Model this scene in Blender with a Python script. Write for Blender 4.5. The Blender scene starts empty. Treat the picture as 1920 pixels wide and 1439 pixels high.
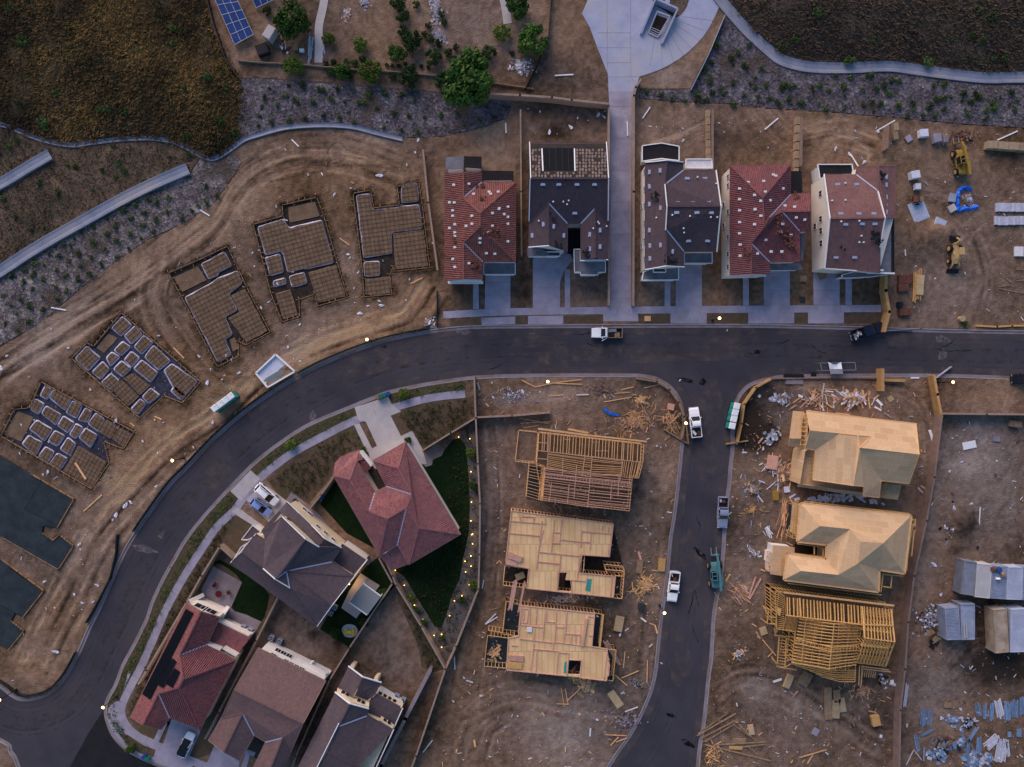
import bpy, math, random
import numpy as np
from mathutils import Vector, Matrix
from mathutils.geometry import tessellate_polygon, delaunay_2d_cdt
R = math.radians
random.seed(7); rng = np.random.default_rng(11)
S = bpy.context.scene
COL = S.collection
# camera, sky, sun, exposure
H = 127.0                                   # height of the drone above the street, metres
cam = bpy.data.cameras.new('camera'); cam.sensor_width = 36; cam.lens = 36 * H / 192.0
cam.clip_start = 1; cam.clip_end = 6000
camo = bpy.data.objects.new('camera', cam); camo.location = (0, 0, H); COL.objects.link(camo); S.camera = camo
wd = bpy.data.worlds.new('World'); S.world = wd; wd.use_nodes = True
SUN_EL, SUN_AZ = 24.0, -24.0                # a low veiled sun behind the north hill
sky = wd.node_tree.nodes.new('ShaderNodeTexSky'); sky.sky_type = 'NISHITA'; sky.sun_disc = False
sky.sun_elevation = R(SUN_EL); sky.sun_rotation = R(SUN_AZ); sky.air_density = 1.3; sky.dust_density = 1.5; sky.ozone_density = 5.0
bg = wd.node_tree.nodes['Background']; bg.inputs[1].default_value = 0.070
wd.node_tree.links.new(sky.outputs[0], bg.inputs[0])
sl = bpy.data.lights.new('sun', 'SUN'); sl.energy = 1.4; sl.angle = R(50); sl.color = (1.0, .755, .655)
so = bpy.data.objects.new('sun', sl); COL.objects.link(so); so.location = (0, 60, 90)
_d = Vector((math.sin(R(SUN_AZ)) * math.cos(R(SUN_EL)), math.cos(R(SUN_AZ)) * math.cos(R(SUN_EL)), math.sin(R(SUN_EL))))
so.rotation_euler = (-_d).to_track_quat('-Z', 'Y').to_euler()
S.view_settings.view_transform = 'Standard'; S.view_settings.look = 'None'; S.view_settings.gamma = 1
S.view_settings.exposure = 1.22
S.render.engine = 'CYCLES'; S.cycles.use_denoising = True; S.cycles.max_bounces = 4; S.cycles.diffuse_bounces = 2
S.cycles.sample_clamp_indirect = 3
# helpers
def W(px, py, z=0.0):
 s = (H - z) / H * 0.1
 return Vector(((px - 960) * s, (719.5 - py) * s, z))
def tag(o, label=None, cat=None, group=None, kind=None):
 if label: o['label'] = label
 if cat: o['category'] = cat
 if group: o['group'] = group
 if kind: o['kind'] = kind
 return o
def thing(name, label, cat, loc=(0, 0, 0), rz=0, group=None):
 o = bpy.data.objects.new(name, None); COL.objects.link(o); o.location = loc; o.rotation_euler = (0, 0, rz)
 o.empty_display_size = .3
 return tag(o, label, cat, group)
def dup(o, loc=None, rz=None, label=None, group=None, sc=None):
 r = o.copy(); COL.objects.link(r)
 if loc is not None: r.location = loc
 if rz is not None: r.rotation_euler = (0, 0, rz)
 if sc is not None: r.scale = (sc, sc, sc) if not isinstance(sc, tuple) else sc
 if label: r['label'] = label
 if group: r['group'] = group
 for ch in list(o.children):
  c = ch.copy(); COL.objects.link(c); c.parent = r
  for g in ch.children:
   d = g.copy(); COL.objects.link(d); d.parent = c
 return r
class MB:
 def __init__(s): s.v = []; s.f = []; s.uv = []; s.mi = []; s.has = False
 def add(s, pts, m=0, uv=None):
  b = len(s.v); s.v.extend([tuple(p) for p in pts]); s.f.append(list(range(b, b + len(pts)))); s.mi.append(m)
  s.uv.extend(uv if uv else [(p[0], p[1]) for p in pts])
  return s
 def hexa(s, b, t, m=0):
  s.add(b[::-1], m); s.add(t, m); n = len(b)
  for i in range(n):
   j = (i + 1) % n; s.add([b[i], b[j], t[j], t[i]], m)
  return s
 def box(s, c, d, rz=0, m=0, tilt=0):
  cs, sn = math.cos(rz), math.sin(rz); x, y, z = d[0] / 2, d[1] / 2, d[2] / 2
  def T(a, b2, e):
   e2 = e + a * tilt
   return (c[0] + a * cs - b2 * sn, c[1] + a * sn + b2 * cs, c[2] + e2)
  b = [T(-x, -y, -z), T(x, -y, -z), T(x, y, -z), T(-x, y, -z)]; t = [T(-x, -y, z), T(x, -y, z), T(x, y, z), T(-x, y, z)]
  return s.hexa(b, t, m)
 def beam(s, a, b, w, h, m=0):
  a = Vector(a); b = Vector(b); d = b - a
  if d.length < 1e-4: return s
  d.normalize(); up = Vector((0, 0, 1))
  if abs(d.z) > .98: up = Vector((1, 0, 0))
  sd = d.cross(up).normalized() * (w / 2); u = sd.cross(d).normalized() * (h / 2)
  p = [a - sd - u, a + sd - u, a + sd + u, a - sd + u]; q = [b - sd - u, b + sd - u, b + sd + u, b - sd + u]
  s.add(p[::-1], m); s.add(q, m)
  L = (b - a).length
  for i in range(4):
   j = (i + 1) % 4; s.add([p[i], p[j], q[j], q[i]], m, [(0, 0), (w, 0), (w, L), (0, L)])
  return s
 def prism(s, poly, z0, z1, m=0, top=True, bottom=True):
  n = len(poly); A = sum(poly[i][0] * poly[(i + 1) % n][1] - poly[(i + 1) % n][0] * poly[i][1] for i in range(n))
  P = list(poly) if A > 0 else list(poly)[::-1]
  if top: s.add([(p[0], p[1], z1) for p in P], m)
  if bottom: s.add([(p[0], p[1], z0) for p in P[::-1]], m)
  for i in range(n):
   a, b = P[i], P[(i + 1) % n]
   s.add([(a[0], a[1], z0), (b[0], b[1], z0), (b[0], b[1], z1), (a[0], a[1], z1)], m)
  return s
 def cyl(s, c, r, h, n=12, axis='z', m=0, r2=None):
  r2 = r if r2 is None else r2; A = []; B = []
  for i in range(n):
   t = 2 * math.pi * i / n; x, y = math.cos(t), math.sin(t)
   if axis == 'z': A.append((c[0] + r * x, c[1] + r * y, c[2])); B.append((c[0] + r2 * x, c[1] + r2 * y, c[2] + h))
   elif axis == 'y': A.append((c[0] + r * y, c[1], c[2] + r * x)); B.append((c[0] + r2 * y, c[1] + h, c[2] + r2 * x))
   else: A.append((c[0], c[1] + r * x, c[2] + r * y)); B.append((c[0] + h, c[1] + r2 * x, c[2] + r2 * y))
  return s.hexa(A, B, m)
 def tube(s, pts, r, n=6, m=0):
  for a, b in zip(pts[:-1], pts[1:]): s.rod(a, b, r, r, n, m)
  return s
 def rod(s, a, b, r, r2, n=6, m=0):
  a = Vector(a); b = Vector(b); d = (b - a)
  if d.length < 1e-5: return s
  d.normalize(); up = Vector((0, 0, 1)) if abs(d.z) < .9 else Vector((1, 0, 0))
  x = d.cross(up).normalized(); y = d.cross(x)
  A = [a + (x * math.cos(6.2832 * i / n) + y * math.sin(6.2832 * i / n)) * r for i in range(n)]
  B = [b + (x * math.cos(6.2832 * i / n) + y * math.sin(6.2832 * i / n)) * r2 for i in range(n)]
  return s.hexa(A, B, m)
 def build(s, name, mats, parent=None, local=False, smooth=False):
  me = bpy.data.meshes.new(name)
  off = Vector((0, 0, 0)) if (parent is None or local) else world_loc(parent)
  v = [(a - off[0], b - off[1], c - off[2]) for a, b, c in s.v] if off.length else s.v
  me.from_pydata(v, [], s.f)
  l = me.uv_layers.new(name='UVMap'); l.data.foreach_set('uv', np.array(s.uv, dtype=np.float32).ravel())
  for m in (mats if isinstance(mats, (list, tuple)) else [mats]): me.materials.append(m)
  if any(s.mi): me.polygons.foreach_set('material_index', s.mi)
  if smooth: me.polygons.foreach_set('use_smooth', [True] * len(s.f))
  me.update()
  o = bpy.data.objects.new(name, me); COL.objects.link(o)
  if parent is not None: o.parent = parent
  return o
def world_loc(o):
 v = Vector((0, 0, 0))
 while o is not None: v = v + Vector(o.location); o = o.parent
 return v
def cat(pts, n=6, closed=False):
 P = [Vector((p[0], p[1])) for p in pts]; out = []
 N = len(P)
 for i in range(N if closed else N - 1):
  if closed: a, b, c, d = P[i - 1], P[i], P[(i + 1) % N], P[(i + 2) % N]
  else: a, b, c, d = P[max(i - 1, 0)], P[i], P[i + 1], P[min(i + 2, N - 1)]
  for k in range(n):
   t = k / n
   out.append(.5 * ((2 * b) + (c - a) * t + (2 * a - 5 * b + 4 * c - d) * t * t + (3 * b - a - 3 * c + d) * t ** 3))
 if not closed: out.append(P[-1])
 return [(p.x, p.y) for p in out]
def offs(pts, d):
 out = []
 for i, p in enumerate(pts):
  a = Vector(pts[max(i - 1, 0)]); b = Vector(pts[min(i + 1, len(pts) - 1)]); t = (b - a)
  if t.length < 1e-6: t = Vector((1, 0))
  t.normalize(); out.append((p[0] + t.y * d, p[1] - t.x * d))
 return out
def band(pts, w): return offs(pts, w / 2) + offs(pts, -w / 2)[::-1]
def inset(poly, d):
 n = len(poly); A = sum(poly[i][0] * poly[(i + 1) % n][1] - poly[(i + 1) % n][0] * poly[i][1] for i in range(n)); sg = 1 if A > 0 else -1
 out = []
 for i in range(n):
  p0, p, p1 = Vector(poly[i - 1][:2]), Vector(poly[i][:2]), Vector(poly[(i + 1) % n][:2])
  e0 = (p - p0).normalized(); e1 = (p1 - p).normalized()
  n0 = Vector((-e0.y, e0.x)) * sg; n1 = Vector((-e1.y, e1.x)) * sg; m = n0 + n1
  k = max(.35, m.length_squared / 2) if m.length > 1e-6 else 1
  q = p + (m / (m.length_squared / 2 if m.length_squared > .5 else 1)) * d if m.length > 1e-6 else p + n0 * d
  out.append((q.x, q.y))
 return out
# materials
def mat(name, c, c2=None, sc=1.5, rough=.85, bump=0., bsc=25, metal=0., fine=0., fsc=30, rnd=0., spec=.25, coord='pos', c3=None, sc3=.2, emit=None, es=0, alpha=1., det=5):
 m = bpy.data.materials.new(name); m.use_nodes = True; nt = m.node_tree; N = nt.nodes; L = nt.links
 b = N['Principled BSDF']; b.inputs['Roughness'].default_value = rough; b.inputs['Metallic'].default_value = metal
 b.inputs['Specular IOR Level'].default_value = spec
 if alpha < 1: b.inputs['Alpha'].default_value = alpha
 if emit: b.inputs['Emission Color'].default_value = (*emit, 1); b.inputs['Emission Strength'].default_value = es
 if coord == 'pos': co = N.new('ShaderNodeNewGeometry').outputs['Position']
 elif coord == 'uv': co = N.new('ShaderNodeUVMap').outputs[0]
 else: co = N.new('ShaderNodeTexCoord').outputs['Object']
 def noise(scale, d=det, r=.6):
  n = N.new('ShaderNodeTexNoise'); n.inputs['Scale'].default_value = scale; n.inputs['Detail'].default_value = d; n.inputs['Roughness'].default_value = r
  L.new(co, n.inputs['Vector']); return n.outputs['Fac']
 def mix(a, b2, f, mode='MIX'):
  x = N.new('ShaderNodeMix'); x.data_type = 'RGBA'; x.blend_type = mode
  for sock, val in ((x.inputs[0], f), (x.inputs[6], a), (x.inputs[7], b2)):
   if hasattr(val, 'is_linked') or hasattr(val, 'links'): L.new(val, sock)
   elif isinstance(val, tuple): sock.default_value = (*val[:3], 1)
   else: sock.default_value = val
  return x.outputs[2]
 def ramp(f, a, b2):
  r = N.new('ShaderNodeMapRange'); r.inputs[1].default_value = a; r.inputs[2].default_value = b2; L.new(f, r.inputs[0]); return r.outputs[0]
 cc = c
 if c2 is not None: cc = mix(c, c2, ramp(noise(sc), .35, .65))
 if c3 is not None: cc = mix(cc, c3, ramp(noise(sc3, 3), .45, .7))
 if fine:
  g = ramp(noise(fsc, 3, .7), .25, .75); mr = N.new('ShaderNodeMapRange'); mr.inputs[3].default_value = 1 - fine; mr.inputs[4].default_value = 1 + fine
  L.new(g, mr.inputs[0]); cb = N.new('ShaderNodeCombineColor')
  for k in range(3): L.new(mr.outputs[0], cb.inputs[k])
  cc = mix(cc, cb.outputs[0], 1.0, 'MULTIPLY')
 if rnd:
  oi = N.new('ShaderNodeObjectInfo'); mr = N.new('ShaderNodeMapRange'); mr.inputs[3].default_value = 1 - rnd; mr.inputs[4].default_value = 1 + rnd
  L.new(oi.outputs['Random'], mr.inputs[0]); cb = N.new('ShaderNodeCombineColor')
  for k in range(3): L.new(mr.outputs[0], cb.inputs[k])
  cc = mix(cc, cb.outputs[0], 1.0, 'MULTIPLY')
 if isinstance(cc, tuple): b.inputs['Base Color'].default_value = (*cc, 1)
 else: L.new(cc, b.inputs['Base Color'])
 if bump:
  bn = N.new('ShaderNodeBump'); bn.inputs['Strength'].default_value = 1; bn.inputs['Distance'].default_value = bump
  L.new(noise(bsc, 4, .65), bn.inputs['Height']); L.new(bn.outputs[0], b.inputs['Normal'])
 m['_n'] = 1
 return m
def tilemat(name, cols, bw, bh, gap=.0, mortar=None, rough=.85, c3=None, sc3=.25, fine=.15, soft=False):
 m = bpy.data.materials.new(name); m.use_nodes = True; nt = m.node_tree; N = nt.nodes; L = nt.links
 b = N['Principled BSDF']; b.inputs['Roughness'].default_value = rough; b.inputs['Specular IOR Level'].default_value = .2
 uv = N.new('ShaderNodeUVMap').outputs[0]
 br = N.new('ShaderNodeTexBrick'); br.inputs['Scale'].default_value = 1; br.inputs['Brick Width'].default_value = bw; br.inputs['Row Height'].default_value = bh
 br.inputs['Mortar Size'].default_value = gap; br.offset = .5; br.inputs['Mortar Smooth'].default_value = .3
 br.inputs['Color1'].default_value = (0, 0, 0, 1); br.inputs['Color2'].default_value = (1, 1, 1, 1); br.inputs['Bias'].default_value = 0
 br.inputs['Mortar'].default_value = (.5, .5, .5, 1)
 L.new(uv, br.inputs['Vector'])
 cr = N.new('ShaderNodeValToRGB'); e = cr.color_ramp.elements
 while len(e) < len(cols): e.new(.5)
 for i, c in enumerate(cols): e[i].position = i / (len(cols) - 1); e[i].color = (*c, 1)
 L.new(br.outputs['Color'], cr.inputs[0]); out = cr.outputs[0]
 def mix(a, c2, f, mode='MIX'):
  x = N.new('ShaderNodeMix'); x.data_type = 'RGBA'; x.blend_type = mode
  for sock, val in ((x.inputs[0], f), (x.inputs[6], a), (x.inputs[7], c2)):
   if hasattr(val, 'links'): L.new(val, sock)
   elif isinstance(val, tuple): sock.default_value = (*val[:3], 1)
   else: sock.default_value = val
  return x.outputs[2]
 if mortar: out = mix(out, mortar, br.outputs['Fac'])
 pos = N.new('ShaderNodeNewGeometry').outputs['Position']
 def nz(s, d=4):
  n = N.new('ShaderNodeTexNoise'); n.inputs['Scale'].default_value = s; n.inputs['Detail'].default_value = d; L.new(pos, n.inputs['Vector']); return n.outputs['Fac']
 def rg(f, a, c, lo=0., hi=1.):
  r = N.new('ShaderNodeMapRange'); r.inputs[1].default_value = a; r.inputs[2].default_value = c; r.inputs[3].default_value = lo; r.inputs[4].default_value = hi; L.new(f, r.inputs[0]); return r.outputs[0]
 if c3: out = mix(out, c3, rg(nz(sc3), .45, .75, 0, .7))
 f = rg(nz(9, 5), .25, .75, 1 - fine, 1 + fine); cb = N.new('ShaderNodeCombineColor')
 for k in range(3): L.new(f, cb.inputs[k])
 out = mix(out, cb.outputs[0], 1.0, 'MULTIPLY')
 L.new(out, b.inputs['Base Color'])
 return m
M = {}
M['asphalt'] = mat('asphalt', (.036, .034, .044), (.050, .047, .060), .25, .9, .012, 60, fine=.22, fsc=14, c3=(.066, .058, .066), sc3=.06)
M['asphalt_new'] = mat('fresh_asphalt', (.010, .010, .012), (.016, .016, .018), .4, .8, .01, 60, fine=.2)
M['conc'] = mat('concrete', (.29, .265, .335), (.36, .33, .40), .5, .85, .004, 40, fine=.12, fsc=8, c3=(.24, .215, .26), sc3=.3)
M['conc_blue'] = mat('channel_concrete', (.31, .325, .44), (.38, .395, .51), .4, .85, .004, 40, fine=.12, fsc=6, c3=(.42, .40, .43), sc3=.12)
M['chan'] = mat('weathered_channel', (.165, .185, .25), (.22, .24, .31), .4, .85, fine=.15, fsc=5, c3=(.27, .26, .29), sc3=.12)
M['panel_y'] = mat('site_panel', (.40, .22, .085), (.50, .29, .12), 1, .85, fine=.15)
M['conc_pale'] = mat('pale_concrete', (.40, .36, .36), (.47, .43, .42), .6, .85, fine=.14, fsc=8)
M['conc_dirty'] = mat('dusty_concrete', (.20, .165, .18), (.27, .23, .265), .3, .9, fine=.18, fsc=6, c3=(.17, .12, .09), sc3=.2)
M['kerb'] = mat('kerb_concrete', (.23, .20, .205), (.31, .28, .285), .4, .9, fine=.2, fsc=5)
M['gravel'] = None
M['mulch'] = mat('mulch', (.085, .055, .035), (.13, .085, .055), 1.2, .95, .05, 20, fine=.35, fsc=14, c3=(.07, .062, .03), sc3=.25)
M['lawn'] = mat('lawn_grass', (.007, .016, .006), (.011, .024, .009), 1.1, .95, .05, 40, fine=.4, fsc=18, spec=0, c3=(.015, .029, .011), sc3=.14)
M['parkway'] = mat('parkway_planting', (.058, .056, .026), (.105, .068, .042), 1.0, .95, .06, 18, fine=.4, fsc=9)
M['black_felt'] = mat('black_felt', (.008, .008, .010), (.014, .013, .017), .6, .8)
M['grey_felt'] = mat('grey_felt', (.12, .12, .14), (.19, .185, .21), .7, .85, fine=.2, fsc=8)
M['underlay'] = mat('roof_underlay', (.022, .018, .018), (.04, .03, .028), .8, .9)
M['tilestack'] = mat('tile_stack', (.27, .18, .145), (.36, .26, .21), 2, .9, rnd=.2)
M['white'] = mat('white_paint', (.78, .77, .78), rough=.6)
M['white_d'] = mat('dusty_white', (.60, .58, .60), (.72, .70, .70), 1.5, .7)
M['cream'] = mat('cream_stucco', (.62, .49, .34), (.68, .55, .39), .5, .9, .01, 50)
M['ivory'] = mat('ivory_stucco', (.68, .61, .54), (.74, .67, .60), .5, .9, .01, 50)
M['stucco_w'] = mat('white_stucco', (.66, .62, .60), (.74, .70, .68), .5, .9)
M['glass'] = mat('dark_glass', (.012, .012, .016), rough=.12, spec=.3)
M['solar'] = None
M['flash'] = mat('valley_flashing', (.42, .44, .56), rough=.45, metal=.2)
M['lumber'] = mat('fresh_lumber', (.64, .345, .15), (.74, .43, .21), 1.3, .85, fine=.15, fsc=6, rnd=.12)
M['lumber_pink'] = mat('pink_lumber', (.52, .27, .20), (.60, .34, .25), 1.5, .85, fine=.12, fsc=6, rnd=.1)
M['lumber_y'] = mat('yellow_lumber', (.50, .28, .095), (.57, .34, .13), 1.5, .85, fine=.15, fsc=6, rnd=.12)
M['lumber_old'] = mat('weathered_lumber', (.21, .13, .075), (.30, .20, .12), 1.6, .9, fine=.2, fsc=6, rnd=.2)
M['form'] = mat('form_board', (.20, .11, .05), (.36, .22, .11), .9, .9, fine=.25, fsc=4)
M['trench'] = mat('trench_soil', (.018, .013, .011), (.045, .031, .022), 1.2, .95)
M['plastic'] = mat('vapour_sheet', (.40, .39, .52), (.56, .54, .70), 1.4, .45, .05, 6)
M['plastic_w'] = mat('white_plastic', (.62, .61, .72), (.72, .72, .82), 2, .5, .05, 6, rnd=.12)
M['pad'] = mat('pad_soil', (.135, .084, .050), (.205, .132, .08), .7, .95, .03, 12, fine=.2, fsc=6)
M['rebar'] = mat('rebar', (.085, .05, .045), rough=.8)
M['membrane'] = mat('slab_membrane', (.014, .022, .028), (.027, .039, .047), .5, .75, .01, 20, fine=.2, fsc=3)
M['steel'] = mat('galvanised_steel', (.35, .38, .46), (.45, .48, .56), 2, .4, metal=.5)
M['black_m'] = mat('black_metal', (.012, .012, .014), rough=.5)
M['rubber'] = mat('tyre_rubber', (.014, .013, .013), rough=.9)
M['rim'] = mat('wheel_rim', (.22, .20, .18), rough=.5, metal=.4)
M['car_w'] = mat('white_car_paint', (.88, .88, .90), rough=.25, spec=.5)
M['car_s'] = mat('silver_car_paint', (.30, .33, .43), rough=.3, spec=.5, metal=.2)
M['car_b'] = mat('blue_car_paint', (.22, .31, .60), rough=.25, spec=.5)
M['car_n'] = mat('navy_car_paint', (.006, .010, .028), rough=.25, spec=.5)
M['car_k'] = mat('black_car_paint', (.008, .008, .010), rough=.25, spec=.5)
M['lens'] = mat('lamp_lens', (.7, .7, .72), rough=.2)
M['redlens'] = mat('tail_lens', (.35, .02, .02), rough=.2)
M['teal'] = mat('teal_plastic', (.02, .26, .22), (.03, .31, .27), 2, .5)
M['teal_m'] = mat('teal_machine_paint', (.06, .17, .19), (.09, .22, .24), 2, .5)
M['yel'] = mat('yellow_machine_paint', (.27, .165, .03), (.34, .215, .045), 2, .5)
M['tan_m'] = mat('tan_machine_paint', (.44, .28, .12), (.52, .34, .16), 2, .5)
M['wall'] = mat('block_wall', (.26, .185, .145), (.33, .24, .19), .8, .95, .01, 30, fine=.15, fsc=9)
M['wall_brown'] = mat('brown_block_wall', (.20, .135, .11), (.26, .175, .145), .8, .95, .01, 30, fine=.15, fsc=9)
M['silt'] = mat('silt_fence', (.008, .014, .015), (.014, .022, .024), 1, .8)
M['block'] = mat('stacked_block', (.27, .19, .12), (.34, .25, .17), 1.6, .95, fine=.15, rnd=.15)
M['leaf'] = mat('leaf', (.036, .080, .015), (.064, .12, .024), 1.6, .85, rnd=.3, spec=.1, fine=.3, fsc=5)
M['leaf_y'] = mat('yellow_leaf', (.075, .12, .018), (.115, .16, .03), 1.6, .85, rnd=.25, spec=.1, fine=.3, fsc=5)
M['leaf_d'] = mat('dark_leaf', (.022, .05, .015), (.04, .075, .022), 1.6, .85, rnd=.3, spec=.1, fine=.3, fsc=5)
M['shrubleaf'] = mat('shrub_leaf', (.045, .080, .024), (.075, .11, .034), 1.6, .9, rnd=.4, spec=.1)
M['bark'] = mat('bark', (.08, .055, .04), rough=.95)
M['drygrass'] = mat('dry_grass', (.25, .15, .055), (.12, .08, .04), .09, .95, fine=.35, fsc=1.2, c3=(.034, .027, .018), sc3=.045, spec=0)
M['blue'] = mat('blue_tarp', (.004, .11, .60), (.008, .15, .70), 1.2, .4, .04, 5)
M['bluepvc'] = mat('blue_metal_stock', (.12, .19, .31), (.18, .26, .39), 1.5, .45, rnd=.25)
M['palepvc'] = mat('pale_metal_stock', (.42, .43, .52), (.52, .52, .60), 1.5, .45, rnd=.15)
M['ply'] = mat('plywood', (.40, .28, .15), (.48, .35, .20), 1.2, .85, rnd=.15)
M['rust'] = mat('rusty_red', (.10, .035, .025), (.15, .06, .04), 2, .8)
M['red'] = mat('red_plastic', (.09, .006, .010), rough=.5)
M['yellow'] = mat('yellow_plastic', (.75, .55, .01), rough=.5)
M['green'] = mat('green_plastic', (.01, .14, .10), rough=.5)
M['binblue'] = mat('blue_plastic', (.01, .06, .25), rough=.5)
M['cont_grey'] = mat('grey_container', (.17, .18, .22), (.23, .24, .29), .8, .6, fine=.1)
M['cont_blue'] = mat('blue_grey_container', (.22, .25, .34), (.30, .33, .43), .6, .6, fine=.15, fsc=3)
M['cont_white'] = mat('white_container', (.52, .49, .48), (.60, .57, .56), .7, .6, fine=.1)
M['cont_pale'] = mat('pale_container', (.38, .41, .52), (.48, .51, .62), .5, .6, fine=.15, fsc=3)
M['cont_tan'] = mat('tan_container', (.34, .27, .20), (.42, .34, .26), .6, .6, fine=.12, c3=(.25, .17, .12), sc3=.4)
M['rock'] = mat('pale_rock', (.33, .30, .30), (.50, .46, .45), 3, .9)
M['glow'] = mat('lamp_glow', (1, .8, .5), emit=(1.0, .66, .30), es=2)
M['gglow'] = mat('garden_lamp_glow', (1, .7, .3), emit=(1.0, .62, .2), es=1.6)
M['tile_red'] = tilemat('red_barrel_tile', [(.175, .060, .050), (.25, .09, .072), (.215, .084, .078), (.28, .115, .09)], .33, .42, c3=(.14, .065, .062), sc3=.3)
M['tile_dred'] = tilemat('plum_barrel_tile', [(.15, .050, .052), (.225, .076, .074), (.18, .072, .078), (.245, .095, .09)], .33, .42, c3=(.115, .06, .07), sc3=.3)
M['tile_rose'] = tilemat('rose_barrel_tile', [(.20, .072, .070), (.30, .118, .112), (.235, .10, .112), (.33, .14, .125)], .33, .42, c3=(.17, .085, .10), sc3=.3)
M['tile_purple'] = tilemat('plum_flat_tile', [(.070, .047, .055), (.092, .060, .068), (.080, .055, .064), (.102, .069, .074)], .33, .36, c3=(.062, .046, .056), sc3=.35)
M['tile_brown'] = tilemat('brown_flat_tile', [(.15, .086, .080), (.19, .110, .098), (.165, .098, .094), (.21, .125, .108)], .33, .36, c3=(.13, .08, .082), sc3=.35)
M['tile_grey'] = tilemat('grey_flat_tile', [(.082, .060, .068), (.105, .076, .083), (.094, .069, .078), (.118, .086, .092)], .33, .36, c3=(.072, .056, .066), sc3=.35)
M['tile_rust'] = tilemat('rust_flat_tile', [(.185, .086, .078), (.235, .115, .10), (.205, .102, .098), (.25, .128, .11)], .33, .36, c3=(.15, .08, .075), sc3=.35)
M['osb'] = tilemat('strand_board', [(.51, .325, .18), (.59, .385, .215), (.55, .355, .195), (.64, .425, .245)], 2.44, 1.22, .04, (.62, .43, .28), fine=.22)
M['subfloor'] = tilemat('subfloor_board', [(.68, .44, .215), (.75, .49, .245), (.71, .465, .23), (.78, .52, .265)], 1.1, 4.9, .035, (.26, .15, .07), fine=.22, c3=(.56, .32, .15), sc3=.4)
M['slatecourt'] = mat('court_floor', (.05, .04, .035), rough=.9)
# the street plan (photo grid, 10 units = 1 m)
NORTH = cat([(2080, 624), (1920, 622), (1760, 619), (1560, 613), (1400, 610), (1200, 610), (1000, 611), (900, 612), (840, 616), (780, 625), (720, 638), (660, 658), (600, 683), (550, 710), (500, 741), (450, 778), (400, 822), (350, 875), (320, 905), (290, 945), (262, 985), (240, 1020), (222, 1055), (205, 1095), (185, 1140), (165, 1180), (150, 1215), (135, 1245), (120, 1270), (100, 1292), (75, 1306), (42, 1311), (20, 1302), (-10, 1280), (-150, 1200)], 5)
SOUTHW = cat([(1240, 712), (1200, 706), (1000, 706), (890, 710), (815, 720), (780, 726), (730, 737), (705, 746), (665, 762), (580, 798), (525, 833), (480, 868), (440, 908), (410, 940), (378, 976), (350, 1012), (330, 1046), (307, 1087), (287, 1130), (275, 1165), (250, 1215), (232, 1248), (217, 1287), (203, 1312), (199, 1332), (202, 1352), (212, 1377), (232, 1400), (255, 1415), (287, 1430), (312, 1439), (420, 1480), (560, 1560)], 5)
NWC = cat([(1200, 706), (1230, 712), (1255, 727), (1272, 750), (1280, 780), (1281, 815), (1277, 840), (1271, 900), (1264, 960), (1256, 1012), (1250, 1075), (1237, 1172), (1232, 1220), (1226, 1270), (1210, 1320), (1180, 1378), (1140, 1437), (1060, 1580)], 5)
NEC = cat([(2080, 716), (1912, 711), (1750, 706), (1500, 707), (1445, 712), (1410, 722), (1390, 740), (1379, 765), (1375, 800), (1375, 837), (1372, 870), (1368, 915), (1362, 957), (1357, 1045), (1349, 1100), (1340, 1155), (1335, 1235), (1330, 1270), (1322, 1350), (1311, 1425), (1300, 1580)], 5)
SWC = cat([(-150, 1330), (0, 1390), (18, 1410), (34, 1442), (80, 1590)], 5)
main_w = [p for p in SOUTHW if True]
ROAD = [p for p in NORTH] + [(-150, 1330)] + SWC[1:] + [(560, 1590)] + SOUTHW[::-1][1:]
ROAD = ROAD + [p for p in NWC[2:]] + [(1060, 1590), (1300, 1590)] + NEC[::-1]
def inside(px, py, poly):
 x = np.asarray(px); y = np.asarray(py); r = np.zeros(x.shape, bool); n = len(poly)
 for i in range(n):
  x0, y0 = poly[i]; x1, y1 = poly[(i + 1) % n]
  if y0 == y1: continue
  c = (y0 > y) != (y1 > y)
  if c.any(): r ^= c & (x < (x1 - x0) * (y - y0) / (y1 - y0) + x0)
 return r
def polydist(px, py, pts, closed=False):
 d = np.full(np.shape(px), 1e9)
 seq = list(zip(pts[:-1], pts[1:])) + ([(pts[-1], pts[0])] if closed else [])
 for a, b in seq:
  ex, ey = b[0] - a[0], b[1] - a[1]; L = ex * ex + ey * ey + 1e-9
  t = np.clip(((px - a[0]) * ex + (py - a[1]) * ey) / L, 0, 1)
  d = np.minimum(d, (px - a[0] - t * ex) ** 2 + (py - a[1] - t * ey) ** 2)
 return np.sqrt(d)
def vnoise(px, py, cell, seed=0, octs=4, gain=.55):
 tot = np.zeros(np.shape(px)); amp = 1; s = 0
 for o in range(octs):
  r = np.random.default_rng(seed * 31 + o); G = r.random((400, 400)); c = cell / 2 ** o
  u = np.asarray(px) / c + 137.3; v = np.asarray(py) / c + 91.7
  i = np.floor(u).astype(int); j = np.floor(v).astype(int); f = u - i; g = v - j; f = f * f * (3 - 2 * f); g = g * g * (3 - 2 * g)
  i0, i1, j0, j1 = i % 400, (i + 1) % 400, j % 400, (j + 1) % 400
  tot += amp * (G[i0, j0] * (1 - f) * (1 - g) + G[i1, j0] * f * (1 - g) + G[i0, j1] * (1 - f) * g + G[i1, j1] * f * g); s += amp; amp *= gain
 return tot / s
HILL_L = [(-150, -150), (380, -150), (383, 0), (395, 60), (418, 105), (445, 147), (447, 200), (440, 262), (405, 294), (385, 294), (330, 262), (275, 254), (225, 256), (130, 266), (75, 256), (37, 240), (0, 228), (-150, 190)]
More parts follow.
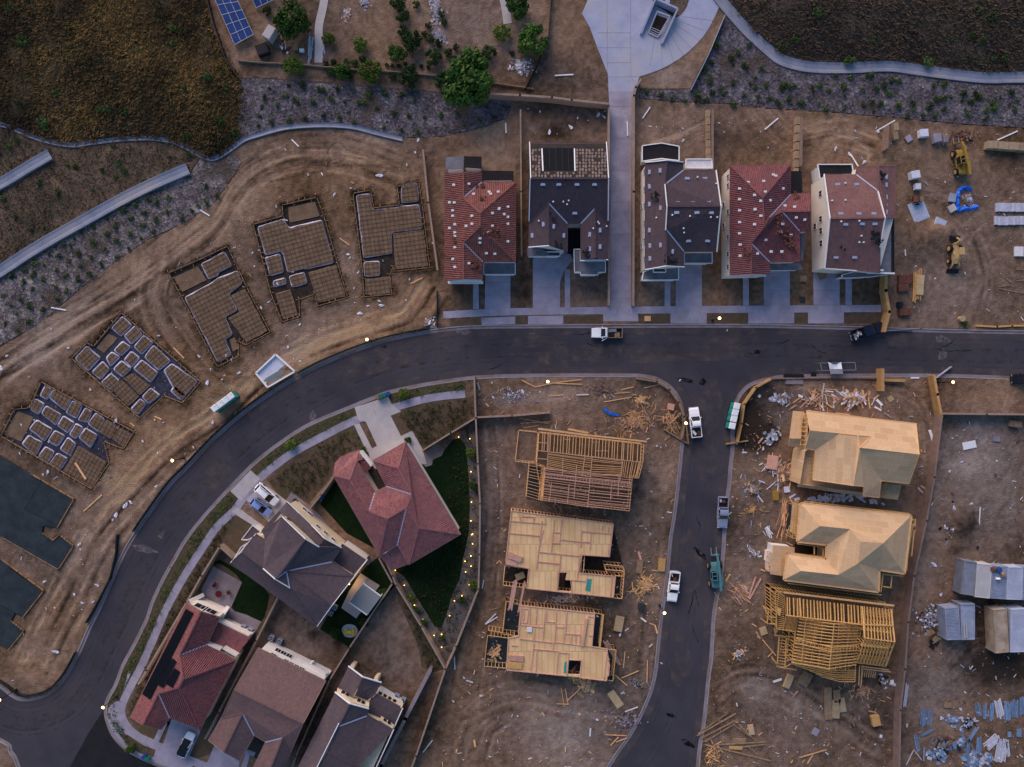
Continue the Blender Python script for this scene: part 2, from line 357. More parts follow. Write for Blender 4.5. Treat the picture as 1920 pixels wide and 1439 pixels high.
HILL_R = [(1385, -150), (1365, 0), (1400, 45), (1440, 82), (1470, 102), (1510, 111), (1600, 115), (1665, 112), (1715, 117), (1790, 127), (1852, 133), (2080, 132), (2080, -150)]
def hill_h(px, py):
 px = np.asarray(px, float); py = np.asarray(py, float); h = np.zeros(px.shape)
 for poly, k, top in ((HILL_L, .030, 7.0), (HILL_R, .030, 6.0)):
  m = inside(px, py, poly)
  if m.any():
   d = polydist(px[m], py[m], poly[1:-1]) if poly is HILL_L else polydist(px[m], py[m], poly[1:-1])
   h[m] = top * (1 - np.exp(-d * k / top))
 return h
def hz(px, py): return float(hill_h(np.array([px]), np.array([py]))[0])
# bare ground: one sheet, ruts and soil tones as its own attributes
SHEETS = [ROAD]
st = 2.5
gx = np.arange(-200, 2121, st); gy = np.arange(-200, 1641, st)
GX, GY = np.meshgrid(gx, gy, indexing='xy'); ny, nx = GX.shape
tone = .53 + .8 * (vnoise(GX, GY, 120, 1, 5) - .5) + .34 * (vnoise(GX, GY, 14, 2, 3) - .5) + .30 * (vnoise(GX, GY, 5, 8, 1) - .5)
grey = np.clip(.35 + 1.0 * (vnoise(GX, GY, 160, 5, 3) - .5), 0, 1)
z = .10 * (vnoise(GX, GY, 60, 3, 4) - .5) + .10 * (vnoise(GX, GY, 9, 4, 2) - .5)
def blob(cx, cy, rx, ry, rot, dt, dg, dz=0):
 r = max(rx, ry) * 2.2; m = (abs(GX - cx) < r) & (abs(GY - cy) < r)
 c, s = math.cos(R(rot)), math.sin(R(rot)); x = GX[m] - cx; y = GY[m] - cy
 q = ((x * c + y * s) / rx) ** 2 + ((-x * s + y * c) / ry) ** 2; n = vnoise(GX[m], GY[m], 22, 9, 3)
 w = np.exp(-np.clip(q * (.5 + n), 0, 20) * 1.2)
 tone[m] += dt * w; grey[m] += dg * w; z[m] += dz * w
for b in [(250, 510, 170, 40, -38, .22, -.05), (120, 610, 150, 30, -36, .25, .1), (450, 360, 120, 40, -35, .15, .05), (600, 280, 120, 30, 5, .12, -.1), (700, 620, 120, 35, -20, .28, -.45, .25),
  (560, 690, 90, 25, -32, .25, -.45, .2), (330, 800, 90, 30, -42, .2, -.4), (230, 900, 80, 35, -60, .12, -.35), (60, 1260, 90, 40, 20, .05, -.4, .3), (800, 560, 40, 60, 0, .18, -.35),
  (620, 360, 130, 60, 0, .05, -.25), (470, 560, 60, 120, -25, .05, -.2), (1060, 225, 80, 30, 0, -.05, .25), (1060, 120, 80, 60, 20, .02, .35), (1260, 145, 60, 20, -15, .1, .5),
  (1260, 240, 80, 40, -10, .05, -.05), (1420, 250, 70, 50, 0, .08, -.05), (1590, 250, 80, 50, 0, .02, .1), (1780, 520, 110, 120, 0, .0, .3), (1760, 350, 120, 60, 0, -.05, .2),
  (1860, 480, 80, 120, 0, .02, .05), (1740, 455, 45, 30, 0, -.25, .1, .5), (1806, 985, 24, 30, 10, -.45, .0, .9), (1790, 1030, 22, 14, 0, -.4, 0, .3), (1752, 1190, 12, 20, 0, -.4, 0, .2), (1805, 95, 100, 60, 0, 0, 0), (1760, 430, 25, 18, 0, .22, -.2, .5), (1000, 745, 120, 14, -3, .12, .2), (1100, 1330, 140, 90, 20, .12, .4),
  (930, 1320, 90, 60, 60, -.1, .15), (1060, 1385, 90, 50, 0, .05, .35), (1440, 1340, 110, 90, 0, .1, .5), (1420, 1290, 40, 40, 0, .2, .75), (1600, 1370, 120, 60, 0, .0, .2), (920, 930, 30, 150, 3, -.02, .35),
  (1210, 930, 50, 160, 3, .02, .25), (1420, 900, 50, 160, 0, -.05, .3), (1850, 900, 70, 120, 0, .12, .8), (1800, 870, 40, 30, 0, .3, .5), (1800, 1240, 80, 80, 0, -.05, .5), (1870, 1250, 75, 32, 0, -.6, .6), (1840, 820, 70, 60, 0, .08, .5), (1760, 1280, 60, 40, 0, 0, .5), (1740, 1000, 20, 160, 8, .05, .5),
  (1840, 1160, 80, 60, 0, -.3, .3), (1800, 1380, 130, 60, 0, -.12, .0), (1470, 760, 90, 40, 10, -.2, .4), (1402, 800, 30, 42, 0, -.6, .25), (1412, 836, 34, 14, 0, -.6, .1), (1440, 800, 20, 30, 0, -.4, .2), (1450, 780, 28, 20, 0, .25, .9),
  (1180, 740, 90, 20, 5, .05, .1), (560, 1215, 60, 50, 30, .0, .55), (720, 1200, 45, 80, 20, .0, .5), (740, 1260, 50, 40, 0, .05, .5), (640, 40, 80, 90, 0, -.18, .1), (860, 60, 70, 90, 0, -.1, .25),
  (500, 110, 70, 30, -20, -.2, .0), (700, 150, 250, 12, 3, -.25, .0), (430, 40, 40, 60, 0, -.1, -.1), (1045, 250, 22, 14, 0, -.45, .2), (1000, 240, 14, 10, 0, .2, .5), (1130, 230, 60, 30, 0, -.05, .1),
  (70, 760, 90, 40, -50, -.1, .1), (40, 680, 90, 25, -30, .15, .35), (590, 1190, 14, 10, 0, -.4, 0), (635, 1205, 12, 16, 0, -.45, 0), (550, 1170, 9, 9, 0, -.2, 0), (960, 755, 40, 12, 0, .1, .8), (1840, 745, 90, 14, 0, .1, -.25),
  (1400, 520, 18, 60, 0, -.2, 0), (1345, 540, 20, 35, 0, -.05, .05), (985, 530, 16, 50, 0, -.25, 0), (1110, 540, 26, 30, 0, -.02, .05)]: blob(*b)
def track(pts, w, dt, dz, n=1, gap=10, wig=3):
 dt *= 2.0; dz *= 1.3; wig *= 1.8; n = int(n * 1.5 + .5); gap *= .75
 base = cat(pts, 8)
 for k in range(n):
  q = offs(base, (k - (n - 1) / 2) * gap + random.uniform(-wig, wig)); xs = [p[0] for p in q]; ys = [p[1] for p in q]
  m = (GX > min(xs) - 12) & (GX < max(xs) + 12) & (GY > min(ys) - 12) & (GY < max(ys) + 12)
  d = polydist(GX[m], GY[m], q); f = np.exp(-(d / w) ** 2) * np.clip(3.2 * vnoise(GX[m], GY[m], 40, 20 + k, 3) - 1.1, 0, 1.2); sg = random.choice((1, 1, -1))
  tone[m] += dt * sg * f; z[m] -= dz * f
haul = [(-20, 690), (100, 615), (220, 545), (320, 470), (390, 415), (430, 350), (480, 305), (560, 278), (660, 285), (760, 320)]
track(haul, 3.0, .16, .04, 9, 8, 4); track([(-20, 720), (60, 660), (160, 600), (250, 550)], 3, .14, .03, 5, 8)
track([(310, 480), (290, 560), (330, 640), (400, 720), (470, 720)], 3, .12, .03, 5, 9)
track([(812, 540), (770, 600), (700, 625), (600, 660), (500, 715), (420, 790), (330, 850), (250, 930), (180, 1010), (120, 1130), (60, 1250)], 3.5, .16, .06, 8, 9, 5)
track([(625, 300), (618, 285), (630, 272), (645, 280), (640, 297), (620, 305)], 2, .15, .02); track([(500, 330), (600, 310), (640, 300), (720, 300)], 2.2, .13, .02, 2, 9)
track([(1420, 200), (1480, 260), (1560, 250), (1640, 270)], 3, .16, .06, 5, 9); track([(1500, 250), (1580, 235), (1640, 262), (1650, 300)], 3, .14, .06, 4, 9)
track([(1220, 270), (1290, 245), (1330, 225)], 2, .15, .03, 2, 6); track([(905, 800), (915, 950), (905, 1110), (885, 1230), (870, 1330)], 3, .1, .03, 5, 9)
track([(860, 1340), (960, 1300), (1090, 1320), (1180, 1330)], 3, .09, .03, 6, 10); track([(1240, 900), (1225, 1000), (1215, 1120), (1200, 1290)], 3, .08, .03, 4, 9)
track([(1340, 1300), (1400, 1270), (1480, 1290), (1560, 1340), (1650, 1400)], 3.5, .1, .03, 6, 11); track([(1720, 380), (1790, 420), (1830, 520), (1800, 620)], 3, .09, .03, 6, 10); track([(1900, 380), (1820, 420), (1780, 500)], 3, .09, .03, 4, 9)
track([(880, 1420), (900, 1360), (940, 1330)], 2.5, .1, .03, 6, 12); track([(1770, 1260), (1840, 1200), (1900, 1260)], 3, .08, .02, 5, 9); track([(1500, 720), (1600, 735), (1720, 760), (1730, 900)], 3, .08, .02, 4, 9)
m = inside(GX, GY, ROAD); d = polydist(GX, GY, NORTH[::3]); z[m] = -.35
EDGE = [offs(NORTH, 0), SOUTHW, NWC, NEC]
FLAT = []                                   # filled below: paved and planted sheets keep the soil flat under them
def build_ground():
 for p, dz in FLAT:
  mm = inside(GX, GY, p); z[mm] = np.minimum(z[mm], dz)
 k = W(1000, 0)[0] / 40
 V = np.stack([(GX - 960) * .1, (719.5 - GY) * .1, z], -1).reshape(-1, 3).astype(np.float32)
 idx = np.arange(ny * nx).reshape(ny, nx); Q = np.stack([idx[1:, :-1], idx[1:, 1:], idx[:-1, 1:], idx[:-1, :-1]], -1).reshape(-1, 4)
 me = bpy.data.meshes.new('ground'); me.vertices.add(len(V)); me.vertices.foreach_set('co', V.ravel())
 me.loops.add(Q.size); me.loops.foreach_set('vertex_index', Q.ravel().astype(np.int32)); me.polygons.add(len(Q))
 me.polygons.foreach_set('loop_start', np.arange(0, Q.size, 4, dtype=np.int32)); me.polygons.foreach_set('use_smooth', np.ones(len(Q), bool)); me.update(calc_edges=True)
 a = me.attributes.new('soil', 'FLOAT_COLOR', 'POINT'); c = np.ones((len(V), 4), np.float32); c[:, 0] = np.clip(tone, 0, 1).ravel(); c[:, 1] = np.clip(grey, 0, 1).ravel()
 a.data.foreach_set('color', c.ravel()); me.materials.append(M['soil'])
 o = bpy.data.objects.new('ground', me); COL.objects.link(o); o['kind'] = 'structure'
 mb = MB(); r0 = 900; x0, x1, y0, y1 = gx[0] + 10, gx[-1] - 10, gy[-1] - 10, gy[0] + 10
 A, B2, C, D = W(x0, y0, -.5), W(x1, y0, -.5), W(x1, y1, -.5), W(x0, y1, -.5); E = [Vector((-2500, -2500, -.5)), Vector((2500, -2500, -.5)), Vector((2500, 2500, -.5)), Vector((-2500, 2500, -.5))]
 I = [A, B2, C, D]
 for i in range(4): mb.add([E[i], E[(i + 1) % 4], I[(i + 1) % 4], I[i]])
 tag(mb.build('terrain', mat('far_terrain', (.13, .09, .05), (.08, .06, .035), .02, .95)), kind='structure')
m = bpy.data.materials.new('site_soil'); m.use_nodes = True; nt = m.node_tree; N = nt.nodes; L = nt.links
at = N.new('ShaderNodeAttribute'); at.attribute_name = 'soil'; sp = N.new('ShaderNodeSeparateColor'); L.new(at.outputs['Color'], sp.inputs[0])
def _rmp(cols):
 r = N.new('ShaderNodeValToRGB'); e = r.color_ramp.elements
 while len(e) < len(cols): e.new(.5)
 for i, (p, c) in enumerate(cols): e[i].position = p; e[i].color = (*c, 1)
 return r
pos = N.new('ShaderNodeNewGeometry').outputs['Position']
nz1 = N.new('ShaderNodeTexNoise'); nz1.inputs['Scale'].default_value = 3.2; nz1.inputs['Detail'].default_value = 6; nz1.inputs['Roughness'].default_value = .7; L.new(pos, nz1.inputs['Vector'])
ad = N.new('ShaderNodeMath'); ad.operation = 'MULTIPLY_ADD'; ad.inputs[1].default_value = .6; L.new(nz1.outputs['Fac'], ad.inputs[0]); sb = N.new('ShaderNodeMath'); sb.operation = 'SUBTRACT'; sb.inputs[1].default_value = .29
L.new(sp.outputs[0], ad.inputs[2]); L.new(ad.outputs[0], sb.inputs[0])
rA = _rmp([(0, (.034, .021, .012)), (.3, (.095, .056, .029)), (.55, (.182, .106, .062)), (.8, (.272, .164, .10)), (1, (.36, .235, .135))])
rB = _rmp([(0, (.034, .023, .017)), (.3, (.094, .068, .056)), (.55, (.17, .124, .102)), (.8, (.25, .188, .156)), (1, (.34, .265, .225))])
L.new(sb.outputs[0], rA.inputs[0]); L.new(sb.outputs[0], rB.inputs[0])
mx = N.new('ShaderNodeMix'); mx.data_type = 'RGBA'; L.new(sp.outputs[1], mx.inputs[0]); L.new(rA.outputs[0], mx.inputs[6]); L.new(rB.outputs[0], mx.inputs[7])
L.new(mx.outputs[2], N['Principled BSDF'].inputs['Base Color']); N['Principled BSDF'].inputs['Roughness'].default_value = .95; N['Principled BSDF'].inputs['Specular IOR Level'].default_value = .1
bp = N.new('ShaderNodeBump'); bp.inputs['Distance'].default_value = .16; nz2 = N.new('ShaderNodeTexNoise'); nz2.inputs['Scale'].default_value = 4; nz2.inputs['Detail'].default_value = 5; L.new(pos, nz2.inputs['Vector']); L.new(nz2.outputs['Fac'], bp.inputs['Height']); L.new(bp.outputs[0], N['Principled BSDF'].inputs['Normal'])
M['soil'] = m
m = bpy.data.materials.new('slope_gravel'); m.use_nodes = True; nt = m.node_tree; N = nt.nodes; L = nt.links; pos = N.new('ShaderNodeNewGeometry').outputs['Position']
vo = N.new('ShaderNodeTexVoronoi'); vo.inputs['Scale'].default_value = 2.6; L.new(pos, vo.inputs['Vector']); sx = N.new('ShaderNodeSeparateColor'); L.new(vo.outputs['Color'], sx.inputs[0])
rA = _rmp([(0, (.035, .028, .033)), (.35, (.095, .078, .088)), (.7, (.165, .142, .158)), (1, (.28, .245, .275))]); nz = N.new('ShaderNodeTexNoise'); nz.inputs['Scale'].default_value = .35; nz.inputs['Detail'].default_value = 6; L.new(pos, nz.inputs['Vector'])
ma = N.new('ShaderNodeMath'); ma.operation = 'MULTIPLY_ADD'; ma.inputs[1].default_value = 1.3; ma.inputs[2].default_value = -.62; L.new(nz.outputs['Fac'], ma.inputs[0]); m2 = N.new('ShaderNodeMath'); m2.operation = 'ADD'; m3 = N.new('ShaderNodeMath'); m3.operation = 'MULTIPLY'; m3.inputs[1].default_value = .75; L.new(sx.outputs[0], m3.inputs[0]); L.new(m3.outputs[0], m2.inputs[0]); L.new(ma.outputs[0], m2.inputs[1]); L.new(m2.outputs[0], rA.inputs[0])
nzb = N.new('ShaderNodeTexNoise'); nzb.inputs['Scale'].default_value = .16; L.new(pos, nzb.inputs['Vector']); mrb = N.new('ShaderNodeMapRange'); mrb.inputs[1].default_value = .52; mrb.inputs[2].default_value = .72; L.new(nzb.outputs['Fac'], mrb.inputs[0])
mx = N.new('ShaderNodeMix'); mx.data_type = 'RGBA'; L.new(mrb.outputs[0], mx.inputs[0]); L.new(rA.outputs[0], mx.inputs[6]); mx.inputs[7].default_value = (.075, .05, .033, 1)
L.new(mx.outputs[2], N['Principled BSDF'].inputs['Base Color']); N['Principled BSDF'].inputs['Roughness'].default_value = .95
bp = N.new('ShaderNodeBump'); bp.inputs['Distance'].default_value = .10; L.new(vo.outputs['Distance'], bp.inputs['Height']); L.new(bp.outputs[0], N['Principled BSDF'].inputs['Normal'])
M['gravel'] = m
M['hillsoil'] = mat('hill_soil', (.07, .048, .026), (.13, .085, .04), .22, .95, .25, 2.2, fine=.4, fsc=2.5, c3=(.030, .024, .016), sc3=.06)
M['scrub'] = mat('scrub_soil', (.11, .072, .047), (.18, .12, .08), .3, .95, .2, 2.5, fine=.4, fsc=2.6, c3=(.04, .038, .022), sc3=.14)
M['scrub_d'] = mat('dark_scrub_soil', (.085, .060, .044), (.125, .088, .064), .3, .95, .2, 2.5, fine=.4, fsc=2.6, c3=(.03, .026, .018), sc3=.1)
def sheet(name, poly, z, m, flat=-.03, kind='structure'):
 if flat is not None: FLAT.append((poly, flat))
 mb = MB(); P = [W(x, y) for x, y in poly]
 mb.add([(p.x, p.y, z) for p in (P if sum(P[i].x * P[(i + 1) % len(P)].y - P[(i + 1) % len(P)].x * P[i].y for i in range(len(P))) > 0 else P[::-1])])
 return tag(mb.build(name, m), kind=kind)
def slab(name, poly, z0, z1, m, flat=-.03):
 if flat is not None: FLAT.append((poly, flat))
 return tag(MB().prism([W(x, y)[:2] for x, y in poly], z0, z1).build(name, m), kind='structure')
def relief(name, poly, m, hfun, step=9, amp=.25, cell=25, flat=-.3, lift=.02, dens=True):
 if flat is not None: FLAT.append((poly, flat))
 edge = []
 for i in range(len(poly)):
  a, b = poly[i], poly[(i + 1) % len(poly)]; L = math.hypot(b[0] - a[0], b[1] - a[1]); n = max(1, int(L / step))
  for k in range(n): edge.append((a[0] + (b[0] - a[0]) * k / n, a[1] + (b[1] - a[1]) * k / n))
 xs = [p[0] for p in poly]; ys = [p[1] for p in poly]
 X, Y = np.meshgrid(np.arange(min(xs), max(xs), step), np.arange(min(ys), max(ys), step)); X = X + rng.uniform(-.3, .3, X.shape) * step; Y = Y + rng.uniform(-.3, .3, Y.shape) * step
 mm = inside(X, Y, poly); X = X[mm]; Y = Y[mm]; d = polydist(X, Y, edge, True); k = d > step * .45; X, Y, d = X[k], Y[k], d[k]
 px = np.concatenate([[p[0] for p in edge], X]); py = np.concatenate([[p[1] for p in edge], Y]); dd = np.concatenate([np.zeros(len(edge)), d])
 h = hfun(px, py) + amp * (vnoise(px, py, cell, 12, 4) - .4) * np.clip(dd / 15, 0, 1) + lift
 ne = len(edge); r = delaunay_2d_cdt([Vector((a, b)) for a, b in zip(px, py)], [(i, (i + 1) % ne) for i in range(ne)], [], 1, 1e-4)
 ov, of, orig = r[0], r[2], r[3]
 hh = [h[o[0]] if o else lift for o in orig]
 me = bpy.data.meshes.new(name); V = [W(p.x, p.y, a) for p, a in zip(ov, hh)]
 F = []
 for f in of:
  A = sum(V[f[i]].x * V[f[(i + 1) % len(f)]].y - V[f[(i + 1) % len(f)]].x * V[f[i]].y for i in range(len(f))); F.append(f if A > 0 else f[::-1])
 me.from_pydata(V, [], F); me.polygons.foreach_set('use_smooth', [True] * len(F)); me.materials.append(m); me.update()
 o = bpy.data.objects.new(name, me); COL.objects.link(o); return tag(o, kind='structure')
zero = lambda x, y: np.zeros(np.shape(x))
relief('hillside', HILL_L, M['hillsoil'], hill_h, 8, 1.1, 40)
relief('slope', HILL_R, M['scrub_d'], hill_h, 9, .7, 40)
G_L = [(-60, 540), (0, 522), (50, 497), (100, 463), (150, 430), (200, 408), (260, 373), (300, 350), (357, 326), (375, 298), (400, 300), (440, 290), (452, 305), (432, 340), (400, 382), (350, 415), (310, 434), (275, 450), (205, 499), (155, 537), (75, 606), (0, 648), (-60, 680)]
G_C = [(447, 150), (480, 147), (560, 153), (655, 160), (720, 166), (805, 173), (940, 190), (960, 196), (950, 222), (905, 238), (880, 244), (830, 256), (765, 258), (700, 243), (640, 230), (580, 230), (530, 236), (480, 248), (444, 264), (449, 210)]
G_R = [(1362, 34), (1400, 66), (1440, 104), (1470, 122), (1505, 134), (1600, 139), (1665, 136), (1720, 143), (1790, 153), (1850, 160), (2080, 160), (2080, 250), (1920, 240), (1800, 232), (1662, 219), (1560, 210), (1440, 203), (1360, 194), (1270, 191), (1200, 184), (1198, 170), (1296, 168), (1330, 100)]
SCRUB = [(-60, 236), (0, 240), (75, 270), (130, 279), (225, 268), (275, 265), (330, 272), (360, 290), (368, 298), (345, 306), (300, 330), (255, 355), (200, 385), (150, 410), (100, 438), (50, 470), (0, 498), (-60, 520)]
M['gravel_l'] = M['gravel'].copy()
for e_ in [n for n in M['gravel_l'].node_tree.nodes if n.type == 'VALTORGB'][0].color_ramp.elements: c_ = e_.color; e_.color = (c_[0] * 1.5, c_[1] * 1.45, c_[2] * 1.25, 1)
relief('gravel_slope', G_L, M['gravel_l'], zero, 8, .5, 20, lift=.03); relief('gravel_slope', G_C, M['gravel'], zero, 8, .5, 20, lift=.03); relief('gravel_slope', G_R, M['gravel'], zero, 8, .5, 20, lift=.03)
relief('scrub_slope', SCRUB, M['scrub'], zero, 8, .5, 25, lift=.03)
sheet('road', ROAD, -.10, M['asphalt'], None)
sheet('road', [(200, 1322), (260, 1290), (330, 1420), (340, 1470), (420, 1590), (60, 1590), (130, 1439), (165, 1376)], -.096, M['asphalt_new'], None)
def alphamat(name, c, sc, lo, hi, top):
 m = mat(name, c, rough=.95, spec=0); N = m.node_tree.nodes; L = m.node_tree.links; n = N.new('ShaderNodeTexNoise'); n.inputs['Scale'].default_value = sc; n.inputs['Detail'].default_value = 6; n.inputs['Roughness'].default_value = .7
 L.new(N.new('ShaderNodeNewGeometry').outputs['Position'], n.inputs['Vector']); r = N.new('ShaderNodeMapRange'); r.inputs[1].default_value = lo; r.inputs[2].default_value = hi; r.inputs[4].default_value = top; L.new(n.outputs['Fac'], r.inputs[0]); L.new(r.outputs[0], N['Principled BSDF'].inputs['Alpha']); return m
M['dust'] = alphamat('tracked_dust', (.14, .112, .108), .35, .42, .70, .75); M['spill'] = alphamat('pale_spill', (.34, .29, .28), 1.6, .40, .66, .5); M['oil'] = alphamat('oil_stain', (.008, .008, .009), 1.2, .38, .58, .9)
def ribbon(name, pts, w, z0, z1, m, flat=None):
 q = band(pts, w); n = len(pts); mb = MB(); A = [W(*p) for p in offs(pts, w / 2)]; B = [W(*p) for p in offs(pts, -w / 2)]
 for i in range(n - 1):
  a, b, c, d = A[i], A[i + 1], B[i + 1], B[i]
  if (b - a).cross(d - a).z < 0: a, b, c, d = d, c, b, a
  mb.add([(p.x, p.y, z1) for p in (a, b, c, d)])
  for e, f in ((a, b), (c, d)): mb.add([(e.x, e.y, z0), (f.x, f.y, z0), (f.x, f.y, z1), (e.x, e.y, z1)])
 for e, f in ((A[0], B[0]), (A[-1], B[-1])): mb.add([(e.x, e.y, z0), (f.x, f.y, z0), (f.x, f.y, z1), (e.x, e.y, z1)])
 if flat is not None: FLAT.append((q, flat))
 return tag(mb.build(name, m), kind='structure')
for nm, line, sg, g in (('kerb', NORTH, 1, 3.2), ('kerb', SOUTHW[8:], -1, 4.2), ('kerb', NWC, 1, 4.6), ('kerb', NEC, -1, 4.6), ('kerb', SWC, 1, 5)):
 pass
KERBS = [(NORTH, 1), (SOUTHW[5:], -1), (NWC, 1), (NEC, 1), (SWC, 1)]
def side(line, other):                       # +1 / -1: which side of the line is the carriageway
 p = line[len(line) // 2]; q = offs(line, 6)[len(line) // 2]
 return 1 if inside(np.array([q[0]]), np.array([q[1]]), ROAD)[0] else -1
for line, _ in KERBS:
 s = side(line, 0)
 ribbon('gutter', offs(line, s * 2.4), 5.2, -.2, -.085, M['conc_dirty']); ribbon('kerb', offs(line, -s * 1.1), 2.0, -.3, .055, M['kerb'], None)
for line, s_ in ((NORTH[:75], 11), (SOUTHW[6:40], 11), (NWC, 11), (NEC, 11)):
 s = side(line, 0); ribbon('road_dust', offs(line, s * s_), 15, -.13, -.093, M['dust'])
M['tyre'] = alphamat('tyre_mark', (.075, .066, .070), .5, .46, .66, .5)
for o_, w_ in ((17, 3), (27, 3.4), (36, 2.2), (58, 3), (68, 3.4), (46, 30)):
 s = side(NORTH, 0); ribbon('tyre_mark', offs(NORTH, s * o_), w_, -.13, -.0915, M['tyre'])
for o_ in (20, 29, 52, 62): ribbon('tyre_mark', offs([p for p in NWC if p[1] > 730], side(NWC, 0) * o_), 3, -.13, -.0905, M['tyre'])
for i in range(14):
 a = random.uniform(-.5, .5); x, y = (random.uniform(900, 1850), random.uniform(625, 695)) if i < 9 else (random.uniform(1268, 1335), random.uniform(860, 1300)); L_ = random.uniform(12, 40); b = (0 if i < 9 else 1.5) + a; ribbon('skid_mark', cat([(x, y), (x + L_ * math.cos(b) * .5, y + L_ * math.sin(b) * .5 + 3), (x + L_ * math.cos(b), y + L_ * math.sin(b))], 4), 1.4, -.13, -.0885, M['oil'])
def spill(cx, cy, rx, ry, m, rot=0):
 r = random.Random(int(cx)); P = []
 for i in range(16):
  a = 6.283 * i / 16; k = r.uniform(.6, 1.15); x, y = math.cos(a) * rx * k, math.sin(a) * ry * k; c, s = math.cos(R(rot)), math.sin(R(rot)); P.append((cx + x * c - y * s, cy + x * s + y * c))
 sheet('road_stain', P, -.090, M[m], None)
for a in ((1318, 716, 7, 7, 'oil'), (1286, 713, 20, 5, 'oil', 8), (867, 622, 15, 7, 'spill'), (998, 632, 7, 10, 'spill'), (1768, 637, 15, 7, 'spill', 15), (1768, 666, 8, 12, 'spill', 20), (586, 782, 8, 12, 'spill'), (1313, 1038, 16, 5, 'oil', 45), (300, 1005, 14, 6, 'spill', -50), (270, 1030, 26, 8, 'spill', 15), (1150, 665, 200, 26, 'dust'), (1350, 650, 120, 30, 'dust'), (700, 680, 140, 22, 'dust', -18), (1325, 860, 30, 60, 'dust'), (1292, 1050, 30, 70, 'dust'), (1275, 1230, 24, 60, 'dust'), (1700, 640, 60, 16, 'dust', 10), (400, 900, 60, 20, 'dust', -45), (1290, 1395, 14, 6, 'oil', 30), (1258, 1342, 12, 4, 'oil', 20), (1000, 640, 60, 14, 'dust'), (1330, 760, 30, 50, 'dust'), (720, 650, 6, 3, 'oil'), (1420, 660, 8, 4, 'oil')): spill(*a)
nw = cat([(831, 591), (960, 585), (1200, 582), (1440, 580), (1652, 579)], 4)
slab('pavement', band(nw, 13.5), -.1, .060, M['conc'])
for p in ([(903, 596), (966, 594), (966, 608), (903, 610)], [(990, 593), (1056, 592), (1056, 608), (990, 608.5)], [(1131, 589), (1196, 588), (1197, 603), (1131, 603)], [(1257, 588), (1325, 587), (1325, 607), (1257, 607)],
  [(1403, 587), (1489, 586), (1489, 607), (1403, 607)], [(1515, 586), (1582, 586), (1582, 607), (1515, 607)]): slab('drive_apron', p, -.1, .050, M['conc'])
for p in ([(910, 505), (957, 505), (957, 579.5), (909, 579.5)], [(887, 518), (897, 518), (898, 580), (887, 580)], [(999, 470), (1064, 470), (1075, 488), (1066, 497), (1056, 511), (1050, 530), (1050, 577.5), (999, 577.5)], [(1059, 505), (1069, 505), (1069, 577), (1059, 577)],
  [(1267, 480), (1316, 480), (1316, 574.5), (1267, 574.5)], [(1246, 518), (1257, 518), (1257, 575), (1246, 575)], [(1432, 495), (1481, 495), (1481, 573), (1432, 573)], [(1393, 505), (1404, 505), (1404, 573), (1393, 573)],
  [(1525, 490), (1574, 490), (1574, 572), (1525, 572)], [(1585, 505), (1597, 505), (1597, 572), (1585, 572)]): slab('driveway', p, -.1, .068, M['conc'])
for p in ([(845, 599), (900, 597.5), (900, 610), (845, 612)], [(966.5, 594), (989.5, 593), (989.5, 608), (966.5, 608)], [(1056.5, 592.5), (1130.5, 591), (1130.5, 607), (1056.5, 607)], [(1197, 590), (1256.5, 589), (1256.5, 606), (1197, 606)],
  [(1325.5, 588), (1402.5, 588), (1402.5, 606), (1325.5, 606)], [(1489.5, 587), (1514.5, 587), (1514.5, 606), (1489.5, 606)], [(1582.5, 587), (1655, 587), (1655, 606), (1582.5, 606)]): sheet('parkway_soil', p, .03, M['mulch'])
ALLEY = [(1144, 605), (1145, 360), (1142, 190), (1141, 172), (1140, 140), (1120, 90), (1105, 50), (1091, 26), (1102, 0), (1105, -60), (1358, -60), (1360, 0), (1350, 10), (1343, 26), (1330, 52), (1318, 70), (1305, 84), (1289, 99), (1272, 112), (1252, 124), (1235, 132), (1215, 139), (1199, 144), (1193, 162), (1186, 182), (1185, 360), (1187, 605)]
slab('alley', [p for p in ALLEY if p[1] >= 170] if 0 else [(1144, 577), (1144.5, 360), (1142, 190), (1141, 172), (1188, 172), (1186, 182), (1185, 360), (1187, 577)], -.1, .045, M['conc'])
slab('drain_apron', [(1141, 172), (1140, 140), (1120, 90), (1105, 50), (1091, 26), (1102, 0), (1105, -60), (1358, -60), (1360, 0), (1350, 10), (1343, 26), (1330, 52), (1318, 70), (1305, 84), (1289, 99), (1272, 112), (1252, 124), (1235, 132), (1215, 139), (1199, 144), (1193, 162), (1188, 172)], -.1, .050, M['conc_blue'])
mj = MB()
def joint(a, b, w=.05): mj.beam(W(*a, .056), W(*b, .056), w, .008)
for y in (62, 90, 118): joint((1138 if y > 100 else 1120, y), (1183, y))
for x in (1138, 1182): joint((x, -30), (x + 1, 144))
joint((1140, 145), (1199, 144)); joint((1184, 145), (1193, 162))
for k in range(8):
 t = R(8 + 13 * k); joint((1235 + 45 * math.cos(t), 25 + 45 * math.sin(t)), (1235 + 108 * math.cos(t), 25 + 108 * math.sin(t)))
for y in range(200, 570, 60): joint((1145, y), (1185, y))
for x in range(850, 1650, 22):
 yy = 591 - (x - 831) * .0146; joint((x, yy - 6.5), (x, yy + 6.5))
for x0, x1, ys in ((910, 957, (530, 555)), (1000, 1049, (505, 540)), (1267, 1316, (512, 545)), (1432, 1481, (520, 545)), (1525, 1574, (520, 545))):
 for y in ys: mj.beam(W(x0, y, .072), W(x1, y, .072), .05, .008)
tag(mj.build('paving_joint', M['conc_dirty']), kind='structure')
slab('planter_circle', cat([(1215, -40), (1292, -30), (1290, 5), (1280, 24), (1266, 33), (1245, 20), (1225, 4)], 4, True), -.1, .09, M['scrub_d'], None)
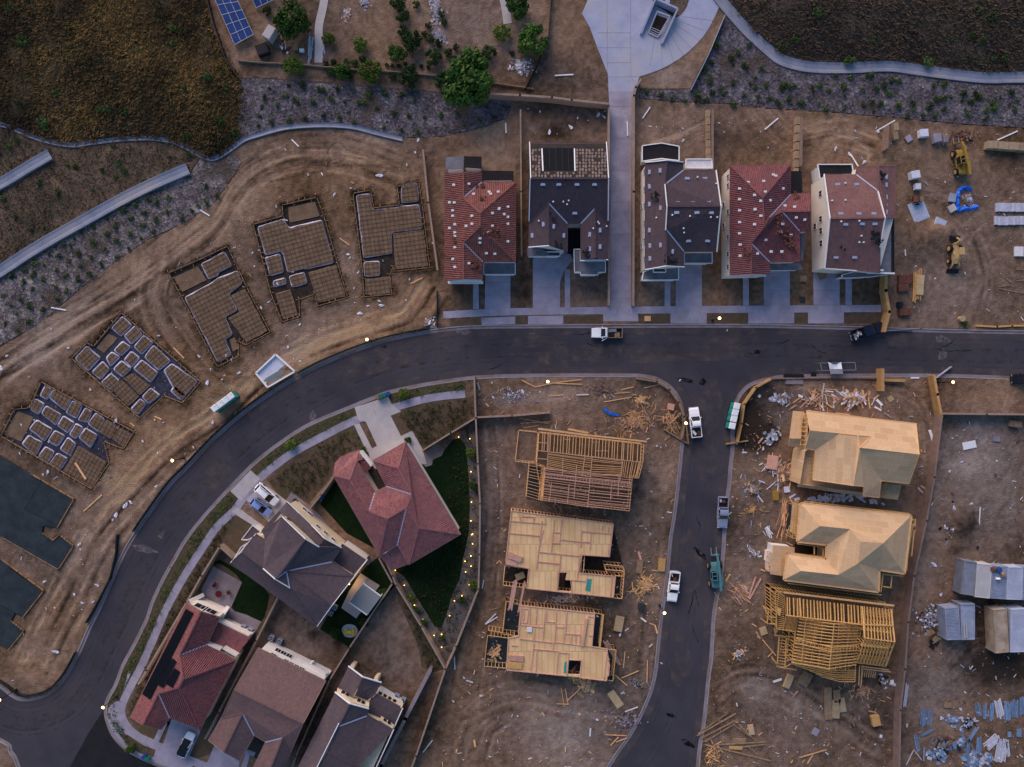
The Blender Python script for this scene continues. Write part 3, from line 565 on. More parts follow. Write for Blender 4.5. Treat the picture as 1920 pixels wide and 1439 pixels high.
SW_C = cat([(872, 739), (805, 747), (731, 767), (665, 789), (605, 819), (542, 854), (490, 895), (462, 927), (440, 957), (410, 985), (385, 1020), (345, 1082), (312, 1142), (287, 1200), (265, 1250), (240, 1297), (228, 1330), (235, 1357), (257, 1380), (290, 1396), (350, 1423), (420, 1450)], 5)
pk = [p for p in SOUTHW if p[1] < 1400 and p[0] < 880]
PARK = offs(pk, -side(SOUTHW, 0) * 2) + SW_C[::-1]
sheet('parkway_planting', [p for p in offs(pk, -side(SOUTHW, 0) * 2.2)] + [p for p in SW_C[:-8]][::-1], .03, M['parkway'])
slab('corner_pavement', cat([(228, 1318), (214, 1318), (203, 1330), (205, 1355), (216, 1378), (236, 1400), (262, 1418), (300, 1434), (350, 1450), (357, 1428), (290, 1402), (255, 1386), (236, 1362)], 4, True), -.1, .052, M['conc'])
slab('pavement', band(SW_C, 14.5), -.1, .060, M['conc'])
sheet('planting_bed', [(222, 1374), (240, 1378), (270, 1398), (292, 1406), (288, 1420), (262, 1412), (238, 1396)], .066, M['mulch'], None)
def yard(p, m='mulch', z=.02, nm='planting_bed'): return sheet(nm, p, z, M[m])
yard([(872, 746), (890, 742), (892, 784), (845, 812), (795, 845), (770, 810), (752, 818), (730, 776), (805, 756)]); yard([(500, 900), (542, 863), (605, 828), (664, 798), (690, 845), (700, 862), (672, 846), (628, 868), (622, 892), (580, 945), (545, 930), (530, 940)])
yard([(485, 985), (445, 952), (430, 974), (405, 1005), (372, 1056), (345, 1098), (320, 1145), (298, 1195), (275, 1250), (255, 1290), (240, 1325), (244, 1350), (262, 1372), (290, 1387), (330, 1345), (260, 1280), (340, 1140), (378, 1078), (412, 1026), (440, 1046), (470, 1010)])
yard([(368, 1370), (395, 1330), (420, 1370), (392, 1415), (355, 1428), (352, 1405)]); yard([(300, 1398), (322, 1356), (310, 1350), (290, 1388)])
slab('drive_apron', [(665, 764), (728, 744), (734, 757), (752, 772), (735, 779), (690, 792), (672, 788)], -.1, .066, M['conc_pale'])
slab('driveway', [(685, 789), (730, 775), (752, 818), (773, 808), (792, 842), (800, 870), (700, 880), (690, 846), (707, 836)], -.1, .072, M['conc_pale'])
slab('walkway', [(664, 797), (674, 794), (698, 842), (688, 848)], -.1, .070, M['conc_pale'])
slab('patio', [(785, 858), (818, 832), (834, 842), (828, 855), (812, 862), (810, 872), (798, 876)], -.1, .07, M['conc_dirty'])
slab('drive_apron', [(432, 921), (470, 882), (488, 898), (452, 940)], -.1, .066, M['conc_pale']); slab('driveway', [(462, 938), (492, 905), (545, 945), (510, 985), (480, 955)], -.1, .072, M['conc_pale'])
slab('walkway', [(434, 960), (445, 951), (492, 985), (485, 992)], -.1, .07, M['conc_pale']); slab('walkway', [(536, 939), (547, 922), (596, 962), (640, 1015), (702, 1045), (690, 1060), (590, 1000)], -.1, .05, M['conc_dirty'])
slab('driveway', [(322, 1349), (345, 1345), (372, 1362), (376, 1372), (350, 1428), (303, 1404)], -.1, .072, M['conc']); slab('walkway', [(288, 1388), (305, 1352), (314, 1357), (297, 1393)], -.1, .07, M['conc'])
slab('driveway', [(402, 1398), (450, 1420), (445, 1500), (372, 1470)], -.1, .072, M['conc']); slab('walkway', [(462, 1405), (470, 1410), (455, 1470), (445, 1465)], -.1, .07, M['conc'])
slab('parkway_bench', [(232, 1292), (242, 1256), (246, 1262), (232, 1294)], -.1, .07, M['conc'])
mj = MB()
for i in range(6, len(SW_C) - 2, 3):
 a = offs(SW_C, 7)[i]; b = offs(SW_C, -7)[i]; mj.beam(W(*a, .064), W(*b, .064), .05, .01)
tag(mj.build('pavement_joint', M['conc_dirty']), kind='structure')
BED_A = [(862, 815), (893, 786), (899, 900), (897, 1050), (892, 1110), (862, 1190), (834, 1247), (805, 1200), (770, 1130), (742, 1083), (752, 1070), (800, 1080)]
sheet('rock_garden', BED_A, .010, mat('garden_gravel', (.085, .075, .07), (.14, .125, .12), 2.5, .95, .06, 12, fine=.4, fsc=8))
LAWN_A = [(600, 945), (626, 905), (700, 870), (800, 860), (835, 842), (850, 824), (862, 822), (873, 835), (878, 880), (881, 950), (879, 1000), (868, 1050), (862, 1085), (848, 1115), (838, 1150), (828, 1178), (815, 1175), (800, 1150), (775, 1110), (757, 1080), (740, 1070), (705, 1030), (650, 1000)]
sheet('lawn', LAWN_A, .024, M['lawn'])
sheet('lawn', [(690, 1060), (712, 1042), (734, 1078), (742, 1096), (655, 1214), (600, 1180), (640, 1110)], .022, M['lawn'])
slab('patio', [(655, 1108), (676, 1075), (712, 1098), (668, 1160), (640, 1140)], -.1, .05, M['conc_pale']); slab('patio', cat([(641, 1180), (650, 1171), (665, 1173), (671, 1184), (664, 1194), (648, 1194)], 4, True), -.1, .06, M['conc_pale'])
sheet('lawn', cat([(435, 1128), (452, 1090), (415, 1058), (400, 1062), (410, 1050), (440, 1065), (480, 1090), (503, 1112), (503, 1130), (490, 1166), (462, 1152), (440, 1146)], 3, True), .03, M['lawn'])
slab('patio', [(378, 1105), (400, 1062), (454, 1092), (433, 1140), (440, 1146), (464, 1154), (490, 1166), (470, 1200), (380, 1150)], -.1, .045, M['conc_dirty'])
sheet('planting_bed', [(378, 1082), (412, 1026), (470, 1075), (520, 1125), (480, 1202), (462, 1250), (370, 1130)], .012, M['mulch'])
sheet('side_yard', [(742, 1097), (835, 1255), (805, 1262), (790, 1250), (785, 1215), (770, 1180), (748, 1130)], .014, M['mulch'])
PATH = cat([(612, -30), (606, 12), (598, 50), (598, 85), (597, 118)], 5); ribbon('path', PATH, 15, -.05, .05, M['conc_pale'], -.03); ribbon('path', cat([(940, -20), (947, 10), (952, 45)], 4), 16, -.05, .05, M['conc_pale'], -.03)
CH = []
def channel(pts, w, lip=.35, side_=1, n=5, m='chan', h0=0.):
 c = cat(pts, n); mb = MB(); prof = [(-.5, .12), (-.44, .12), (-.25, .02), (.18, .02), (.30, .16), (.5, .24)]
 rows = []
 for o, zz in prof: rows.append([W(x, y, zz + .05 + h0) for x, y in offs(c, o * w * side_)])
 for a, b in zip(rows[:-1], rows[1:]):
  for i in range(len(c) - 1):
   q = [a[i], a[i + 1], b[i + 1], b[i]]
   if (q[1] - q[0]).cross(q[3] - q[0]).z < 0: q = q[::-1]
   mb.add(q)
 for rr in (rows[0], rows[-1]):
  for i in range(len(c) - 1): mb.add([rr[i], rr[i + 1], rr[i + 1] - Vector((0, 0, .5)), rr[i] - Vector((0, 0, .5))])
 FLAT.append((band(c, w), -.2)); CH.append((c, w))
 return tag(mb.build('drainage_channel', M[m]), kind='structure')
channel([(1330, -30), (1358, 8), (1400, 56), (1440, 93), (1465, 112), (1502, 123), (1540, 127), (1602, 127), (1665, 124), (1715, 130), (1790, 140), (1852, 146), (1920, 145), (2080, 148)], 20, side_=-1)
channel([(-150, 200), (0, 233), (37, 246), (75, 261), (130, 272), (175, 267), (225, 261), (275, 259), (300, 261), (330, 267), (360, 283), (385, 295), (405, 296), (437, 276), (457, 262), (480, 254), (530, 240), (580, 235), (630, 235), (667, 239), (705, 249), (755, 261)], 8.5, side_=-1)
channel([(-60, 372), (0, 344), (50, 314), (93, 289)], 20, side_=-1, h0=.42); channel([(-60, 540), (0, 508), (50, 475), (100, 445), (155, 414), (225, 375), (287, 344), (352, 316)], 21, side_=-1, h0=.42)
# houses
def clip_strip(poly, k, lo, hi):
 for s, b in ((1, lo), (-1, hi)):
  out = []
  for i in range(len(poly)):
   a, c = poly[i], poly[(i + 1) % len(poly)]; da = s * (a[k] - b); dc = s * (c[k] - b)
   if da >= 0: out.append(a)
   if (da > 0 > dc) or (da < 0 < dc):
    t = da / (da - dc); out.append((a[0] + (c[0] - a[0]) * t, a[1] + (c[1] - a[1]) * t, a[2].lerp(c[2], t)))
  poly = out
  if len(poly) < 3: return []
 return poly
def face_frame(P):
 n = Vector((0, 0, 0)); c = sum(P, Vector((0, 0, 0))) / len(P)
 for i in range(len(P)): n += (P[i] - c).cross(P[(i + 1) % len(P)] - c)
 if n.z < 0: n = -n
 n.normalize(); v = Vector((0, 0, 1)) - n * n.z
 if v.length < .05: v = Vector((0, 1, 0)) - n * n.y
 v.normalize(); return n, v.cross(n).normalized(), v, c
def roof_mesh(faces, kind, pitch=.33):
 mb = MB()
 for P in faces:
  n, u, v, c = face_frame(P)
  for tri in tessellate_polygon([P]):
   T = [P[i] for i in tri]
   if (T[1] - T[0]).cross(T[2] - T[0]).z < 0: T = T[::-1]
   q = [(p.dot(u), p.dot(v), p) for p in T]
   if kind == 'sheet': mb.add([x[2] for x in q], 0, [(x[0], x[1]) for x in q]); continue
   k = 0 if kind == 'barrel' else 1; h = pitch / 2 if kind == 'barrel' else pitch
   lo = min(x[k] for x in q); hi = max(x[k] for x in q); i = math.floor(lo / h)
   while i * h < hi:
    s = clip_strip(q, k, i * h, (i + 1) * h)
    if s:
     if kind == 'barrel': f = lambda x: (abs((x / h) % 2 - 1)) * .14
     else: f = lambda x: .05 * (1 - (x - i * h) / h)
     mb.add([x[2] + n * f(x[k]) for x in s], 0, [(x[0], x[1]) for x in s])
    i += 1
 return mb
HOUSES = {}
def trace_roof(t, VW, F, m, kind, cap, fascia, fw=.12, fh=.24, val='flash', nm='roof', caps=True):
 faces = [[VW[k] for k in f] for f in F]
 r = roof_mesh(faces, kind).build(nm, m, t)
 ed = {}
 for fi, f in enumerate(F):
  for i in range(len(f)): ed.setdefault(frozenset((f[i], f[(i + 1) % len(f)])), []).append(fi)
 fb, cb = MB(), MB()
 for e, fs in ed.items():
  a, b = [VW[k] for k in e] if len(e) == 2 else (None, None)
  if a is None: continue
  if len(fs) == 1: fb.beam(a - Vector((0, 0, fh / 2 - .06)), b - Vector((0, 0, fh / 2 - .06)), fw, fh)
  else:
   n0, _, _, c0 = face_frame(faces[fs[0]]); n1, _, _, c1 = face_frame(faces[fs[1]])
   if n0.dot(n1) > .992: continue
   mid = (a + b) / 2; cv = (c0 - mid).dot(n1) + (c1 - mid).dot(n0)
   if cv < 0:
    if caps: cb.beam(a + Vector((0, 0, .09)), b + Vector((0, 0, .09)), .26, .12)
   elif val: MB().beam(a + Vector((0, 0, .12)), b + Vector((0, 0, .12)), .22, .02).build('valley_flashing', M[val], r)
 fb.build('fascia', fascia, t)
 if cb.f: cb.build('ridge_cap', cap, r)
 return r
def wall_windows(t, P, idx, wins, frame, z0=0, parent=None):
 n = len(P); A = sum(P[i][0] * P[(i + 1) % n][1] - P[(i + 1) % n][0] * P[i][1] for i in range(n)); sg = 1 if A > 0 else -1
 a, b = Vector(P[idx]), Vector(P[(idx + 1) % n]); e = b - a; Lg = e.length; e.normalize(); nn = Vector((e.y, -e.x)) * sg; ang = math.atan2(e.y, e.x)
 for (tt, w, za, zb) in wins:
  c = a + e * (tt * Lg)
  f = MB(); hh = zb - za
  for s in (-1, 1): f.box((c.x + nn.x * .03 + e.x * s * (w / 2 + .05), c.y + nn.y * .03 + e.y * s * (w / 2 + .05), (za + zb) / 2), (.10, .14, hh + .2), ang)
  for zz in (za - .05, zb + .05): f.box((c.x + nn.x * .035, c.y + nn.y * .035, zz), (w, .15, .10), ang)
  f.box((c.x + nn.x * .028, c.y + nn.y * .028, (za + zb) / 2), (.05, .10, hh), ang)
  fo = f.build('window', frame, t)
  MB().box((c.x + nn.x * .012, c.y + nn.y * .012, (za + zb) / 2), (w, .06, hh), ang).build('pane', M['glass'], fo)
def house(label, V, F, m, kind, walls, ze, wm, gables=(), wins={}, fascia=None, cap=None, ins=.45, group=None, name='house', val='flash', z0=-.2, fw=.12, fh=.24, caps=True):
 VW = {k: W(*v) for k, v in V.items()}
 xs = [VW[k].x for k in walls]; ys = [VW[k].y for k in walls]
 t = thing(name, label, 'house', (sum(xs) / len(xs), sum(ys) / len(ys), 0), 0, group)
 trace_roof(t, VW, F, M[m], kind, M[cap or m], M[fascia or m], val=val, fw=fw, fh=fh, caps=caps)
 P = inset([W(V[k][0], V[k][1], ze)[:2] for k in walls], ins)
 FLAT.append(([(960 + p[0] * 10, 719.5 - p[1] * 10) for p in P], -.1))
 mb = MB().prism(P, z0, ze - .05, top=True, bottom=False)
 cx = Vector((sum(p[0] for p in P) / len(P), sum(p[1] for p in P) / len(P), 0))
 for g in gables:
  Q = [VW[k].copy() for k in g]; nrm = (Q[1] - Q[0]).cross(Q[2] - Q[0]); nrm.z = 0
  if nrm.length < 1e-5: continue
  nrm.normalize(); mid = sum(Q, Vector((0, 0, 0))) / len(Q)
  if nrm.dot(cx - mid) < 0: nrm = -nrm
  Q = [q + nrm * ins - Vector((0, 0, .08)) for q in Q]
  base = [Vector((q.x, q.y, ze - .1)) for q in Q if True]
  mb.add(Q); mb.add([q + nrm * .12 for q in Q][::-1])
 w = mb.build('wall', M[wm], t)
 for idx, ws in wins.items(): wall_windows(t, P, idx, ws, M['black_m'] if wm == 'x' else M['white_d'])
 h = dict(t=t, V=V, VW=VW, F=F, P=P); HOUSES[label] = h; return h
def zroof(h, px, py):
 best = None
 for f in h['F']:
  pts = [h['V'][k] for k in f]
  for tri in tessellate_polygon([[Vector((p[0], p[1], 0)) for p in pts]]):
   (x1, y1, z1), (x2, y2, z2), (x3, y3, z3) = [pts[i] for i in tri]; d = (y2 - y3) * (x1 - x3) + (x3 - x2) * (y1 - y3)
   if abs(d) < 1e-6: continue
   a = ((y2 - y3) * (px - x3) + (x3 - x2) * (py - y3)) / d; b = ((y3 - y1) * (px - x3) + (x1 - x3) * (py - y3)) / d; c = 1 - a - b
   if min(a, b, c) >= -.02:
    z = a * z1 + b * z2 + c * z3; best = z if best is None else max(best, z)
 return best
_vent = {}
def vents(h, pts, kind='white', horiz=True):
 key = (kind, horiz)
 for px, py in pts:
  z = zroof(h, px, py)
  if z is None: continue
  p = W(px, py, z + .12) - world_loc(h['t'])
  if key not in _vent:
   mb = MB()
   if kind == 'white': mb.box((-.12, 0, 0), (.22, .36, .14)); mb.box((.13, 0, .02), (.20, .36, .14)); mb.box((0, 0, -.05), (.52, .44, .06))
   elif kind == 'flat': mb.box((0, 0, 0), (.70, .38, .12) if horiz else (.38, .70, .12)); mb.box((0, 0, -.05), (.86, .52, .05) if horiz else (.52, .86, .05))
   else: mb.cyl((0, 0, -.2), .09, .5, 8); mb.cyl((0, 0, .25), .15, .08, 8)
   o = mb.build('roof_vent' if kind != 'pipe' else 'vent_pipe', M['white'] if kind != 'flat' else M['flash'], h['t'], True); _vent[key] = o
  else: o = _vent[key].copy(); COL.objects.link(o); o.parent = h['t']
  o.location = p; o.rotation_euler = (0, 0, random.uniform(-.1, .1))
def flatroof(t, poly, z, m, nm='porch_roof', th=.25, posts=True, rim=None):
 zz = z if isinstance(z, (list, tuple)) else [z] * len(poly)
 P = [W(x, y, a) for (x, y), a in zip(poly, zz)]
 A = sum(P[i].x * P[(i + 1) % len(P)].y - P[(i + 1) % len(P)].x * P[i].y for i in range(len(P)))
 if A < 0: P = P[::-1]
 mb = MB(); mb.add(P, 0); B = [p - Vector((0, 0, th)) for p in P]; mb.add(B[::-1], 0)
 n = len(P)
 for i in range(n): mb.add([B[i], B[(i + 1) % n], P[(i + 1) % n], P[i]], 0)
 o = mb.build(nm, M[m] if isinstance(m, str) else m, t)
 if posts:
  Q = inset([p[:2] for p in P], .25); pb = MB().prism(Q, -.1, min(p.z for p in P) - th, top=False, bottom=False); pb.build('porch_wall', M['stucco_w'], t)
 if rim:
  rb = MB()
  for i in range(n): rb.beam(P[i], P[(i + 1) % n], .16, .34)
  rb.build('roof_edge', M[rim], o)
 return o
def trim(t, segs, m='white', w=.16, h=.26, nm='rake_board'):
 mb = MB()
 for a, b in segs: mb.beam(W(*a), W(*b), w, h)
 return mb.build(nm, M[m], t)
FR = 'houses under construction on the north side of the street'
e = 5.6
h1 = house('red barrel tiled two storey house at the left end of the northern row',
 dict(a=(834, 326, e), b=(834, 527, e), c=(869, 523, 7), d=(869, 455, 7), p=(900, 425, 8.4), q=(900, 400, 8.4), f=(869, 371, 7), g=(869, 324, 7), h=(903, 342, e), i=(967, 342, e), j=(903, 322, e), k=(905, 491, e), l=(967, 491, e), m=(905, 524, e)),
 ['abcdpqfg', 'fhiq', 'gfhj', 'ilpq', 'pdkl', 'dcmk'], 'tile_red', 'barrel', 'abmklihj', e, 'stucco_w', ['acb'[0] + 'g' + 'j', 'bcm'], {2: [(.5, 1.2, 3.4, 4.6)]}, group=FR)
vents(h1, [(849, 395), (849, 405), (852, 380), (853, 421), (853, 436), (853, 443), (853, 464), (853, 501), (885, 405), (885, 420), (923, 400), (923, 424), (952, 388), (952, 420), (952, 453), (945, 402), (952, 407), (936, 391), (879, 494), (912, 475), (928, 476), (900, 455), (900, 447), (843, 428), (874, 424), (851, 347), (879, 345), (888, 364), (917, 360), (920, 364), (934, 360), (935, 392), (915, 436), (849, 486), (843, 380)])
flatroof(h1['t'], [(836, 295), (869, 293), (869, 316), (836, 318)], 3.6, 'grey_felt'); flatroof(h1['t'], [(870, 293), (903, 294), (903, 316), (870, 314)], 3.7, 'black_felt')
flatroof(h1['t'], [(904, 320), (963, 321), (963, 338), (904, 338)], 3.2, 'black_felt'); flatroof(h1['t'], [(907, 493), (966, 493), (966, 515), (907, 515)], 3.0, 'grey_felt', rim='white_d'); trim(h1['t'], [((840, 530, 3.2), (906, 530, 3.2)), ((846, 526, 4.2), (903, 526, 4.2))], 'white', .5, .5, 'belly_band')
e = 5.4
h2 = house('house with plum flat tiles, dark solar panel and tile stacks dotting its rear roof slope',
 dict(a=(992, 268, 5.6), b=(1139, 268, 5.6), c=(1141, 335, 9), d=(994, 335, 9), e=(992, 420, e), f=(1142, 420, e), g=(1028, 381, 7.05), h=(1115, 392, 6.6), i=(1064, 420, e), j=(1089, 420, e), k=(991, 462, e), l=(1029, 460, 7.05), m=(1064, 472, e), n=(1089, 487, e), o=(1116, 484, 6.6), p=(1140, 487, e)),
 ['dcba', 'egijhfcd', 'eglk', 'gilm'[0] + 'iml', 'jhon', 'hfpo'], 'tile_purple', 'flat', 'abfpnjimke', e, 'stucco_w', ['klm', 'nop', 'ade', 'bcf'], {8: [(.5, 2.4, 3.3, 4.6)], 3: [(.5, 2.2, 3.3, 4.6)], 1: [(.4, 1.2, 3.4, 4.6), (.8, 1.2, .9, 2.1)]}, group=FR)
vents(h2, [(1018, 346), (1048, 346), (1082, 346), (1115, 346), (1078, 400), (1108, 400)][:5], 'flat', True); vents(h2, [(1019, 421), (1038, 425), (998, 442), (1057, 442), (1106, 440), (1106, 467), (1125, 432), (1125, 463)], 'flat', False); vents(h2, [(1037, 379), (1056, 379), (1063, 384), (1010, 415), (1112, 429), (1123, 420), (1121, 417), (1066, 377), (1137, 425)], 'pipe')
trim(h2['t'], [((993, 267, 5.7), (995, 335, 9.1)), ((1137, 267, 5.7), (1141, 335, 9.1)), ((994, 336, 9.1), (992, 415, 5.6)), ((1141, 336, 9.1), (1140, 414, 5.6)), ((991, 464, 5.5), (1030, 461, 7.1)), ((1088, 489, 5.5), (1140, 487.5, 5.5))], 'white', .15, .26)
flatroof(h2['t'], [(989, 465), (1012, 464), (1030, 476), (1030, 480), (989, 480)], 3.3, 'grey_felt'); flatroof(h2['t'], [(1024, 473), (1050, 473), (1050, 481), (1024, 481)], 3.1, 'tile_purple', rim='white')
flatroof(h2['t'], [(1076, 468), (1088, 468), (1088, 490), (1135, 490), (1135, 511), (1122, 511), (1121, 516), (1089, 516), (1088, 511), (1077, 511)], 3.2, 'grey_felt', rim='white_d')
MB().prism([W(x, y, .3)[:2] for x, y in [(1064, 432), (1089, 432), (1089, 476), (1064, 476)]], 0, .3).build('entry_court', M['black_felt'], h2['t'])
def solar(t, quad, nx_, ny_, m, nm='solar_panel', lift=.14, top=False, label=None, grid=(.10, .10, .16)):
 P = [W(*q) + Vector((0, 0, lift)) for q in quad]
 mb = MB(); mb.hexa([p - Vector((0, 0, .06)) for p in P], P)
 if (P[1] - P[0]).cross(P[2] - P[0]).z < 0: pass
 o = mb.build(nm, m, t)
 g = MB(); L = lambda a, b, k: a.lerp(b, k)
 for i in range(nx_ + 1): g.beam(L(P[0], P[1], i / nx_) + Vector((0, 0, .015)), L(P[3], P[2], i / nx_) + Vector((0, 0, .015)), .05, .04)
 for i in range(ny_ + 1): g.beam(L(P[0], P[3], i / ny_) + Vector((0, 0, .012)), L(P[1], P[2], i / ny_) + Vector((0, 0, .012)), .05, .04)
 g.build('panel_frame', M['black_m'] if nm == 'solar_panel' else M['white_d'], o); return o
M['solark'] = mat('black_solar_glass', (.006, .007, .012), rough=.5, spec=.04); M['solarb'] = mat('blue_solar_glass', (.012, .035, .14), (.018, .05, .19), 1.2, .3, spec=.4)
flatroof(h2['t'], [(995, 270), (1137, 270), (1139, 333), (996, 333)], [5.83, 5.83, 9.02, 9.02], 'underlay', 'underlayment', .04, False)
solar(h2['t'], ((1018, 279, 6.2), (1077, 279, 6.2), (1078, 320, 8.25), (1019, 320, 8.25)), 5, 3, M['solark'])
trim(h2['t'], [((1016, 279, 6.4), (1018, 321, 8.5)), ((1077, 279, 6.4), (1078, 321, 8.5))], 'white', .2, .12, 'panel_flashing')
e = 5.7
h3 = house('plum tiled house right of the concrete alley with white roof trims',
 dict(a=(1210, 305, e), b=(1250, 301, 8), c=(1280, 304, e + .3), d=(1281, 320, e + .3), f=(1247, 346, 8), g=(1342, 320, e), h=(1351, 387.5, 9), i=(1251, 387.5, 9), j=(1344, 472, e), k=(1282, 472, e), l=(1249, 431, 8), m=(1249, 499, 8), n=(1282, 500, e), o=(1210, 505, e), r=(1251, 387.8, 8)),
 ['abflmo', 'bcdf', 'dghif', 'ihjkl', 'lkn' + 'm'], 'tile_purple', 'flat', 'aonkjgdc', e, 'ivory', ['omn', 'abc', 'ghj'], {0: [(t_, .8, a_, a_ + 1.2) for t_, a_ in ((.05, 3.4), (.22, 3.4), (.38, 3.4), (.55, 3.4), (.72, 3.4), (.9, 3.4), (.35, .9), (.75, .9))]}, group=FR, ins=.2)
vents(h3, [(1218, 323), (1238, 320), (1218, 350), (1218, 383), (1239, 390), (1218, 432), (1219, 461), (1239, 460), (1219, 485), (1261, 472)], 'flat', False); vents(h3, [(1289, 335), (1322, 335), (1271, 380), (1299, 380), (1329, 380), (1269, 399), (1307, 399), (1334, 399), (1291, 452), (1327, 452)], 'flat', True); vents(h3, [(1260, 404), (1293, 406), (1332, 408), (1344, 408), (1281, 429), (1282, 437), (1230, 409), (1307, 333), (1342, 345)], 'pipe')
trim(h3['t'], [((1210, 305, 5.9), (1250, 301, 8.2)), ((1250, 301, 8.2), (1280, 304.5, 6.1)), ((1246.5, 346, 8.3), (1250.5, 388, 9.2)), ((1250.5, 388, 9.2), (1248, 432, 8.3)), ((1342.5, 320, 5.9), (1352, 388, 9.15)), ((1352, 388, 9.15), (1344, 473, 5.9)), ((1210, 506, 5.8), (1249, 499, 8.1)), ((1249, 499, 8.1), (1283, 501, 5.9))], 'white', .15, .26)
flatroof(h3['t'], [(1204, 274), (1240, 269), (1273, 275), (1273, 302), (1240, 298), (1204, 303)], 3.3, 'black_felt', rim='white'); flatroof(h3['t'], [(1286, 299), (1334, 299), (1336, 316), (1286, 315)], 3.2, 'white_d', nm='patio_cover', rim='white'); flatroof(h3['t'], [(1283, 473), (1335, 472), (1335, 494), (1283, 494)], 3.1, 'grey_felt', rim='white_d'); flatroof(h3['t'], [(1206, 511), (1226, 502), (1272, 501), (1272, 525), (1204, 526)], 3.3, 'grey_felt', rim='white')
flatroof(h3['t'], [(1225, 504), (1248, 504), (1248, 511), (1225, 511)], 4.0, 'tile_purple', rim='white', posts=False)
e = 5.7
h4 = house('plum red barrel tiled house, second from the right of the northern row',
 dict(a=(1369, 311, e), b=(1482, 309, e), c=(1430, 372, 8.3), d=(1482, 365, e), f=(1519, 362, e), g=(1519, 434, e), h=(1466, 397, 7.1), i=(1519, 397, 7.1), j=(1499, 434, e), k=(1499, 491, e), l=(1443, 492, e), m=(1408, 457, 7), n=(1432, 425, 8.3), o=(1369, 516, e), p=(1408, 514, 7), q=(1443, 514, e), s=(1440, 410, 8.0)),
 ['abc', 'aopmnc', 'bdsnc'[0:2] + 'sc', 'dfihs', 'higj', 'sc' + 'n', 'sh' + 'jklmn', 'mpql'], 'tile_dred', 'barrel', 'abdfgjklqo', e, 'ivory', ['opq', 'fig'], {9: [(t_, .8, a_, a_ + 1.2) for t_, a_ in ((.08, 3.4), (.2, 3.4), (.36, 3.4), (.6, 3.4), (.85, 3.4), (.93, 3.4), (.5, .9), (.7, .9))]}, group=FR, ins=.2)
vents(h4, [(1387, 354), (1387, 374), (1387, 395), (1387, 417), (1387, 438), (1388, 459), (1388, 480), (1415, 366), (1416, 393), (1415, 421), (1427, 377), (1427, 405), (1435, 360), (1444, 376), (1455, 330), (1450, 328), (1468, 354), (1472, 386), (1490, 388), (1468, 420), (1464, 435), (1446, 472), (1466, 472), (1483, 441), (1436, 450), (1432, 340), (1493, 408), (1509, 412), (1403, 342), (1420, 476)])
flatroof(h4['t'], [(1484, 321), (1503, 321), (1505, 361), (1484, 363)], 3.6, 'black_felt'); flatroof(h4['t'], [(1440, 493), (1500, 493), (1506, 506), (1440, 507)], 3.0, 'grey_felt'); flatroof(h4['t'], [(1501, 436), (1513, 434), (1506, 488), (1501, 490)], 3.0, 'grey_felt'); trim(h4['t'], [((1373, 519, 3.4), (1408, 517, 3.4)), ((1410, 518, 3.2), (1436, 517, 3.2))], 'white_d', .4, .4, 'belly_band')
e = 5.7
h5 = house('brown red tiled house with broad cream gable wall at the right end of the row',
 dict(a=(1545, 327, e), b=(1605, 328, e), c=(1646, 359, 7.1), d=(1659, 409, 9), f=(1556, 410, 9), g=(1547, 503, e), h=(1607, 507, e), i=(1650, 464, 7.2), j=(1650, 512, e), k=(1607, 313, e), l=(1647, 312, 7.1), m=(1678, 313, e), n=(1678, 409, e), o=(1659, 409.2, 7.2), p=(1606, 507, e)),
 ['abcdf', 'fdi' + 'hg', 'klcb', 'lmnoc', 'hij'], 'tile_rust', 'flat', 'abkmnjhg', e, 'ivory', ['afg', 'klm'], {7: [(t_, 1.0, a_, a_ + 1.15) for t_, a_ in ((.28, 3.3), (.42, 3.3), (.55, 3.3), (.83, 3.3), (.5, .9))]}, group=FR, ins=.2)
vents(h5, [(1571, 346), (1607, 346), (1577, 401), (1611, 401), (1639, 401), (1586, 421), (1617, 420), (1641, 420), (1568, 483), (1603, 483)], 'flat', True); vents(h5, [(1662, 332), (1662, 347), (1662, 370), (1662, 386), (1662, 398)], 'flat', False); vents(h5, [(1584, 344), (1576, 416), (1610, 415), (1614, 443), (1610, 455), (1618, 455), (1653, 337), (1559, 377), (1584, 376)], 'pipe')
trim(h5['t'], [((1545, 327, 5.9), (1556, 410, 9.15)), ((1556, 410, 9.15), (1546.5, 504, 5.9)), ((1659.5, 409, 9.1), (1650, 464, 7.4)), ((1646, 359, 7.3), (1659.5, 409, 9.1)), ((1547, 504, 5.8), (1606, 508, 5.8))], 'white', .15, .26)
flatroof(h5['t'], [(1533, 309), (1597, 309), (1600, 328), (1578, 328), (1578, 336), (1537, 336)], 3.5, 'black_felt', rim='white'); flatroof(h5['t'], [(1652, 410), (1671, 410), (1671, 512), (1652, 512)], [4.6, 4.2, 4.2, 4.6], 'grey_felt'); flatroof(h5['t'], [(1671.5, 410), (1677, 410), (1677, 513), (1671.5, 513)], 4.1, 'black_felt')
flatroof(h5['t'], [(1578, 516), (1606, 509), (1660, 508), (1660, 516), (1630, 520), (1580, 522)], 3.2, 'grey_felt', rim='white_d'); trim(h5['t'], [((1626, 512, 4.6), (1677, 513, 4.6)), ((1628, 507, 5.3), (1656, 507, 5.3))], 'white', .3, .25)
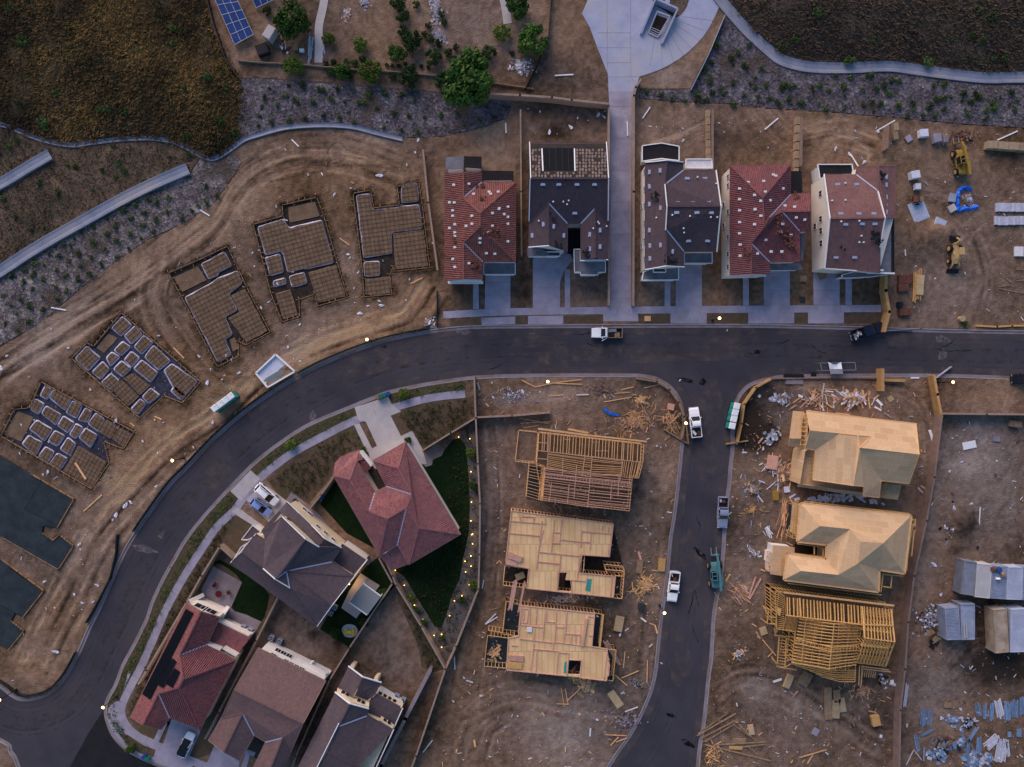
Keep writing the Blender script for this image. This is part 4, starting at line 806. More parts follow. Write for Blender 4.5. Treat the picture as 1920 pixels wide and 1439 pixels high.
# finished homes
HM = 'finished homes on the inner side of the bend'
e = 5.2; lo = 3.6
hA = house('rose barrel tiled house with hexagonal roof centre beside the dark lawn',
 dict(a=(625, 892, e), b=(656, 899, 6.6), c=(692, 959, 6.7), d=(727, 972, 7.6), f=(711, 1042, e), g=(669, 864, e), h=(703, 923, e), i=(724, 912, e), j=(772, 927, 7.2), k=(762, 952, 7.6), l=(699, 864, e), m=(760, 829, e), n=(747, 878, 6.9), o=(785, 990, 7.1), p=(864, 1002, e), q=(767, 1059, e), r=(745, 1023, e + .3)),
 ['abcdf', 'agb', 'ghcb', 'hijkdc', 'lnji', 'lmn', 'mpokjn', 'korq'[0] + 'oqr', 'opq', 'dkrf'], 'tile_rose', 'barrel', 'afrqpmlihg', e, 'ivory', [], {5: [(t_, .8, 3.2, 4.3) for t_ in (.2, .32, .42, .5, .62, .72, .82, .92)], 6: [(.5, 3.0, .2, 2.3)]}, fascia='wall_brown', group=HM, cap='tile_rose')
flatroof(hA['t'], [(625, 891), (628, 869), (637, 858), (652, 850), (673, 844), (681, 862), (668, 866), (655, 880)], [3.9, 3.2, 3.2, 3.2, 3.2, 3.4, 4.2, 4.4], 'tile_rose'); flatroof(hA['t'], [(712, 1044), (745, 1025), (767, 1058), (736, 1070)], [4.6, 4.7, 3.5, 3.4], 'tile_rose')
flatroof(hA['t'], [(672, 868), (687, 863), (695, 879), (682, 887)], 3.4, 'tile_dred'); trim(hA['t'], [((677, 846, 4.6), (698, 872, 4.6))], 'ivory', .5, 1.3, 'entry_wall'); MB().prism([W(x, y, .3)[:2] for x, y in [(688, 885), (699, 874), (722, 912), (703, 921)]], 0, .3).build('entry_court', M['slatecourt'], hA['t'])
def q1(x, y, z=0): return (410 + x * .2085, 890 + y * .2085, z)
hB = house('grey tiled house with a long cream clerestory wall, two cars parked in front',
 dict(a=q1(570, 378, 7.6), b=q1(780, 580, 9.0), c=q1(900, 650, 7.8), d=q1(1105, 658, 5.4), f=q1(1020, 785, 5.4), g=q1(605, 865, 8.2), h=q1(512, 942, 9.0), i=q1(402, 848, 7.6), j=q1(420, 590, 5.6), k=q1(400, 530, 5.4), l=q1(330, 533, 5.4), m=q1(215, 695, 6.5), n=q1(108, 792, 5.4), o=q1(885, 1365, 5.4), p=q1(1020, 1175, 7.4), r=q1(1215, 915, 5.4), s=q1(640, 1020, 7.6), v=q1(420, 850, 7.0), w=q1(955, 575, 6.8), x=q1(615, 242, 5.4), y=q1(405, 520, 5.4), u=q1(612, 868, 8.0)),
 ['abh' + 'i' + 'jy', 'bcdfuh', 'urp' + 'u'[0:0], 'furp'[0:0] + 'fru', 'upos', 'hus', 'ljvmn'[0:0] + 'ljvm', 'mvison'], 'tile_grey', 'flat', 'ylno' + 'rfdx', 5.4, 'cream', [], {7: [(.5, 3, .5, 3)], 6: [(.15, .8, 3.2, 4.3), (.3, .8, 3.2, 4.3), (.45, .8, 3.2, 4.3), (.8, .8, .8, 2), (.7, .8, .8, 2)]}, group=HM, fascia='tile_grey')
flatroof(hB['t'], [q1(615, 242, 0)[:2], q1(835, 455, 0)[:2], q1(950, 575, 0)[:2], q1(900, 650, 0)[:2], q1(600, 372, 0)[:2], q1(540, 330, 0)[:2]], [5.2, 5.2, 6.1, 6.6, 6.2, 5.6], 'tile_grey', 'side_roof', posts=False)
flatroof(hB['t'], [q1(540, 330, 0)[:2], q1(600, 372, 0)[:2], q1(410, 575, 0)[:2], q1(385, 500, 0)[:2]], [5.2, 5.3, 5.2, 5.0], 'tile_grey', 'side_roof', posts=False)
flatroof(hB['t'], [q1(835, 455, 0)[:2], q1(950, 575, 0)[:2], q1(1105, 658, 0)[:2], q1(1010, 770, 0)[:2], q1(905, 660, 0)[:2]], [5.9, 6.6, 5.3, 5.3, 6.6], 'tile_grey', 'side_roof', posts=False)
trim(hB['t'], [(q1(570, 378, 7.7), q1(780, 580, 9.1)), (q1(780, 580, 9.1), q1(902, 652, 7.9)), (q1(400, 846, 7.8), q1(512, 944, 9.1)), (q1(512, 944, 9.1), q1(642, 1021, 7.8)), (q1(615, 242, 5.4), q1(835, 455, 5.4)), (q1(835, 455, 6.0), q1(952, 575, 6.9)), (q1(952, 575, 6.9), q1(1107, 659, 5.5)), (q1(885, 1366, 5.5), q1(1020, 1177, 7.5)), (q1(1020, 1177, 7.5), q1(1337, 765, 4.8)), (q1(108, 793, 5.5), q1(335, 533, 5.5))], 'white', .13, .2)
MB().hexa([W(*q1(600, 372, 6.2)), W(*q1(780, 535, 6.4)), W(*q1(895, 648, 6.9)), W(*q1(780, 578, 6.4))], [W(*q1(590, 385, 7.5)), W(*q1(785, 570, 8.9)), W(*q1(898, 650, 7.7)), W(*q1(778, 583, 8.8))]).build('clerestory_wall', M['cream'], hB['t'])
MB().beam(W(*q1(612, 395, 6.7)), W(*q1(640, 425, 6.8)), .3, .8).build('window', M['black_m'], hB['t'])
flatroof(hB['t'], [q1(1112, 615, 0)[:2], q1(1335, 765, 0)[:2], q1(1212, 915, 0)[:2], q1(1025, 775, 0)[:2]], [3.6, 3.4, 3.4, 3.7], 'tile_grey', rim='cream'); flatroof(hB['t'], [q1(308, 455, 0)[:2], q1(382, 515, 0)[:2], q1(345, 545, 0)[:2], q1(262, 588, 0)[:2], q1(208, 585, 0)[:2]], [3.4, 3.4, 4.0, 3.4, 3.2], 'tile_grey', rim='white_d')
flatroof(hB['t'], [q1(205, 650, 0)[:2], q1(250, 620, 0)[:2], q1(180, 730, 0)[:2], q1(140, 755, 0)[:2]], 4.0, 'tile_brown', rim='white_d', posts=False); trim(hB['t'], [(q1(340, 540, 4.6), q1(412, 582, 4.9))], 'cream', .5, 1.4, 'entry_wall')
def q2(x, y, z=0): return (230 + x * .24263, 1090 + y * .24263, z)
hC = house('plum barrel tiled house with black solar panels along its street slope',
 dict(a=q2(495, 165, 5.4), b=q2(607, 235, 7.4), c=q2(752, 280, 5.4), d=q2(655, 487, 5.4), f=q2(443, 570, 7.4), g=q2(472, 755, 8.6), h=q2(440, 820, 8.2), i=q2(280, 868, 6.8), j=q2(60, 1050, 5.2), k=q2(158, 1110, 6.6), l=q2(300, 1145, 5.2), m=q2(365, 1055, 5.4), n=q2(598, 1148, 5.4), o=q2(875, 608, 5.4)),
 ['abfghikj', 'bcdf', 'fdog', 'gonh', 'hnmi', 'imlk'], 'tile_dred', 'barrel', 'ajlmnodc', 5.4, 'ivory', ['jkl', 'abc'], {7: [(.35, 2.2, 3.0, 4.7), (.68, 2.2, 3.0, 4.7)]}, group=HM, fascia='wall_brown')
P_ = lambda *q: [q2(*a)[:2] for a in q]
flatroof(hC['t'], P_((745, 320), (985, 435), (885, 570), (665, 470)), [3.4, 3.4, 4.2, 4.4], 'tile_dred', rim=None, posts=True)
trim(hC['t'], [(q2(655, 478, 4.9), q2(765, 522, 4.9)), (q2(785, 510, 4.8), q2(888, 570, 4.8))], 'ivory', .3, 1.2, 'upper_wall'); trim(hC['t'], [(q2(745, 295, 2.6), q2(985, 415, 2.6))], 'ivory', .4, 1.5, 'arcade_wall')
ab = MB()
for k in range(4): ab.beam(W(*q2(790 + 43 * k, 338 + 20 * k, 2.75)), W(*q2(818 + 43 * k, 351 + 20 * k, 2.75)), .5, .9)
ab.build('arcade_opening', M['glass'], hC['t'])
trim(hC['t'], [(q2(518, 158, 2.6), q2(625, 105, .9)), (q2(760, 278, 2.6), q2(815, 200, .9))], 'ivory', .7, .6, 'buttress')
def slopepanels(t, h, quads, nxs):
 for qd, n in zip(quads, nxs):
  QQ = [(x, y, zroof(h, x, y) or 5.5) for x, y in qd]; solar(t, QQ, n, 1, M['solark'], lift=.2)
slopepanels(hC['t'], hC, [P_((493, 212), (519, 226), (182, 885), (156, 866)), P_((523, 228), (550, 244), (214, 908), (186, 888)), P_((373, 585), (418, 615), (318, 822), (270, 795)), P_((405, 670), (446, 698), (388, 818), (338, 790))], [9, 9, 3, 2])
def q3(x, y, z=0): return (380 + x * .20833, 1180 + y * .20833, z)
hD = house('rose brown flat tiled house with white arcaded rear wall, at the bottom edge',
 dict(a=q3(500, 170, 5.4), b=q3(1108, 468, 5.4), c=q3(905, 850, 8.6), d=q3(285, 545, 8.6), f=q3(165, 802, 5.6), g=q3(360, 755, 7.3), h=q3(465, 955, 5.6), i=q3(565, 1015, 5.6), j=q3(718, 978, 7.3), k=q3(785, 1125, 5.6), l=q3(50, 1000, 5.2), m=q3(190, 1105, 6.8), n=q3(335, 1185, 5.2), o=q3(440, 1275, 5.2), p=q3(580, 1330, 6.8), r=q3(715, 1265, 5.2)),
 ['abcd', 'dcfghijk'[0:0] + 'dckjihgf', 'fgml', 'ghnm', 'ijpo', 'jkrp'], 'tile_brown', 'flat', 'abkro' + 'ihnlf', 5.4, 'stucco_w', ['lmn', 'opr'], {0: [(t_, 1.0, a_, a_ + 1.3) for t_, a_ in ((.2, 1.6), (.29, 1.6), (.38, 1.6), (.19, 4.0), (.40, 4.0), (.48, 4.0), (.56, 4.0), (.64, 4.0))]}, group=HM, fascia='wall_brown')
D_ = lambda *q: [q3(*a)[:2] for a in q]
trim(hD['t'], [(q3(850, 270, 2.6), q3(1110, 405, 2.6)), (q3(1085, 455, 2.4), q3(1145, 372, .6)), (q3(955, 340, 2.4), q3(995, 295, .6))], 'stucco_w', .6, .5, 'porch_beam'); flatroof(hD['t'], D_((385, 1110), (405, 1088), (475, 1115), (455, 1150)), 2.6, 'conc', posts=False)
MB().prism([W(*q3(x, y, .2))[:2] for x, y in ((470, 970), (560, 1020), (490, 1170), (390, 1110))], 0, .2).build('entry_court', M['slatecourt'], hD['t'])
hE = house('grey flat tiled house with stepped cream gable walls, lowest of the finished homes',
 dict(a=q3(1195, 570, 6.6), b=q3(1325, 672, 8.6), c=q3(1493, 715, 6.8), d=q3(1480, 778, 6.4), f=q3(1222, 875, 8.6), g=q3(1718, 905, 5.4), h=q3(1540, 1300, 7.4), i=q3(1035, 1235, 8.8), j=q3(1115, 1100, 8.8), k=q3(850, 1260, 5.4), l=q3(1400, 1240, 7.4), m=q3(980, 1330, 8.8), n=q3(1500, 1380, 5.4), o=q3(790, 1380, 5.4)),
 ['abfjimok'[0:0] + 'abfjiok', 'bcdf', 'fdglj', 'jlnmi'[0:0] + 'jlni'], 'tile_grey', 'flat', 'aokg'[0:1] + 'oi' + 'ngdc', 5.4, 'cream', ['abc'], {}, group=HM, fascia='tile_grey')
flatroof(hE['t'], D_((1312, 335), (1440, 430), (1375, 570), (1340, 610), (1222, 520)), [4.6, 6.0, 6.2, 6.2, 4.6], 'tile_grey', 'rear_roof', posts=False); flatroof(hE['t'], D_((1442, 430), (1606, 480), (1555, 590), (1480, 640), (1372, 600)), [6.0, 4.6, 4.6, 4.6, 6.2], 'tile_grey', 'rear_roof', posts=False)
trim(hE['t'], [(q3(1312, 332, 4.8), q3(1442, 430, 6.2)), (q3(1442, 430, 6.2), q3(1608, 480, 4.8)), (q3(1192, 566, 6.8), q3(1325, 670, 8.8)), (q3(1325, 670, 8.8), q3(1495, 716, 6.9)), (q3(1224, 850, 8.9), q3(1030, 1240, 8.9)), (q3(1718, 905, 5.6), q3(1560, 1250, 5.6)), (q3(1800, 712, 3.8), q3(1720, 890, 3.8))], 'white', .16, .26)
MB().hexa([W(*q3(1215, 525, 5.2)), W(*q3(1360, 625, 6.0)), W(*q3(1500, 655, 5.2)), W(*q3(1490, 700, 5.2)), W(*q3(1330, 655, 6.0)), W(*q3(1222, 565, 5.2))], [W(*q3(1207, 560, 6.4)), W(*q3(1336, 660, 8.3)), W(*q3(1496, 700, 6.6)), W(*q3(1494, 713, 6.6)), W(*q3(1326, 672, 8.3)), W(*q3(1200, 572, 6.4))]).build('gable_wall', M['cream'], hE['t'])
for x, y in ((1260, 578), (1298, 600), (1402, 650), (1440, 668)):
 f_ = MB().box(W(*q3(x, y, 6.1)), (.75, .55, .75), R(-26)).build('window', M['white_d'], hE['t']); MB().box(W(*q3(x, y - 1, 6.15)), (.62, .60, .72), R(-26)).build('pane', M['glass'], f_)
for a_ in ((q3(1345, 340, 4.2), q3(1375, 305, .3)), (q3(1560, 455, 4.2), q3(1590, 410, .3))): trim(hE['t'], [a_], 'cream', .7, .7, 'porch_column')
flatroof(hE['t'], D_((1565, 585), (1800, 705), (1712, 885), (1600, 800), (1480, 760), (1495, 655)), [4.2, 3.6, 3.6, 4.2, 4.5, 4.5], 'tile_grey', rim=None)
trim(hE['t'], [(q3(1570, 572, 3.0), q3(1798, 690, 3.0))], 'cream', .4, 1.3, 'rear_wall'); trim(hE['t'], [(q3(1478, 770, 4.9), q3(1590, 822, 4.9)), (q3(1600, 800, 4.9), q3(1715, 880, 4.9))], 'cream', .3, 1.1, 'upper_wall')
ab = MB()
for k in range(4): ab.beam(W(*q3(1580 + 43 * k, 578 + 22 * k, 3.2)), W(*q3(1606 + 43 * k, 591 + 22 * k, 3.2)), .5, .8)
for x, y in ((1625, 815), (1665, 835)): ab.beam(W(*q3(x, y, 5.0)), W(*q3(x + 24, y + 14, 5.0)), .4, .6)
ab.build('window', M['glass'], hE['t'])
# houses still in frame
def lerp(a, b, t): return Vector(a).lerp(Vector(b), t)
def rowof(mb, a0, a1, b0, b1, n, w=.05, h=.24, jit=0, skip=()):
 for i in range(n):
  if i in skip: continue
  t = i / (n - 1) if n > 1 else .5; t = min(1, max(0, t + random.uniform(-jit, jit) / max(n, 1)))
  mb.beam(lerp(a0, a1, t), lerp(b0, b1, t), w, h)
def stud_wall(mb, a, b, z0, z1, sp=.6, openings=()):
 a = Vector((a[0], a[1], 0)); b = Vector((b[0], b[1], 0)); L = (b - a).length; n = max(2, int(L / sp) + 1)
 for zz in (z0 + .03, z1 - .03, z1 - .09): mb.beam(a + Vector((0, 0, zz)), b + Vector((0, 0, zz)), .12, .055)
 for i in range(n):
  t = i / (n - 1); p = a.lerp(b, t)
  if any(lo_ < t < hi for lo_, hi in openings): continue
  mb.beam(p + Vector((0, 0, z0 + .06)), p + Vector((0, 0, z1 - .12)), .06, .12)
def deckpoly(fn, pts, z): return [W(*fn(x, y)[:2], z) for x, y in pts]
M['shade_deck'] = mat('shade_tinted_deck', (.085, .052, .028), (.15, .09, .045), .5, .95, fine=.2, fsc=4)  # subfloor below joists and trusses: the shade there is put into its dark colour
FG = 'timber framed houses going up south of the street'
def f1(x, y, z=0): return (950 + x / 6.62, 780 + y / 6.62, z)
t = thing('framed_house', 'open timber frame with bare roof joists, topmost of the left framed houses', 'house frame', W(1090, 885), 0, FG)
w1 = lambda x, y, z: W(*f1(x, y)[:2], z)
zt = 5.5
dk = [w1(x, y, 2.9) for x, y in ((385, 205), (1700, 355), (1640, 775), (1560, 765), (1525, 1185), (445, 1050), (445, 640), (370, 615))]
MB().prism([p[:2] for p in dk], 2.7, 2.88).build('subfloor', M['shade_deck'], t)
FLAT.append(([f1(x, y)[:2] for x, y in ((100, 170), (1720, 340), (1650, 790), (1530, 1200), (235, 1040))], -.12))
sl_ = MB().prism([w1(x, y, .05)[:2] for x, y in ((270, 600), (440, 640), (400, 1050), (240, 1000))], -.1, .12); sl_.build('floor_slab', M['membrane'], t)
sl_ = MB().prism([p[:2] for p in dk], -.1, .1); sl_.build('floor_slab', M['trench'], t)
o = MB(); 
A = [w1(*q, zt) for q in ((400, 215), (1700, 360), (388, 432), (1690, 575))]; rowof(o, A[0], A[1], A[2], A[3], 34, .11, .22, .3); o.build('ceiling_joist', M['lumber'], t)
o = MB(); A = [w1(*q, zt - .02) for q in ((520, 445), (495, 640), (970, 500), (945, 745))]; rowof(o, A[0], A[1], A[2], A[3], 11, .06, .22, .4)
A = [w1(*q, zt - .02) for q in ((970, 500), (945, 745), (1060, 510), (1045, 755))]; rowof(o, A[0], A[1], A[2], A[3], 10, .06, .22, .4); A = [w1(*q, zt - .02) for q in ((1060, 510), (1045, 755), (1440, 560), (1420, 745))]; rowof(o, A[0], A[1], A[2], A[3], 9, .06, .22, .4)
A = [w1(*q, zt - .02) for q in ((1440, 560), (1690, 580), (1420, 745), (1640, 770))]; rowof(o, A[0], A[1], A[2], A[3], 10, .06, .22, .3); o.build('ceiling_joist', M['lumber'], t)
o = MB(); A = [w1(*q, zt - .03) for q in ((480, 650), (445, 1045), (1030, 720), (1005, 1130))]; rowof(o, A[0], A[1], A[2], A[3], 17, .06, .22, .5); A = [w1(*q, zt - .05) for q in ((1040, 715), (1010, 1135), (1560, 770), (1520, 1185))]; rowof(o, A[0], A[1], A[2], A[3], 16, .06, .22, .5)
o.build('ceiling_joist', M['lumber_pink'], t)
o = MB()
for a, b in (((388, 432), (1690, 577)), ((970, 500), (940, 745)), ((1060, 515), (1005, 1140)), ((440, 655), (1420, 750)), ((480, 720), (1545, 838)), ((475, 765), (1540, 890)), ((775, 850), (755, 1095)), ((555, 840), (530, 1070)), ((700, 520), (690, 740)), ((1300, 870), (1290, 1035)), ((1395, 745), (1380, 1000)), ((1440, 560), (1400, 830)), ((870, 605), (835, 1030)), ((385, 330), (525, 340)), ((385, 530), (500, 540)), ((530, 235), (500, 640))): o.beam(w1(*a, zt + .06), w1(*b, zt + .06), .10, .12)
for i in range(28):
 tt = i / 27; o.beam(w1(480 + 1060 * tt, 720 + 118 * tt, zt + .04), w1(475 + 1065 * tt, 765 + 125 * tt, zt + .04), .05, .12)
for i in range(26): x = random.uniform(480, 1500); y = random.uniform(800, 1100); o.beam(w1(x, y, zt), w1(x - 3, y + 28, zt), .05, .16)
for x0, y0 in ((705, 290), (1180, 430), (1100, 430), (1050, 320)): o.beam(w1(x0, y0, zt + .05), w1(x0 + 90, y0 + 9, zt + .05), .06, .14)
o.build('blocking', M['lumber_pink'], t)
o = MB()
for a, b in (((400, 210), (1705, 355)), ((1705, 355), (1690, 575)), ((1690, 575), (1640, 772)), ((1560, 768), (1640, 775)), ((1560, 765), (1522, 1185)), ((1522, 1185), (445, 1050)), ((445, 1050), (480, 640)), ((370, 610), (480, 640)), ((400, 210), (370, 610))):
 stud_wall(o, w1(*a, zt - .1), w1(*b, zt - .1), 2.9, zt - .12)
o.build('wall_frame', M['lumber'], t)
o = MB()
for a, b in (((400, 210), (1705, 355)), ((1705, 355), (1640, 772)), ((1560, 765), (1522, 1185)), ((1522, 1185), (445, 1050)), ((445, 1050), (370, 610))): stud_wall(o, w1(*a, 2.6), w1(*b, 2.6), .1, 2.7)
o.build('wall_frame', M['lumber'], t)
o = MB(); o.beam(w1(390, 160, zt + .2), w1(1000, 240, zt + .2), .32, .06); o.beam(w1(1000, 240, zt + .2), w1(1740, 320, zt + .2), .26, .06); o.beam(w1(760, 165, 4.6), w1(1010, 212, 4.6), .35, .05); o.build('ledger_board', M['lumber'], t)
o = MB()
for a, b in (((150, 182), (390, 205)), ((390, 205), (365, 590)), ((365, 590), (108, 565)), ((108, 565), (150, 182))): stud_wall(o, w1(*a, 2.7), w1(*b, 2.7), .1, 2.75)
o.build('porch_frame', M['lumber'], t)
o = MB(); A = [w1(*q, 2.7) for q in ((278, 610), (242, 1000), (440, 640), (400, 1050))]; rowof(o, A[0], A[1], A[2], A[3], 11, .06, .2, .2)
for a, b in (((278, 605), (242, 1005)), ((440, 640), (400, 1050))): stud_wall(o, w1(*a, 2.6), w1(*b, 2.6), .1, 2.75)
o.beam(w1(465, 645, 2.8), w1(430, 1050, 2.8), .5, .3); o.build('porch_joist', M['lumber'], t)
def f2(x, y, z=0): return (900 + x / 4.055, 945 + y / 4.055, z)
w2 = lambda x, y, z: W(*f2(x, y)[:2], z)
def plates(mb, segs, z, w=.17, h=.12, rnd=True):
 for x0, y0, x1, y1 in segs: mb.beam(w2(x0, y0, z + random.uniform(0, .03)), w2(x1, y1, z + random.uniform(0, .03)), w, h)
t = thing('framed_house', 'plywood deck with pink wall plates, middle of the left framed houses', 'house frame', W(1065, 1035), 0, FG)
zd = 3.1
main = [(235, 50), (1015, 155), (985, 405), (775, 390), (757, 525), (1030, 552), (1015, 715), (355, 645), (370, 492), (192, 460)]
def deck_holed(t, poly, hole, z, m='subfloor'):
 P = [w2(x, y, z) for x, y in poly]; Q = [w2(x, y, z) for x, y in hole]
 vs = [Vector((p.x, p.y)) for p in P + Q]; n, k = len(P), len(Q)
 r = delaunay_2d_cdt(vs, [(i, (i + 1) % n) for i in range(n)] + [(n + i, n + (i + 1) % k) for i in range(k)], [], 0, 1e-5)
 mb = MB(); hp = [(q.x, q.y) for q in Q]; pp = [(p.x, p.y) for p in P]
 for f in r[2]:
  c = sum((r[0][i] for i in f), Vector((0, 0))) / len(f); X = np.array([c.x]); Y = np.array([c.y])
  if inside(X, Y, pp)[0] and not inside(X, Y, hp)[0]:
   T = [r[0][i] for i in f]
   if (T[1] - T[0]).cross(T[2] - T[0]) < 0: T = T[::-1]
   mb.add([(a.x, a.y, z) for a in T]); mb.add([(a.x, a.y, z - .25) for a in T[::-1]])
 for R_ in (P, Q):
  for i in range(len(R_)): a, b = R_[i], R_[(i + 1) % len(R_)]; mb.add([(a.x, a.y, z - .25), (b.x, b.y, z - .25), (b.x, b.y, z), (a.x, a.y, z)])
 o = mb.build('subfloor', M[m], t); return o
deck_holed(t, main, [(604, 520), (660, 520), (650, 580), (702, 582), (690, 668), (594, 660)], zd)
FLAT.append(([f2(x, y)[:2] for x, y in ((230, 45), (1020, 150), (1100, 520), (1080, 725), (350, 650), (175, 620), (180, 460))], -.12))
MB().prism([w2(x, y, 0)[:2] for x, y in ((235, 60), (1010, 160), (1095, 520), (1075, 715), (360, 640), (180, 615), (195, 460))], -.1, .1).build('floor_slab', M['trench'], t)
o = MB(); plates(o, [(240, 52, 1012, 152), (1014, 155, 984, 402), (984, 402, 776, 388), (776, 388, 745, 525), (757, 527, 1030, 552), (1030, 552, 1015, 712), (1015, 712, 358, 643), (358, 643, 372, 492), (372, 492, 195, 458), (195, 458, 238, 55),
 (236, 130, 490, 152), (300, 80, 305, 125), (320, 82, 325, 128), (328, 95, 415, 100), (415, 98, 405, 140), (215, 222, 470, 245), (470, 130, 430, 490), (500, 160, 495, 110), (565, 120, 540, 380), (620, 120, 605, 300), (555, 215, 618, 220), (545, 298, 608, 302), (440, 365, 760, 398), (605, 270, 765, 290), (772, 200, 765, 330), (770, 210, 1000, 230), (845, 225, 838, 340), (765, 290, 840, 292), (1000, 230, 975, 400), (435, 440, 605, 455), (615, 385, 600, 520), (760, 385, 738, 575), (690, 580, 700, 670), (600, 520, 660, 520), (592, 520, 585, 655), (704, 580, 815, 590), (812, 590, 800, 655), (1005, 560, 990, 710), (980, 180, 975, 215), (935, 165, 930, 205), (480, 200, 440, 370)], zd + .05); o.build('wall_plate', M['lumber_pink'], t)
o = MB()
for a, b in (((240, 52), (1012, 152)), ((1014, 155), (984, 402)), ((1030, 552), (1015, 712)), ((1015, 712), (358, 643)), ((358, 643), (372, 492)), ((195, 458), (238, 55)), ((984, 402), (776, 388)), ((757, 527), (1030, 552))): stud_wall(o, w2(*a, zd - .3), w2(*b, zd - .3), .1, zd - .28)
o.build('wall_frame', M['lumber'], t)
o = MB()
for a, b in (((190, 470), (368, 492)), ((190, 470), (175, 618)), ((175, 618), (352, 640))): stud_wall(o, w2(*a, 2.5), w2(*b, 2.5), .1, 2.6)
o.build('porch_frame', M['lumber'], t); o = MB()
for a, b in (((1030, 545), (1098, 552)), ((1098, 505), (1080, 718)), ((1018, 715), (1080, 720)), ((945, 460), (1085, 475)), ((1085, 475), (1098, 510)), ((960, 500), (1098, 512)), ((945, 460), (965, 530))): stud_wall(o, w2(*a, 2.5), w2(*b, 2.5), .1, 2.6)
o.build('porch_frame', M['lumber'], t); o = MB()
for k in range(4): o.beam(w2(775 + k * 4, 395 + 35 * k, 2.7), w2(792 + 2 * k, 395 + 35 * k, 2.7), .1, .1)
o.beam(w2(775, 392, 2.75), w2(765, 515, 2.75), .12, .12); o.beam(w2(795, 394, 2.75), w2(785, 518, 2.75), .12, .12); o.build('porch_frame', M['lumber'], t)
o = MB(); o.hexa([w2(808, 572, zd + .01), w2(850, 572, zd + .01), w2(838, 668, zd + .01), w2(808, 660, zd + .01)][::-1], [w2(808, 572, zd + .05), w2(850, 572, zd + .05), w2(838, 668, zd + .05), w2(808, 660, zd + .05)][::-1]); o.build('shower_pan', M['teal'], t)
o = MB()
for k in range(9): o.box(w2(625 - k * .5, 530 + 12 * k, 2.9 - .3 * k), (1.1, .28, .06), R(-4))
o.build('stair', M['rust'], t)
def stack(name, label, cat_, p, n, L, w, ang, z, m, lay=3, grp=None, wj=.02, th=.05):
 o = thing(name, label, cat_, (p.x, p.y, z), ang, grp)
 for l in range(lay):
  mb = MB()
  for i in range(n): mb.box((random.uniform(-.1, .1), (i - (n - 1) / 2) * (w + wj), th / 2 + l * (th + .01)), (L * random.uniform(.93, 1.0), w, th), random.uniform(-.012, .012))
  mb.build('board_layer', M[m], o, True)
 return o
stack('lumber_stack', 'pink lumber stack on the left edge of the middle subfloor deck', 'lumber stack', w2(268, 405, zd), 9, 2.6, .11, R(-22), zd, 'lumber_pink', 5)
tag(MB().box(w2(240, 450, zd + .06), (2.2, .9, .1), R(-18)).build('plywood_sheet', M['lumber_pink']), 'reddish sheet half over the left rim of the middle subfloor deck', 'plywood sheet')
tag(MB().box(w2(305, 550, .5), (1.7, 1.2, .1), R(20)).build('plywood_sheet', M['ply']), 'plywood sheet in the open porch frame left of the middle subfloor deck', 'plywood sheet')
t = thing('framed_house', 'plywood deck with a long pink beam, lowest of the left framed houses', 'house frame', W(1045, 1210), 0, FG)
main = [(312, 772), (872, 832), (850, 1085), (970, 1105), (985, 1220), (965, 1345), (762, 1320), (200, 1265), (215, 1020), (292, 1005)]
deck_holed(t, main, [(678, 1185), (770, 1192), (758, 1300), (668, 1296)], zd)
FLAT.append(([f2(x, y)[:2] for x, y in ((300, 765), (940, 835), (920, 1080), (1035, 1100), (1010, 1350), (195, 1268), (30, 1240), (55, 995), (180, 740))], -.12))
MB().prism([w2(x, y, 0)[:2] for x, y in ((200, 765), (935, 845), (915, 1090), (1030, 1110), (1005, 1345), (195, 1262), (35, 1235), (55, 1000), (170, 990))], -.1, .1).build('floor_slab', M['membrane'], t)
o = MB(); plates(o, [(315, 774, 870, 832), (872, 834, 850, 1085), (850, 1085, 968, 1105), (968, 1105, 940, 1342), (968, 1180, 985, 1185), (985, 1220, 975, 1310), (962, 1345, 762, 1322), (762, 1322, 772, 1192), (660, 1308, 202, 1264), (202, 1264, 216, 1022), (216, 1022, 292, 1008), (292, 1008, 314, 775),
 (320, 795, 370, 800), (370, 800, 355, 905), (320, 805, 312, 895), (335, 815, 330, 890), (312, 900, 358, 905), (380, 790, 375, 920), (435, 800, 420, 920), (495, 810, 475, 1040), (310, 920, 485, 940), (500, 895, 570, 900), (580, 820, 565, 1060), (500, 820, 500, 895), (655, 830, 635, 1060), (580, 935, 640, 940), (660, 825, 650, 990), (650, 985, 760, 995), (695, 990, 690, 1065), (760, 990, 755, 1080), (730, 1000, 728, 1060), (300, 1025, 550, 1055), (560, 1050, 850, 1085), (410, 1060, 385, 1270), (430, 1105, 590, 1120), (430, 1105, 425, 1275), (560, 1055, 550, 1120), (595, 1125, 580, 1298), (605, 1130, 675, 1135), (675, 1135, 660, 1300), (400, 1100, 430, 1105), (675, 1185, 770, 1190), (415, 940, 410, 1030), (820, 880, 800, 1000), (870, 860, 820, 855), (825, 1000, 860, 1002), (800, 870, 790, 1080), (240, 1075, 285, 1080)], zd + .05); o.build('wall_plate', M['lumber_pink'], t)
o = MB(); o.beam(w2(812, 868, zd + .2), w2(778, 1082, zd + .2), .42, .3); o.build('ridge_beam', M['lumber_pink'], t)
o = MB()
for a, b in (((315, 774), (870, 832)), ((872, 834), (850, 1085)), ((968, 1105), (940, 1342)), ((962, 1345), (202, 1264)), ((202, 1264), (216, 1022)), ((292, 1008), (314, 775))): stud_wall(o, w2(*a, zd - .3), w2(*b, zd - .3), .1, zd - .28)
o.build('wall_frame', M['lumber'], t)
o = MB()
